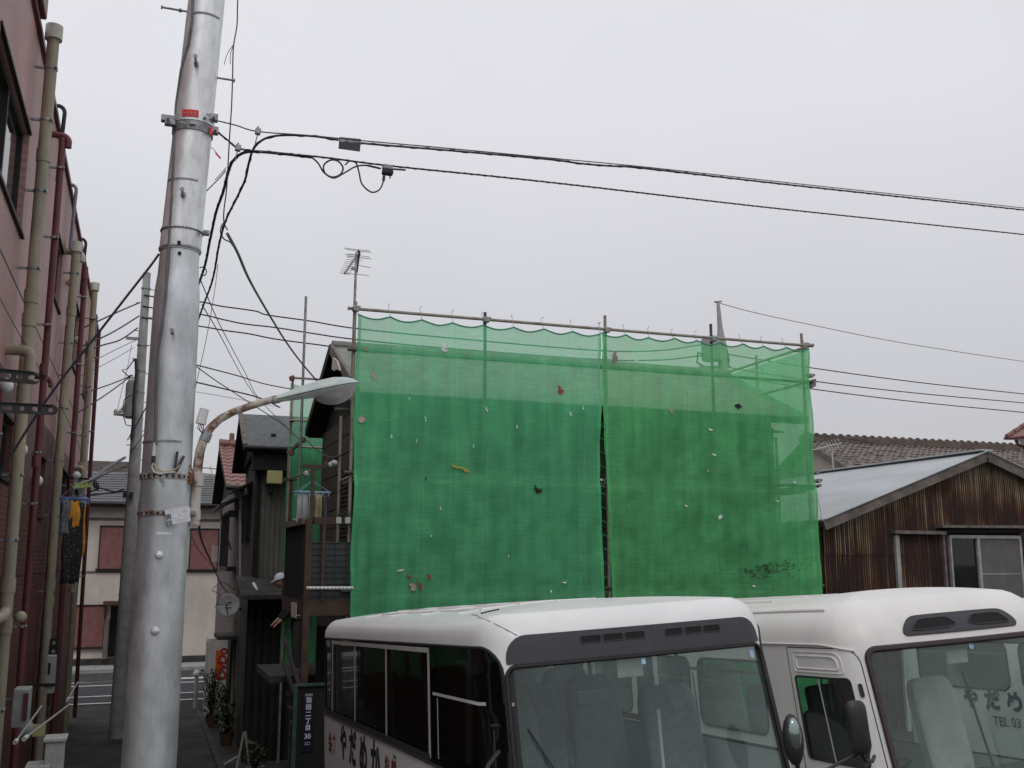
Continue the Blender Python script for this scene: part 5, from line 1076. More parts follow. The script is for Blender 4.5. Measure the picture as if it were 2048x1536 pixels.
for (u0, u1, v0, v1) in ((X0, X1, Z1 - .06, Z1), (X0, X1, Z0, Z0 + .06), (X0, X0 + .035, Z0 + .06, Z1 - .06), (X1 - .05, X1, Z0 + .06, Z1 - .06), (XM - .03, XM + .03, Z0 + .06, Z1 - .06)): fr.b2(u0, u1, WY - .07, WY - .0, v0, v1)
wf = part(wh, 'window', fr, M['conc'])
part(wf, 'pane', MB().b2(X0 + .04, XM - .03, WY - .02, WY - .012, Z0 + .06, Z1 - .06), M['darkglass'])
part(wf, 'screen', MB().b2(XM + .03, X1 - .05, WY - .045, WY - .04, Z0 + .06, Z1 - .06), mat('insect_screen', (.13, .125, .118), .8, var=.08))
part(wf, 'screen_bar', MB().b2(XM + .03, X1 - .05, WY - .05, WY - .045, WP(1960, 1149).z, WP(1960, 1147).z), M['alu'])
part(wf, 'curtain', corr_sheet(X0, XM, WY + .2, Z0, Z1, .16, .02), mat('dim_grey_curtain', (.05, .055, .065), .9))
part(wh, 'drain_pipe', MB().cyl((wx1 + .12, WY - .08, .7), (wx1 + .12, WY - .08, wz1 - .02), .03, 8), M['greenframe'])
part(wh, 'wire', MB().tube([onY(1633, 992, 14.8), onY(1638, 1005, 14.8), onY(1642, 1025, 14.8), onY(1641, 1045, 14.8)], .004, 4), M['cable'])
# ---- tiled house behind the shed
TY = 36.0; th_ = empty('house', 'house with long weathered grey-brown tiled roof behind the shed', 'house', (32, TY, 0))
Rz = onY(1640, 882, TY).z
x0, x1 = onY(1604, 885, TY).x, 47.0; ey = 31.2; ez = Rz - 2.5
part(th_, 'wall', MB().b2(x0 + .5, x1, ey + .8, ey + 8.5, 0, ez), M['cream'])
part(th_, 'roof', MB().prism([(x0, ey, ez), (x0, TY, Rz - .05), (x0, TY * 2 - ey, ez), (x0, TY * 2 - ey, ez - .15), (x0, TY, Rz - .2), (x0, ey, ez - .15)], (x1 - x0, 0, 0)), M['blackwood'])
part(th_, 'gable', MB().prism([(x0 + .5, ey + .8, ez), (x0 + .5, TY, Rz - .35), (x0 + .5, TY * 2 - ey - .8, ez)], (.2, 0, 0)), M['cream'])
TILE_AMP = 1.9
lay_tiles(th_, (x0, TY, Rz - .02), (1, 0, 0), (0, ey - TY, ez - Rz), x1 - x0, 5.4, .30, .30, M['greytile'], name='tile', limit=300, jit=.02)
TILE_AMP = 1.0
part(th_, 'ridge_base', MB().b2(x0, x1, TY - .2, TY + .2, Rz - .05, Rz + .2), M['browntile2'])
for i in range(int((x1 - x0) / .42)): part(th_, 'ridge_tile', MB().tube([(x0 + i * .42, TY, Rz + .2), (x0 + i * .42 + .32, TY, Rz + .2), (x0 + i * .42 + .33, TY, Rz + .22), (x0 + i * .42 + .40, TY, Rz + .22)], [.1, .1, .14, .14], 8), M['browntile2'])
part(th_, 'bargeboard', MB().bar((x0 - .03, TY, Rz - .05), (x0 - .03, ey, ez - .05), .08, .28), M['fascia'])
t = empty('tv_antenna', 'fallen small antenna lying against the tiled roof by the sheet edge', 'antenna', tuple(onY(1640, 915, 22)))
part(t, 'boom', MB().cyl(onY(1622, 901, 22), onY(1684, 886, 22), .02, 6), M['alu']); 
for i in range(6): c = onY(1650 + i * 6, 894 - i * 1.4, 22); part(t, 'element', MB().cyl(c - V((.0, .1, .14)), c + V((0, .1, .14)), .008, 5), M['steel'])
part(t, 'mast', MB().cyl(onY(1664, 898, 22), onY(1668, 960, 22), .02, 6), M['alu'])
# ---- corner eave at upper right
ch = empty('house', 'corner of a dark red tiled eave at the right edge of the picture', 'house', (24, 18, 0)); cy = 17.0
q = [onY(2010, 876, cy), onY(2022, 868, cy), onY(2140, 790, cy), onY(2140, 812, cy), onY(2030, 880, cy)]
part(ch, 'roof', MB().prism(q, (.6, -4, 0)), M['redtile'])
q = [onY(2032, 880, cy + .1), onY(2140, 812, cy + .1), onY(2140, 930, cy + .1), onY(2044, 902, cy + .1), onY(2040, 886, cy + .1)]
part(ch, 'gable', MB().prism(q, (.6, -3, 0)), M['cream'])
for i in range(6): part(ch, 'verge_tile', MB().tube([onY(2014 + i * 14, 873 - i * 9.2, cy - .05), onY(2027 + i * 14, 864 - i * 9.2, cy - .05)], [.06, .05], 8), M['redtile'])
part(ch, 'gutter', MB().tube([onY(2009, 877, cy), onY(2034, 877, cy)], .03, 8).tube([onY(2031, 878, cy), onY(2036, 890, cy), onY(2046, 893, cy), onY(2052, 905, cy)], .035, 8), M['winered'])
part(ch, 'wall', MB().b2(onY(2090, 900, cy).x, 30, cy - .3, cy - .2, 0, 6.0), M['cream'])
# ---- concrete pole with transformer beyond the sheets
FY = 24.0; fb = onY(1436, 603, FY); 
fp = empty('utility_pole', 'slender concrete pole whose tapered top stands above the green sheets', 'pole', (15.2, FY, 0))
part(fp, 'shaft', MB().tube([(15.15, FY, 0), onY(1444, 690, FY), onY(1440, 655, FY), fb], [.17, .13, .075, .045], 12), M['conc'])
part(fp, 'cap', MB().bar(onY(1429, 604, FY), onY(1443, 603, FY), .06, .04), M['steel'])
c = onY(1424, 700, FY); part(fp, 'transformer', MB().lathe([(0, -.3), (.28, -.3), (.3, -.26), (.3, .3), (.2, .38), (0, .4)], c, 16), M['conc'])
part(fp, 'cable_drop', MB().tube([onY(1445, 690, FY), onY(1452, 700, FY), onY(1456, 720, FY), onY(1452, 745, FY)], .05, 6).tube([onY(1412, 712, FY), onY(1396, 705, FY), onY(1394, 725, FY), onY(1410, 735, FY)], .025, 6), M['cable'])
part(fp, 'cross_arm', MB().bar(onY(1400, 735, FY), onY(1460, 733, FY), .07, .07), M['steel'])

# ============================================================ OVERHEAD CABLES
def smooth(pts, k=6):
    P = [pts[0]] + pts + [pts[-1]]; o = []
    for i in range(1, len(P) - 2):
        for j in range(k):
            t_ = j / k; a, b, c, d = P[i - 1], P[i], P[i + 1], P[i + 2]
            o.append(.5 * ((2 * b) + (c - a) * t_ + (2 * a - 5 * b + 4 * c - d) * t_ * t_ + (-a + 3 * b - 3 * c + d) * t_ ** 3))
    o.append(P[-2]); return o
def cable(pts, r, label, m='cable', wrap=0, name='cable', wr=.0026, extra=None, n=6):
    P = smooth([onY(x, y, Y) for x, y, Y in pts])
    mb = MB().tube(P, r, n)
    if not wrap:
        return solo(name, mb, M[m], label, 'cable', loc=tuple(P[0]))
    t = empty(name, label, 'cable', tuple(P[0])); part(t, 'core', mb, M[m])
    H = []; L = 0
    for i in range(len(P) - 1):
        seg = (P[i + 1] - P[i]); n_ = max(2, int(seg.length / (wrap / 6))); d = seg.normalized(); a = d.cross(V((0, 0, 1)));
        if a.length < .1: a = V((1, 0, 0))
        a.normalize(); b = a.cross(d)
        for j in range(n_):
            p = P[i] + seg * (j / n_); ph = (L + seg.length * j / n_) / wrap * 2 * math.pi; H.append(p + (a * math.cos(ph) + b * math.sin(ph)) * (r * 1.12))
        L += seg.length
    part(t, 'lashing', MB().tube(H, wr, 4), M['wire']); return t
cable([(428, 240, 7.0), (470, 250, 7.0), (516, 263, 7.0), (620, 271, 7.02), (720, 281, 7.05), (900, 297, 7.15), (1100, 316, 7.3), (1300, 335, 7.5), (1600, 368, 7.9), (2048, 416, 8.6), (2200, 434, 8.9), (2700, 492, 10.0), (3300, 562, 11.6)], .0048, 'upper messenger strand running right from the red-tagged band', 'wire', n=6)
cable([(262, 905, 23.9), (300, 850, 21), (360, 745, 15), (401, 627, 10.5), (425, 560, 9.2), (438, 490, 8.4), (452, 440, 8.0), (474, 395, 7.6), (490, 360, 7.35), (498, 325, 7.2), (507, 298, 7.1), (525, 280, 7.05), (550, 272, 7.02), (590, 270.5, 7.02), (640, 274, 7.03), (720, 286, 7.05), (900, 301, 7.15), (1100, 319, 7.3), (1160, 327, 7.38), (1220, 332, 7.43), (1290, 337, 7.5), (1600, 372, 7.9), (2048, 420, 8.6), (2200, 438, 8.9), (2700, 496, 10.0), (3300, 566, 11.6)], .0088, 'upper thick black lashed cable curving off the alley and away right', wrap=.22)
cable([(432, 262, 7.0), (455, 280, 7.0), (476, 296, 7.0), (520, 303, 7.0), (640, 314, 7.02), (740, 327, 7.05), (830, 337, 7.1), (1000, 354, 7.2), (1200, 376, 7.4), (1500, 411, 7.8), (1800, 443, 8.2), (2048, 469, 8.6), (2200, 486, 8.9), (2700, 542, 10.0), (3300, 610, 11.6)], .0068, 'lower lashed cable running right below the hanging black sign', 'cable', wrap=.12)
cable([(255, 880, 23.9), (300, 800, 20), (360, 660, 13), (403, 553, 9.6), (420, 480, 8.6), (432, 425, 8.1), (446, 385, 7.7), (455, 350, 7.35), (464, 325, 7.15), (480, 309, 7.05), (505, 303, 7.02), (560, 307, 7.02), (625, 314.5, 7.03)], .011, 'lower thick black cable bending up from the alley to the strand', wrap=.16)
cable([(624, 315, 7.0), (636, 326, 6.99), (648, 345, 6.98), (664, 354, 6.98), (680, 349, 6.98), (686, 336, 6.98), (677, 323, 6.98), (662, 320, 6.98), (648, 330, 6.97), (650, 346, 6.97), (668, 356, 6.97), (690, 345, 6.98), (712, 333, 7.0), (735, 331, 7.02), (762, 337, 7.03)], .0065, 'black cable coiled in a round loop under the lower strand')
cable([(690, 330, 6.98), (700, 322, 6.98), (712, 326, 6.98), (718, 345, 6.98), (724, 368, 6.98), (742, 384, 6.98), (758, 380, 6.98), (766, 365, 6.99), (768, 352, 7.0)], .006, 'black drop loop hanging down into the small splitter box')
t = empty('splitter_box', 'small metal splitter box hanging on the lower strand', 'box', tuple(onY(775, 340, 7.02)))
part(t, 'cover', MB().box(onY(775, 335, 7.02), (.075, .05, .036)), M['conc'], bevel=.006); part(t, 'body', MB().box(onY(775, 345, 7.02), (.082, .055, .04)), M['darkmetal'], bevel=.01)
for a_, b_, r_2 in (((768, 352), (767, 362), .011), ((760, 337), (734, 331), .0075), ((785, 338), (811, 340), .0075), ((780, 352), (780, 357), .005)): part(t, 'port', MB().cyl(onY(*a_, 7.01), onY(*b_, 7.01), r_2, 8), M['cable'])
for (px, py, lab) in ((516, 263, 'upper grey suspension clamp on the right-running strand'), (476, 296, 'lower grey suspension clamp nearer the pole')):
    c = onY(px, py, 7.0); t = empty('suspension_clamp', lab, 'clamp', tuple(c)); part(t, 'body', MB().box(c, (.04, .035, .05), Matrix.Rotation(.1, 3, 'Y')), M['steel'], bevel=.008); part(t, 'bolt', MB().cyl(c + V((0, 0, .02)), c + V((0, 0, .04)), .006, 6), M['steel']); part(t, 'hook', MB().tube([c + V((0, 0, -.02)), c + V((-.01, 0, -.06)), c + V((-.015, 0, -.1))], .004, 5), M['wire'])
c0, c1 = onY(678, 278, 7.0), onY(722, 302, 7.0)
t = empty('cable_sign', 'small black sign with white characters hung on the upper cable', 'sign', tuple(c0))
qq = [onY(679, 274, 6.985), onY(722, 278, 6.985), onY(720, 303, 6.985), onY(677, 297, 6.985)]
part(t, 'board', MB().prism(qq, (0, .005, 0)), M['band']); ex = (qq[1] - qq[0]).normalized(); ez = (qq[0] - qq[3]).normalized(); cn = (qq[0] + qq[1] + qq[2] + qq[3]) / 4
part(t, 'lettering', text_mb('㈱大田ケーブルネットワーク', .0205, lambda x, z: cn + ex * (x * .66) + ez * (z + .014) + V((0, -.002, 0)), bold=.0006), M['signwhite'])
cable([(478, -30, 7.0), (475, 10, 7.0), (474, 50, 7.0), (468, 85, 7.0), (466, 110, 7.0), (465, 160, 7.0), (463, 215, 7.0), (460, 260, 7.0), (456, 330, 7.05), (453, 380, 7.1), (448, 420, 7.15), (448, 445, 7.2), (455, 460, 7.2)], .005, 'thin black vertical wire dropping from the top edge beside the pole')
cable([(468, 88, 7.0), (456, 105, 7.0), (450, 122, 7.0), (449, 129, 7.0)], .0025, 'left short curled lead tip on the vertical wire'); cable([(468, 88, 7.0), (461, 108, 7.0), (461, 128, 7.0)], .0025, 'right short curled lead tip on the vertical wire')
cable([(452, 442, 7.15), (444, 450, 7.15), (441, 465, 7.15), (448, 478, 7.2), (460, 484, 7.2), (466, 492, 7.3)], .005, 'small black loop where the house line leaves the vertical wire')
cable([(455, 468, 7.2), (475, 505, 7.9), (500, 562, 9.0), (540, 632, 11.0), (575, 688, 13.2), (605, 728, 15.3), (634, 762, 16.8)], .0125, 'service cable sloping from the pole to the brown gable', 'wire')
cable([(413, 382, 7.1), (425, 370, 7.05), (440, 355, 7.02), (452, 340, 7.0)], .004, 'short curved black lead right of the thick pole'); cable([(430, 360, 7.0), (443, 346, 7.0), (452, 335, 7.0)], .003, 'short guy strand with turnbuckle near the bend', 'wire')
cable([(399, 535, 7.0), (408, 535, 7.0), (413, 543, 7.0), (409, 551, 7.0), (401, 549, 7.0)], .004, 'small loop of cable sticking out of the thick pole')
for i, (pts, lab) in enumerate((
    ([(288, 590, 23.9), (330, 597, 23.9), (403, 604, 23.9), (440, 612, 24), (510, 622, 24), (535, 630, 24), (620, 642, 24), (712, 657, 24), (900, 676, 24), (1195, 701, 24), (1320, 701, 24), (1400, 690, 24), (1430, 690, 24)], 'top one of three parallel lines crossing above the green sheets'),
    ([(285, 612, 23.9), (340, 622, 23.9), (403, 629, 23.9), (450, 640, 24), (490, 648, 24), (550, 655, 24), (620, 666, 24), (712, 679, 24), (900, 697, 24), (1195, 719, 24), (1320, 720, 24), (1400, 712, 24), (1430, 714, 24)], 'middle one of three parallel lines crossing above the green sheets'),
    ([(283, 634, 23.9), (340, 645, 23.9), (403, 653, 23.9), (450, 661, 24), (500, 668, 24), (550, 678, 24), (640, 690, 24), (712, 700, 24), (900, 719, 24), (1200, 738, 24), (1420, 735, 24)], 'lowest one of three parallel lines crossing above the green sheets'))):
    cable(pts, .017, lab)
for i, (y0, y1, lab) in enumerate(((728, 788, 'top one of the three lines leaving right past the sheets'), (754, 806, 'middle one of the three lines leaving right past the sheets'), (770, 825, 'lowest of the three lines leaving right past the sheets'))):
    cable([(1440, y0 - 22, 24), (1625, y0 + 8, 24.5), (1830, (y0 + y1) / 2 + 6, 25), (2048, y1, 26), (2150, y1 + 12, 26.3), (2700, y1 + 70, 28.5), (3300, y1 + 130, 31)], .016, lab)
cable([(1438, 606, 24), (1500, 623, 24), (1600, 645, 24.3), (1800, 685, 25), (2048, 723, 26), (2200, 742, 26.4), (2700, 810, 28.5), (3300, 880, 31)], .009, 'thin wire from the slender pole top down to the right edge')
cable([(1600, 860, 24), (1625, 869, 24), (1690, 877, 24), (1745, 886, 24)], .012, 'thin wire above the left end of the weathered tiled roof')
cable([(280, 605, 23.9), (240, 622, 23), (190, 645, 22), (100, 685, 21)], .016, 'top one of the lines left of the concrete pole'); cable([(278, 632, 23.9), (240, 656, 23), (200, 677, 22), (100, 720, 21)], .016, 'second line down left of the concrete pole')
cable([(275, 656, 23.9), (240, 680, 23), (195, 694, 22), (100, 735, 21)], .016, 'third line down left of the concrete pole'); cable([(272, 680, 23.9), (230, 700, 23), (190, 720, 22), (100, 760, 21)], .007, 'thin faint line left of the concrete pole, under the three thick ones')
cable([(268, 695, 23.9), (230, 717, 23), (192, 737, 22), (100, 780, 21)], .006, 'lower thin faint line left of the concrete pole'); cable([(262, 752, 23.9), (225, 767, 23), (190, 779, 22), (100, 810, 21)], .013, 'upper of two lines fanning left above the transformer'); cable([(262, 752, 23.9), (225, 780, 23), (188, 805, 22), (100, 860, 21)], .013, 'lower of two lines fanning left above the transformer')
cable([(263, 690, 23.7), (256, 730, 23.7), (246, 770, 23.7), (234, 824, 23.7)], .006, 'thin tie wire slanting down to the insulators', 'wire')
cable([(318, 508, 7.0), (300, 533, 7.0), (250, 597, 7.0), (195, 668, 7.0), (120, 763, 7.0), (60, 850, 7.0), (0, 948, 7.0), (-60, 1040, 7.0)], .0085, 'long black cable crossing diagonally in front of the red building')
cable([(0, 597, 9.5), (45, 680, 10.8), (110, 790, 13), (140, 850, 15), (165, 910, 18)], .004, 'very thin wire strung along the red wall'); 
cable([(250, 915, 23.5), (215, 935, 22), (188, 955, 20), (150, 972, 18)], .03, 'thick grey bundle descending left behind the lime hanger', 'wire'); cable([(254, 933, 23.5), (235, 938, 23), (210, 948, 21), (186, 962, 20)], .018, 'thin black bundle below the thick grey bundle')
cable([(385, 728, 16), (470, 750, 18), (530, 768, 20), (582, 778, 20)], .011, 'upper line from behind the pole to the rear scaffold'); cable([(385, 727, 16), (430, 760, 18), (500, 806, 20), (560, 845, 20.5), (600, 880, 18)], .009, 'steep line from behind the pole down to the rear scaffold')
cable([(382, 762, 16), (450, 778, 18), (520, 796, 19), (560, 815, 20)], .013, 'lower thick line from behind the pole to the slate roof'); cable([(382, 782, 20), (470, 797, 22), (560, 815, 25)], .005, 'faintest thin line under the lamp arm')
cable([(401, 560, 10), (440, 650, 13), (490, 745, 17), (520, 800, 19), (600, 880, 18)], .006, 'right one of the twin thin lines falling to the rear scaffold'); cable([(404, 610, 10), (440, 670, 13), (480, 745, 17), (515, 800, 19)], .006, 'wavy left one of the twin thin lines falling to the rear scaffold')
cable([(436, 528, 8), (428, 590, 8), (412, 680, 8), (392, 770, 8), (388, 800, 8)], .0028, 'hair-thin wire from the bundle down behind the lamp', 'wire')
cable([(398, 1050, 8), (405, 1085, 10), (425, 1130, 15), (442, 1168, 20), (455, 1185, 22)], .010, 'black wire falling from the lamp post foot to the dish'); cable([(384, 1075, 9), (405, 1110, 13), (440, 1145, 20)], .004, 'thin slack wire below the lamp post foot')
cable([(612, 880, 17.8), (640, 905, 16.5), (668, 915, 15.2), (703, 898, 14.4)], .010, 'slack black cable from the grey post across the brown wall')
cable([(470, 1180, 22), (445, 1165, 22), (425, 1180, 22), (440, 1190, 22), (430, 1215, 22)], .008, 'tangled black wire beside the dish')

# ============================================================ BLOCK NAME BOARD behind the bus
BYs = 13.45
t = empty('notice_board', 'dark notice board in a green frame behind the left bus', 'notice board', (2.1, BYs, .8))
q0 = onY(592, 1373, BYs); q1 = onY(650, 1530, BYs); gz = ground_z(2.1, BYs)
part(t, 'panel', MB().b2(q0.x, q0.x + .55, BYs, BYs + .03, gz + .1, q0.z), M['dark'])
part(t, 'frame_post', MB().b2(q0.x - .03, q0.x + .02, BYs - .03, BYs + .03, gz - .05, q0.z), M['greenframe']); part(t, 'frame_post', MB().b2(q0.x + .55, q0.x + .6, BYs - .03, BYs + .03, gz - .05, q0.z), M['greenframe'])
part(t, 'frame_rail', MB().b2(q0.x - .03, q0.x + .6, BYs - .03, BYs + .03, q0.z, q0.z + .03).b2(q0.x + .02, q0.x + .55, BYs - .03, BYs + .03, gz + .05, gz + .12), M['greenframe'])
pt = onY(606, 1387, BYs); pb_ = onY(625, 1502, BYs)
t3 = empty('block_number_sign', 'dark blue upright town block sign with white characters and 30', 'sign', tuple(pt))
part(t3, 'board', MB().b2(pt.x, pb_.x, BYs - .02, BYs - .012, pb_.z, pt.z), M['signblue']); xc = (pt.x + pb_.x) / 2
fz = lambda py: onY(615, py, BYs - .02).z
part(t3, 'district', text_mb('大田区', .035, lambda x, z: V((xc + x, BYs - .024, fz(1392) + z))), M['signwhite'])
part(t3, 'characters', text_mb('羽田二丁目', .075, lambda x, z: V((xc + x, BYs - .024, fz(1405) + z)), vertical=True, bold=.0015, gap=1.12), M['signwhite'])
part(t3, 'number', text_mb('30', .085, lambda x, z: V((xc + x, BYs - .024, fz(1477) + z)), bold=.001), M['signwhite'])
part(t3, 'small_print', text_mb('Haneda\n2-chome', .022, lambda x, z: V((xc + x, BYs - .024, fz(1486) + z))), M['signwhite'])

# ============================================================ BUSES
class Body:
    def __init__(s, hw=1.02, L=6.25, R=.25, z0=.35, z1=2.48, Rs=.17, crown=.05, rake=.17, tum=.035, bow=.05, dome=0.0, shelf=0.0):
        s.hw, s.L, s.R, s.z0, s.z1, s.Rs, s.crown, s.rake, s.tum, s.bow, s.dome, s.shelf = hw, L, R, z0, z1, Rs, crown, rake, tum, bow, dome, shelf
        s.A = hw - R; s.arc = math.pi * R / 2; s.yb = bow * (s.A / hw) ** 2; s.sl = L - R - R - s.yb; s.S = 2 * s.A + 2 * s.arc + s.sl
        s.V = z1 + math.pi * Rs / 2
    def s_y(s, y): return s.A + s.arc + (y - s.yb - s.R)
    def plan(s, q):
        g = 1 if q >= 0 else -1; a = abs(q); A, R = s.A, s.R
        if a <= A: return V((q, s.bow * (q / s.hw) ** 2)), V((0, -1))
        a -= A
        if a <= s.arc: t = a / R; return V((g * (A + R * math.sin(t)), s.yb + R - R * math.cos(t))), V((g * math.sin(t), -math.cos(t)))
        a -= s.arc
        if a <= s.sl: return V((g * s.hw, s.yb + R + a)), V((g, 0))
        a -= s.sl
        if a <= s.arc: t = a / R; return V((g * (A + R * math.cos(t)), s.L - R + R * math.sin(t))), V((g * math.cos(t), math.sin(t)))
        a -= s.arc; return V((g * (A - a), s.L)), V((0, 1))
    def finish(s, x, y, z):
        x *= 1 - s.tum * max(0, z - 1.3) / s.hw
        k = 1 if y < s.R else max(0, 1 - (y - s.R) / 1.3); k = k * k * (3 - 2 * k)
        y += s.rake * max(0, z - 1.2) * k
        if s.dome and z > s.z1:
            f = max(0, 1 - max(0, y - .9) / 1.1) if y > .3 else max(0, (y + .05) / .35); f = f * f * (3 - 2 * f); hx = max(0, 1 - (x / (s.hw * .93)) ** 4)
            z += s.dome * f * hx * min(1, (z - s.z1) / s.Rs)
        return V((x, y, z))
    def P(s, q, v, off=0.0):
        p, n = s.plan(q); ins = 0; z = v; ct = 1; sn = 0
        if v > s.z1: t = min(math.pi / 2, (v - s.z1) / s.Rs); z = s.z1 + s.Rs * math.sin(t); ins = s.Rs * (1 - math.cos(t)); ct = math.cos(t); sn = math.sin(t)
        p = p - n * (ins - off * ct)
        return s.finish(p.x, p.y, z + off * sn)
def rrect(a, b, c, d, r, n=6):
    rs = r if isinstance(r, (list, tuple)) else [r] * 4; o = []
    for (cx, cy, k, rr) in ((a, c, 2, rs[0]), (b, c, 3, rs[1]), (b, d, 0, rs[2]), (a, d, 1, rs[3])):
        sx = 1 if cx == a else -1; sy = 1 if cy == c else -1; ox = cx + sx * rr; oy = cy + sy * rr
        if rr < 1e-4: o.append(V((cx, cy))); continue
        for i in range(n + 1):
            t = (k + i / n) * math.pi / 2; o.append(V((ox + rr * math.cos(t), oy + rr * math.sin(t))))
    return o
def dens(poly, st=.12):
    o = []
    for i, p in enumerate(poly):
        q = poly[(i + 1) % len(poly)]; n = max(1, int((q - p).length / st))
        for j in range(n): o.append(p.lerp(q, j / n))
    return o
def inside(p, poly):
    c = False; j = len(poly) - 1
    for i in range(len(poly)):
        a, b = poly[i], poly[j]
        if (a.y > p.y) != (b.y > p.y) and p.x < (b.x - a.x) * (p.y - a.y) / (b.y - a.y) + a.x: c = not c
        j = i
    return c
def tri(outer, holes, grid_pts):
    vs = []; ed = []
    for pl in [outer] + holes:
        o = len(vs); vs += pl; ed += [(o + i, o + (i + 1) % len(pl)) for i in range(len(pl))]
    bd = [p for pl in holes for p in pl]
    for gp in grid_pts:
        if inside(gp, outer) and all((gp - p).length > .035 for p in bd) and all((gp - p).length > .02 for p in outer): vs.append(gp)
    cv, ce, cf, *_ = delaunay_2d_cdt(vs, ed, [], 0, 1e-6)
    return cv, cf
def body_mesh(B, holes):
    ss = []; q = -B.S
    br = [-B.S + B.A, -B.S + B.A + B.arc, -B.A - B.arc, -B.A, B.A, B.A + B.arc, B.S - B.A - B.arc, B.S - B.A]
    while q < B.S:
        ss.append(q); inc = any(a <= q < b for a, b in ((br[0], br[1]), (br[2], br[3]), (br[4], br[5]), (br[6], br[7]))); q += .05 if inc else .14
    ss.append(B.S)
    vv = [B.z0 + i * (B.z1 - B.z0) / 14 for i in range(15)] + [B.z1 + (B.V - B.z1) * i / 7 for i in range(1, 8)]
    outer = [V((s_, vv[0])) for s_ in ss] + [V((B.S, v_)) for v_ in vv[1:-1]] + [V((s_, vv[-1])) for s_ in ss[::-1]] + [V((-B.S, v_)) for v_ in vv[1:-1][::-1]]
    gp = [V((s_, v_)) for s_ in ss[1:-1] for v_ in vv[1:-1]]
    hd = [dens(h) for h in holes]
    cv, cf = tri(outer, hd, gp)
    mb = MB(); fs = []
    for f in cf:
        c = sum((cv[i] for i in f), V((0, 0))) / len(f)
        if any(inside(c, h) for h in hd): continue
        fs.append(tuple(f))
    mb.add([B.P(p.x, p.y) for p in cv], fs, True)
    # roof
    ring = [B.P(s_, B.V) for s_ in ss[:-1]]; n = len(ring); prev = None; vs = []
    m0, m1 = 1.0, B.L - 1.0; K = 8
    for k in range(K + 1):
        kk = k / K
        for s_ in ss[:-1]:
            p, nn = B.plan(s_); p = p - nn * B.Rs; ty = max(m0, min(m1, p.y))
            x = p.x * (1 - kk); y = p.y + (ty - p.y) * kk; z = B.z1 + B.Rs + B.crown * (1 - (1 - kk) ** 2)
            vs.append(B.finish(x, y, z))
    mb.add(vs, [(k * n + i, k * n + (i + 1) % n, (k + 1) * n + (i + 1) % n, (k + 1) * n + i) for k in range(K) for i in range(n)], True)
    return mb
def weld(o, d=.0008):
    bm = bmesh.new(); bm.from_mesh(o.data); bmesh.ops.remove_doubles(bm, verts=bm.verts, dist=d)
    bmesh.ops.dissolve_degenerate(bm, edges=bm.edges, dist=1e-5); bmesh.ops.recalc_face_normals(bm, faces=bm.faces); bm.to_mesh(o.data); bm.free(); o.data.update()
def surf(B, poly, off, st=.09):
    pl = dens(poly, st); xs_ = [p.x for p in pl]; ys_ = [p.y for p in pl]; gp = []
    x = min(xs_) + .04
    while x < max(xs_):
        y = min(ys_) + .04
        while y < max(ys_): gp.append(V((x, y))); y += st
        x += st
    cv, cf = tri(pl, [], gp); mb = MB()
    fs = [tuple(f) for f in cf if inside(sum((cv[i] for i in f), V((0, 0))) / len(f), pl)]
    return mb.add([B.P(p.x, p.y, off) for p in cv], fs, True)
def gasket(B, poly, r=.011, off=.0): pl = dens(poly, .08); pts = [B.P(p.x, p.y, off) for p in pl]; return MB().tube(pts + [pts[0], pts[1]], r, 6, False)
def bus_frame(O, px=.06, rl=.052):
    bx = V((1, 0, rl)).normalized(); by = V((0, 1, -px)); by = (by - bx * by.dot(bx)).normalized(); bz = bx.cross(by)
    return Matrix.Translation(O) @ Matrix((bx, by, bz)).transposed().to_4x4()
def seat_me(name, tall=True):
    w2, hh = .22, .68
    mb = MB()
    def rounded(cx, cy, cz, sx, sy, sz, rotx=0):
        n = 12; R_ = Matrix.Rotation(rotx, 3, 'X')
        def f(u, v):
            th = u * 2 * math.pi; ph = (v - .5) * math.pi; e_ = .35
            sg = lambda a, p: math.copysign(abs(a) ** p, a)
            return V((cx, cy, cz)) + R_ @ V((sx * sg(math.cos(ph), e_) * sg(math.cos(th), e_), sy * sg(math.cos(ph), e_) * sg(math.sin(th), e_), sz * sg(math.sin(ph), e_)))
        mb.grid(f, 20, 12)
    rounded(0, .0, .45, w2, .22, .07); rounded(0, .27, .80 if tall else .84, w2, .065, .36 if tall else .43, -.18)
    if tall: rounded(0, .345, 1.22, .13, .05, .11, -.15)
    return mb
def wheel(parent, x, y, r=.36):
    w_ = part(parent, 'wheel', MB().lathe([(0, -.1), (r * .6, -.1), (r * .62, -.09)], (x, y, r), 24, (1, 0, 0)).lathe([(r * .6, .1), (0, .1)], (x, y, r), 24, (1, 0, 0)), M['silver'])
    part(w_, 'tyre', MB().lathe([(r * .6, -.1), (r * .93, -.11), (r, -.08), (r, .08), (r * .93, .11), (r * .6, .1)], (x, y, r), 28, (1, 0, 0)), M['rubber'])
def side_text(B, parent, name, ch, y, z, size, m, bold=.004, side=-1, sx=1.0):
    # on the -x side front is at the reader's right
    part(parent, name, text_mb(ch, size, lambda x, zz: B.P(side * (B.s_y(y) + side * (x * sx)) if False else -B.s_y(y - x * sx) if side < 0 else B.s_y(y + x * sx), z + zz, .004), bold=bold), m)
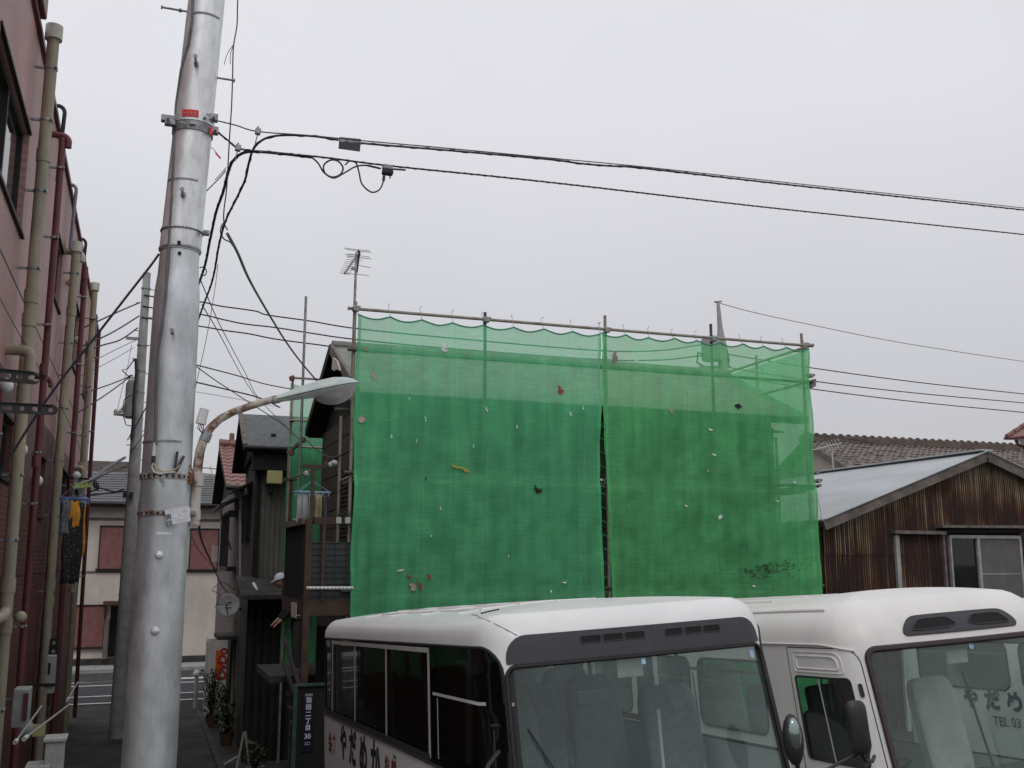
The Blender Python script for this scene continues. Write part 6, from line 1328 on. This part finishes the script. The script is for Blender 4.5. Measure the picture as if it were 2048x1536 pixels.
def common(t, B, paint, wnd_z, floor=.75):
    part(t, 'floor', MB().b2(-B.hw + .06, B.hw - .06, .35, B.L - .1, floor - .08, floor), M['busfloor'])
    part(t, 'underbody', MB().b2(-B.hw + .08, B.hw - .08, .25, B.L - .15, .3, .5), M['black'])
    for y in (1.0, B.L - 1.5):
        for x in (-B.hw + .14, B.hw - .14): wheel(t, x, y)
    part(t, 'dashboard', MB().grid(lambda u, v: V(((u - .5) * 1.75, .12 + .5 * v, 1.22 + .1 * math.sin(v * math.pi * .8) - .02 * abs(u - .5))), 14, 8).b2(-.85, .85, .5, .62, .75, 1.24), M['black'])
    st = part(t, 'steering_wheel', MB().tube([V((-.45 + .2 * math.cos(a), .78 + .2 * math.sin(a) * .85, 1.34 - .2 * math.sin(a) * .45)) for a in [i * math.pi / 12 for i in range(25)]], .014, 8).cyl((-.45, .78, 1.34), (-.45, .55, 1.1), .03, 8), M['black'])

# ---- bus 1
B1 = Body()
bus1 = empty('minibus', 'left white minibus with dark band of vents above its windscreen and navy side lettering', 'minibus', local=True)
WS = rrect(-.915, .915, 1.12, 2.345, .07); SB = -(B1.A + B1.arc * .42); SE = -B1.s_y(6.12)
sideL = rrect(SE, SB, 1.66, 2.46, [.06, .05, .17, .10]); sideR = [V((-p.x, p.y)) for p in sideL][::-1]
rw1 = rrect(-B1.S + .03, -B1.S + .75, 1.5, 2.3, .08); rw2 = rrect(B1.S - .75, B1.S - .03, 1.5, 2.3, .08)
o = part(bus1, 'body', body_mesh(B1, [WS, sideL, sideR, rw1, rw2]), M['buswhite'], angle=70); weld(o)
w_ = part(bus1, 'windscreen', surf(B1, WS, -.012), M['windshield']); part(w_, 'gasket', gasket(B1, WS, .014), M['rubber'])
part(w_, 'glass_border', surf(B1, rrect(-.91, -.87, 1.16, 2.33, .015), -.009), M['rubber']); part(w_, 'glass_border', surf(B1, rrect(.86, .91, 1.16, 2.33, .015), -.009), M['rubber'])
for rw_ in (rw1, rw2): part(bus1, 'rear_glass', surf(B1, rw_, -.01, .2), M['clearglass'])
VZ = rrect(-.91, .91, 2.358, 2.52, [.01, .01, .13, .13]); VZ = [V((p.x, min(p.y, B1.z1 + .06 * 1.2) if p.y <= B1.z1 else p.y)) for p in VZ]
vis = part(bus1, 'visor_band', surf(B1, VZ, .005, .06), M['band'], angle=70)
part(vis, 'panel_joint', surf(B1, rrect(.085, .091, 2.36, 2.515, .0), .0065), M['black'])
for a_, b_ in ((-.42, -.28), (-.265, -.125), (-.11, .03), (.18, .31), (.33, .455), (.47, .60)):
    f = part(vis, 'air_vent', surf(B1, rrect(a_, b_, 2.445, 2.487, .010), .007, .05), M['dark']); part(f, 'vent_rim', gasket(B1, rrect(a_, b_, 2.445, 2.487, .010), .003, .007), M['band'])
sw = {}
for side, poly in ((-1, sideL), (1, sideR)):
    mx_ = -side
    q = part(bus1, 'side_glass', surf(B1, poly, -.012, .2), M['busglass'] if side < 0 else M['clearglass']); part(q, 'gasket', gasket(B1, poly, .010), M['rubber'])
    def strip_(y0, y1, v0, v1, m, nm, par=q, off=.004):
        a, b = sorted((side * B1.s_y(y0), side * B1.s_y(y1))); part(par, nm, surf(B1, rrect(a, b, v0, v1, 0), off, .3), M[m])
    strip_(1.58, 5.55, 2.405, 2.44, 'silver', 'top_frame')
    for y in (1.6, 2.95, 4.28, 5.5): strip_(y - .028, y + .028, 1.70, 2.403, 'silver', 'window_post')
    strip_(1.6, 6.0, 1.675, 1.725, 'band', 'lower_frame'); strip_(.32, 6.1, 1.645, 1.657, 'silver', 'belt_trim', off=.006)
    strip_(.0, 1.5, 2.125, 2.145, 'silver', 'window_divider'); strip_(1.36, 1.385, 1.72, 2.11, 'silver', 'window_divider')
for s_ in (-.55, .2): part(bus1, 'roof_seam', surf(B1, rrect(-.9, .9, B1.V - .04, B1.V - .036, 0), .001), M['rubber']) if False else None
part(bus1, 'roof_seam', MB().tube([B1.finish(x_, 1.05 - .28 * (abs(x_) / .85) ** 3, B1.z1 + B1.Rs + B1.crown * (1 - (abs(x_) / .86) ** 2) + .001) for x_ in [-.82, -.74, -.66]], .008, 5).tube([B1.finish(x_, 1.05 - .28 * (abs(x_) / .85) ** 3, B1.z1 + B1.Rs + B1.crown * (1 - (abs(x_) / .86) ** 2) + .001) for x_ in [.66, .74, .82]], .008, 5), M['rubber'])
part(bus1, 'cap_seam', MB().tube([B1.P(-B1.s_y(.95), B1.V - .005, .001), B1.P(-B1.s_y(.7), B1.V - .03, .001), B1.P(-B1.s_y(.5), B1.V - .07, .001), B1.P(-B1.A - B1.arc * .8, B1.V - .11, .001), B1.P(-B1.A - B1.arc * .5, B1.V - .15, .001), B1.P(-B1.A - B1.arc * .3, B1.V - .19, .001), B1.P(-B1.A - B1.arc * .15, B1.V - .225, .001)], .003, 5), M['greyletter'])
for k_ in range(5): part(bus1, 'roof_rib', MB().tube([B1.finish(-.62 + k_ * .31, y_, B1.z1 + B1.Rs + B1.crown * (1 - (abs(-.62 + k_ * .31) / .88) ** 2) + .002) for y_ in (1.5, 2.5, 3.5, 4.5, 5.3)], .011, 6), M['buswhite'])
for y_ in (1.55, 2.6, 3.7, 4.8): part(bus1, 'roof_cross_seam', MB().tube([B1.finish(x_, y_, B1.z1 + B1.Rs + B1.crown * (1 - (abs(x_) / .86) ** 2) + .003) for x_ in [-.8 + i * .2 for i in range(9)]], .006, 5), M['buswhite'])
common(bus1, B1, M['buswhite'], 1.66)
sm = mesh_of(seat_me('seat', False), name='seat'); sm.materials.append(M['seat'])
def put_seat(t, me, x, y, z=.75, s=1.0, name='seat'):
    o = bpy.data.objects.new(name, me); COL.objects.link(o); o.parent = t; o.location = (x, y, z); o.scale = (s, s, s); WL[o.name] = V((0, 0, 0)); return o
for (x_, y_) in ((-.55, .95), (-.15, 1.5), (.64, .85), (.46, 1.75), (-.7, 2.2), (-.62, 3.0), (-.1, 3.0), (.72, 2.9), (-.62, 3.8), (-.1, 3.8), (.72, 3.8), (-.62, 4.6), (.1, 4.6), (.72, 4.6)): put_seat(bus1, sm, x_, y_, .80 if y_ < 1 else .84)
part(bus1, 'sun_visor', MB().bar((-.12, .34, 2.27), (.07, .36, 2.265), .02, .12), M['seatbeige'], bevel=.01)
part(bus1, 'interior_mirror', MB().box((-.3, .3, 2.12), (.24, .03, .09)), M['black'], bevel=.01)
for x_, z_, m_ in ((.0, 2.33, 'bluepale'),): part(bus1, 'sticker', surf(B1, rrect(-.018, .012, 2.29, 2.325, .003), -.008, .05), M[m_])
part(bus1, 'sticker', surf(B1, rrect(.80, .84, 2.26, 2.31, .018), -.008, .05), M['bluepale'])
wa_ = part(bus1, 'wiper', MB().tube([B1.P(-.1, 1.2, .03), B1.P(-.35, 1.45, .03), B1.P(-.62, 1.62, .025)], .007, 6).tube([B1.P(-.42, 1.28, .028), B1.P(-.82, 2.0, .022)], .006, 6), M['black'])
mr_ = part(bus1, 'front_mirror', MB().ball((.76, -.16, 1.80), .15, 8, (.45, .32, 1.0)), M['black']); part(mr_, 'mirror_glass', MB().ball((.755, -.185, 1.83), .11, 8, (.42, .3, .9)), M['mirror']); part(mr_, 'mirror_arm', MB().tube([(.78, -.14, 1.66), (.82, -.1, 1.45), (.84, .1, 1.2)], .014, 8), M['black'])
ml = part(bus1, 'side_mirror', MB().box((-1.22, -.06, 1.55), (.16, .06, .30)), M['black'], bevel=.03); part(ml, 'mirror_arm', MB().tube([(-1.18, -.03, 1.7), (-1.1, .02, 1.85), (-1.0, .12, 1.9)], .012, 8), M['black'])
part(bus1, 'corner_hinge', MB().cyl(B1.P(-.98, 2.02, .012), B1.P(-1.04, 2.02, .012), .011, 8).tube([B1.P(-1.02, 2.0, .02), B1.P(-1.03, 1.5, .022)], .005, 6), M['black'])
part(bus1, 'grab_rail', MB().cyl((.35, .75, 1.95), (.35, .75, 1.2), .012, 8).cyl((-.05, .7, 1.48), (.3, .7, 1.53), .009, 6), M['silver'])
for x_ in (-.78, .78):
    for y_ in (1.9, 3.1, 4.3, 5.4): part(bus1, 'interior_pillar', MB().b2(x_ * 1.2 - .02, x_ * 1.2 + .02, y_ - .04, y_ + .04, 1.5, 2.5), M['businner'])
part(bus1, 'rear_partition', MB().b2(-.9, .9, 6.0, 6.05, .75, 1.5), M['businner'])
part(bus1, 'bumper', MB().grid(lambda u, v: B1.P(-1.2 + 2.4 * u, .36 + .28 * v, .03 * math.sin(v * math.pi)), 24, 6), M['buswhite'])
for x_ in (-.68, .68): part(bus1, 'headlight', MB().grid(lambda u, v: B1.P(x_ - .17 + .34 * u, .68 + .16 * v, .008), 6, 3), M['silver'])
for ch, y_, z_, m_, sz in (('や', 4.87, 1.345, 'navy', .35), ('だ', 4.40, 1.345, 'navy', .35), ('め', 3.90, 1.335, 'navy', .36), ('か', 3.40, 1.325, 'navy', .38)): side_text(B1, bus1, 'side_character', ch, y_, z_, sz, M[m_], bold=.015)
for ch, y_, z_, m_, sz in (('釣', 2.93, 1.40, 'redletter', .19), ('船', 2.70, 1.40, 'redletter', .19), ('会', 5.62, 1.32, 'redletter', .22), ('食', 5.38, 1.32, 'redletter', .22)): side_text(B1, bus1, 'side_character', ch, y_, z_, sz, M[m_], bold=.006)
part(bus1, 'green_mark', surf(B1, rrect(-B1.s_y(2.62), -B1.s_y(2.72), 1.575, 1.60, .01), .004, .05), M['leafgreen'])
side_text(B1, bus1, 'phone_line', 'TEL 03', 4.1, 1.10, .17, M['navy'], bold=.003)
bus1.matrix_world = bus_frame(V((3.05, 5.35, .85)))

# ---- bus 2 and the third vehicle seen through it
def chaikin(p, n=2):
    for _ in range(n): p = [q for i in range(len(p)) for q in (p[i].lerp(p[(i + 1) % len(p)], .25), p[i].lerp(p[(i + 1) % len(p)], .75))]
    return p
def coaster(label, O, L, wz=1.58, z1=2.285, dome=.035, third=False):
    B = Body(hw=1.02, L=L, R=.30, z1=z1, Rs=.27 if z1 > 2.25 else .2, crown=.05, rake=.22, tum=.03, bow=.08, dome=dome)
    t = empty('minibus', label, 'minibus', local=True)
    ws = rrect(-.88, .88, 1.14, 2.245, [.08, .08, .07, .07]); holes_ = [ws]
    wins = []
    dw = rrect(-B.s_y(.86), -B.s_y(.19), 1.47, 2.05, .03); 
    pw = rrect(B.s_y(.15), B.s_y(L - .4), 1.22, 2.14, .06)
    ys_ = [(1.45, 2.6), (2.75, 3.8), (3.95, 5.1)] if third else [(1.38 + 1.2 * i, 2.43 + 1.2 * i) for i in range(3)] + [(4.98, L - .35)]
    for a, b in ys_: wins.append((-1, rrect(-B.s_y(b), -B.s_y(a), wz, 2.07 if third else 2.14, .09)))
    allh = [ws, dw, pw] + [w[1] for w in wins]
    o = part(t, 'body', body_mesh(B, allh), M['buswhite2'], angle=70); weld(o)
    w_ = part(t, 'windscreen', surf(B, ws, -.012), M['windshield']); part(w_, 'gasket', gasket(B, ws, .022, .004), M['rubberbrown'])
    for pl_ in (dw, pw):
        d_ = part(t, 'cab_window', surf(B, pl_, -.012, .2), M['clearglass']); part(d_, 'gasket', gasket(B, pl_, .008), M['rubber'])
        xs_ = [p.x for p in pl_]; cx = (min(xs_) + max(xs_)) / 2 if pl_ is dw else B.s_y(2.3)
        if pl_ is pw:
            for yy_ in (3.4, 4.5): part(d_, 'window_divider', surf(B, rrect(B.s_y(yy_), B.s_y(yy_ + .03), 1.24, 2.12, 0), .002), M['rubber'])
        part(d_, 'window_divider', surf(B, rrect(cx - .008, cx + .008, 1.475, 2.045, 0), .002), M['silver'])
    for sd_, pl_ in wins:
        d_ = part(t, 'side_window', surf(B, pl_, -.012, .2), M['clearglass']); part(d_, 'gasket', gasket(B, pl_, .010), M['rubber'])
        xs_ = [p.x for p in pl_]; part(d_, 'slide_rail', surf(B, rrect(min(xs_) + .03, max(xs_) - .03, 1.95, 1.962, 0), -.008), M['alu'])
    # driver's door pressing and gutter
    db = rrect(-B.s_y(.80), -B.s_y(.26), 2.11, 2.20, [.02, .02, .05, .03]); part(t, 'door_recess', gasket(B, db, .007), M['buswhite2'])
    db = rrect(-B.s_y(.84), -B.s_y(.22), 2.085, 2.23, [.02, .02, .07, .03]); part(t, 'door_recess', gasket(B, db, .006), M['buswhite2'])
    dd_ = rrect(-B.s_y(.93), -B.s_y(.08), .7, 2.26, [.03, .03, .12, .03]); part(t, 'door_gap', gasket(B, dd_, .0035), M['rubber'])
    part(t, 'gutter', MB().tube([B.P(-B.s_y(y_), 2.285, .008) for y_ in (L - .4, L - 1.5, 2.5, 1.5, .8, .4)] + [B.P(-B.A - B.arc * k_, 2.285 - .09 * (1 - k_) , .008) for k_ in (.9, .7, .5)], .008, 6), M['buswhite2'])
    part(t, 'door_hinge', surf(B, rrect(-B.A - .27, -B.A - .24, 1.93, 2.02, .012), .012), M['black'])
    # twin air intakes over the windscreen
    hp = chaikin([V((-.53, 2.317)), V((-.50, 2.312)), V((.50, 2.312)), V((.53, 2.317)), V((.545, 2.340)), V((.50, 2.390)), V((.44, 2.425)), V((.36, 2.433)), V((-.36, 2.433)), V((-.44, 2.425)), V((-.50, 2.390)), V((-.545, 2.340))], 1)
    ho = part(t, 'intake_panel', surf(B, hp, .010, .05), M['band'], angle=70); part(ho, 'intake_rim', gasket(B, hp, .005, .006), M['rubberbrown'])
    for s_ in (-1, 1):
        pl_ = [V((s_ * x_, z_)) for x_, z_ in ((.045, 2.343), (.44, 2.337), (.47, 2.347), (.41, 2.390), (.37, 2.405), (.15, 2.407), (.11, 2.400))]
        if s_ > 0: pl_ = pl_[::-1]
        pl_ = chaikin(pl_, 1)
        f = part(ho, 'intake', surf(B, pl_, .014, .05), M['dark']); part(f, 'intake_lip', gasket(B, pl_, .005, .014), M['band'])
    part(t, 'roof_shoulder', MB().tube([B.P(-B.s_y(y_), B.z1 + .27, .004) for y_ in (L - .5, 3, 2.2, 1.6, 1.1, .7, .4)], .012, 6), M['buswhite2'])
    for x_ in (-.5, -.15, .2, .55): part(t, 'roof_rib', MB().tube([B.finish(x_, y_, B.z1 + B.Rs + B.crown * (1 - (abs(x_) / .8) ** 2) + .002) for y_ in [1.9 + i * .4 for i in range(int((L - 2.6) / .4))]], .012, 6), M['buswhite2'])
    common(t, B, M['buswhite2'], 1.5)
    sb = mesh_of(seat_me('seat', False), name='seat'); sb.materials.append(M['seatbeige'])
    sdk = mesh_of(seat_me('seat'), name='seat'); sdk.materials.append(M['seatdark']); put_seat(t, sdk, -.55, .95, .60)
    for (x_, y_) in ((.60, 1.05), (-.40, 1.95), (-.66, 2.9), (-.66, 3.7), (-.66, 4.5), (.66, 4.5)): put_seat(t, sb, x_, y_, .62)
    part(t, 'interior_mirror', MB().box((.05, .42, 2.12), (.2, .03, .10)), M['seatbeige'], bevel=.012); part(t, 'sticker', surf(B, rrect(.0, .045, 2.18, 2.22, .018), -.006, .05), M['bluepale'])
    part(t, 'grab_rail', MB().cyl((.12, .46, 2.0), (.32, .5, 1.25), .010, 8), M['black'])
    mr_ = part(t, 'door_mirror', MB().grid(lambda u, v: V((-1.30, -.08, 1.80)) + V((.075 * math.cos(u * 6.2832) * min(1, 1.2 * math.sin(v * math.pi) ** .5), .05 * math.sin(u * 6.2832) * math.sin(v * math.pi) ** .5, .17 * -math.cos(v * math.pi))), 16, 14), M['black'])
    part(mr_, 'mirror_arm', MB().tube([(-1.30, -.06, 1.66), (-1.24, -.03, 1.58), (-1.1, .08, 1.55), (-1.0, .18, 1.56)], .013, 8).tube([(-1.28, -.05, 1.64), (-1.45, -.05, 1.60), (-1.75, -.02, 1.5)], .011, 8).tube([(-1.24, -.02, 1.75), (-1.16, -.0, 1.76), (-1.14, .02, 1.66), (-1.2, -.02, 1.6)], .006, 6), M['black'])
    part(t, 'wiper', MB().tube([B.P(.05, 1.30, .03), B.P(.42, 1.40, .025), B.P(.85, 1.47, .02)], .008, 6).tube([B.P(.95, 1.2, .03), B.P(.55, 1.38, .03)], .007, 6), M['black'])
    part(t, 'bumper', MB().grid(lambda u, v: B.P(-1.2 + 2.4 * u, .36 + .28 * v, .03 * math.sin(v * math.pi)), 24, 6), M['buswhite2'])
    for x_ in (-.66, .66): part(t, 'headlight', MB().grid(lambda u, v: B.P(x_ - .17 + .34 * u, .7 + .16 * v, .008), 6, 3), M['silver'])
    t.matrix_world = bus_frame(O)
    return t, B
b2, B2 = coaster('right white minibus with a domed roof and twin dark air intakes', V((5.81, 5.56, .95)), 6.2)
O3 = V((8.6, 3.3, 1.24))
b3, B3 = coaster('third white minibus seen through the windscreen of the right minibus', O3, 5.5, 1.63, 2.16, .0, True)
for ch, y_ in (('や', 4.45), ('だ', 4.19), ('め', 3.93), ('か', 3.67)): side_text(B3, b3, 'side_character', ch, y_, 1.465, .185, M['navy'], bold=.011)
side_text(B3, b3, 'phone_line', 'TEL 03', 4.05, 1.31, .115, M['greyletter'], bold=.002)
# ============================================================ PEOPLE
def skin_body(name, parent, joints, bones, m, root=0, sub=2):
    me = bpy.data.meshes.new(name); org = WL[parent.name]
    me.from_pydata([V(j[0]) - org for j in joints], bones, [])
    o = bpy.data.objects.new(name, me); COL.objects.link(o); o.parent = parent; WL[o.name] = org
    mo = o.modifiers.new('skin', 'SKIN'); mo.use_smooth_shade = True
    for i, j in enumerate(joints):
        r = j[1]; r = r if isinstance(r, tuple) else (r, r); me.skin_vertices[0].data[i].radius = r
    me.skin_vertices[0].data[root].use_root = True
    o.modifiers.new('sub', 'SUBSURF').levels = sub; o.modifiers['sub'].render_levels = sub
    bpy.context.view_layer.update()
    nm = bpy.data.meshes.new_from_object(o.evaluated_get(bpy.context.evaluated_depsgraph_get())); o.modifiers.clear(); o.data = nm; nm.materials.clear(); nm.materials.append(m)
    for p in nm.polygons: p.use_smooth = True
    return o
def person(label, base, h, lean, yaw, cap, cloths, hairm='hair'):
    """standing figure; lean bends the trunk forward, yaw turns it"""
    t = empty('person', label, 'person', base); s = h / 1.7; R_ = Matrix.Rotation(yaw, 3, 'Z'); Bv = V(base)
    def bend(x, y, z):  # bend above the hips, forward is -y
        if z > .9: d = z - .9; c, s_ = math.cos(lean), math.sin(lean); y, z = y * c - d * s_, .9 + d * c + y * s_
        return Bv + (R_ @ V((x, y, z))) * s
    hd = []
    J = [(bend(0, 0, .92), .11 * s), (bend(0, 0, 1.15), .10 * s), (bend(0, 0, 1.38), .12 * s), (bend(0, .01, 1.46), .05 * s), (bend(0, -.01, 1.52), .05 * s),
         (bend(.17, 0, 1.40), .06 * s), (bend(.24, -.05, 1.13), .042 * s), (bend(.20, -.29, 1.02), .03 * s), (bend(.2, -.345, 1.01), .026 * s),
         (bend(-.17, 0, 1.40), .06 * s), (bend(-.24, -.05, 1.13), .042 * s), (bend(-.20, -.29, 1.02), .03 * s), (bend(-.2, -.345, 1.01), .026 * s),
         (bend(.09, 0, .86), .085 * s), (bend(.1, -.02, .47), .058 * s), (bend(.1, .02, .08), .04 * s), (bend(.1, -.14, .04), .035 * s),
         (bend(-.09, 0, .86), .085 * s), (bend(-.1, -.02, .47), .058 * s), (bend(-.1, .02, .08), .04 * s), (bend(-.1, -.14, .04), .035 * s)]
    E_ = [(0, 1), (1, 2), (2, 3), (3, 4), (2, 5), (5, 6), (6, 7), (7, 8), (2, 9), (9, 10), (10, 11), (11, 12), (0, 13), (13, 14), (14, 15), (15, 16), (0, 17), (17, 18), (18, 19), (19, 20)]
    for sg, wi in ((1, 8), (-1, 12)):   # fingers rooted in the palm
        for k in range(5):
            off_ = (k - 1.5) * .018 if k < 4 else -.04 * sg; ln = (.075, .085, .08, .062, .05)[k]
            p1 = bend(.2 * sg + (off_ if k < 4 else -.03 * sg), -.375 if k < 4 else -.35, 1.0); p2 = bend(.2 * sg + (off_ * 1.1 if k < 4 else -.055 * sg), -.375 - ln * .6, .995 - (.01 if k < 4 else 0)); p3 = bend(.2 * sg + (off_ * 1.1 if k < 4 else -.06 * sg), -.375 - ln, .97)
            i0 = len(J); J += [(p1, .0095 * s), (p2, .0085 * s), (p3, .0075 * s)]; E_ += [(wi, i0), (i0, i0 + 1), (i0 + 1, i0 + 2)]
    bd = skin_body('body', t, J, E_, M['skin'])
    hc_ = bend(0, -.03, 1.63); Rh = R_ @ Matrix.Rotation(lean * .8, 3, 'X')
    hm = MB()
    def hf(u, v):
        th = u * 2 * math.pi; ph = v * math.pi; x = math.sin(ph) * math.cos(th); y = math.sin(ph) * math.sin(th); z = math.cos(ph)
        fx = .078 * x * (1 - .12 * max(0, -z)); fy = .098 * y; fz = .118 * z
        if y < 0: fy -= .018 * math.exp(-((x / .16) ** 2 + ((z + .12) / .2) ** 2)); fy += .008 * (math.exp(-(((x - .42) / .18) ** 2 + ((z - .1) / .12) ** 2)) + math.exp(-(((x + .42) / .18) ** 2 + ((z - .1) / .12) ** 2))); fy += .003 * math.exp(-((x / .3) ** 2 + ((z + .45) / .06) ** 2))
        return hc_ + Rh @ V((fx, fy, fz)) * s
    hm.grid(hf, 32, 24); head = part(bd, 'head', hm, M['skin'])
    for sg in (-1, 1): hm2 = MB().ball(hc_ + Rh @ V((.08 * sg, .005, 0)) * s, .022 * s, 5, (.5, .8, 1.3)); part(bd, 'ear', hm2, M['skin'])
    for sg in (-1, 1): part(bd, 'eye', MB().ball(hc_ + Rh @ V((.032 * sg, -.088, .012)) * s, .009 * s, 5, (1.3, .6, .8)), M['black'])
    ha = MB(); ha.grid(lambda u, v: hc_ + Rh @ (V((.086 * math.sin(v * 1.75) * math.cos(u * 6.2832), .012 + .106 * math.sin(v * 1.75) * math.sin(u * 6.2832), .127 * math.cos(v * 1.75) - (.02 if math.sin(u * 6.2832) > 0 else -.03) * v))) * s, 28, 10); part(t, 'hair', ha, M[hairm])
    if cap:
        cp = MB(); cp.grid(lambda u, v: hc_ + Rh @ V((.094 * math.sin(v * 1.5) * math.cos(u * 6.2832), .008 + .114 * math.sin(v * 1.5) * math.sin(u * 6.2832), .03 + .115 * math.cos(v * 1.5))) * s, 28, 8)
        cp.grid(lambda u, v: hc_ + Rh @ V(((u - .5) * .16 * (1 - .4 * v * v), -.10 - .075 * v * (1 - (2 * u - 1) ** 2 * .5), .045 - .01 * v)) * s, 10, 5)
        part(t, 'cap', cp, M[cap])
    jk = [(J[i][0], J[i][1] * 1.22 + .006) for i in (0, 1, 2, 5, 6, 7, 9, 10, 11)]; skin_body('jacket', t, jk, [(0, 1), (1, 2), (2, 3), (3, 4), (4, 5), (2, 6), (6, 7), (7, 8)], M[cloths[0]])
    tr = [(J[i][0], J[i][1] * 1.18 + .006) for i in (0, 13, 14, 15, 17, 18, 19)]; skin_body('trousers', t, tr, [(0, 1), (1, 2), (2, 3), (0, 4), (4, 5), (5, 6)], M[cloths[1]])
    for i in (15, 19):
        a = J[i][0]; f_ = (J[i + 1][0] - a); part(t, 'shoe', MB().ball(a + f_ * .5 - V((0, 0, .02)), .1 * s, 7, (.5, 1.35, .45)) if abs(math.cos(yaw)) > .7 else MB().ball(a + f_ * .5 - V((0, 0, .02)), .1 * s, 7, (1.35, .5, .45)), M['black'])
    return t
pz = onX(553, 1158, 2.15)
person('person in a white cap and black jacket leaning out behind the dark balcony', (2.55, pz.y + .1, 1.88), 1.66, .42, -1.57, 'capcloth', ('jacket', 'trousers'))
person('person with dark hair standing at the foot of the thick pole', (.285, 8.0, ground_z(.3, 8)), 1.62, .1, 2.6, None, ('redcloth', 'trousers'))
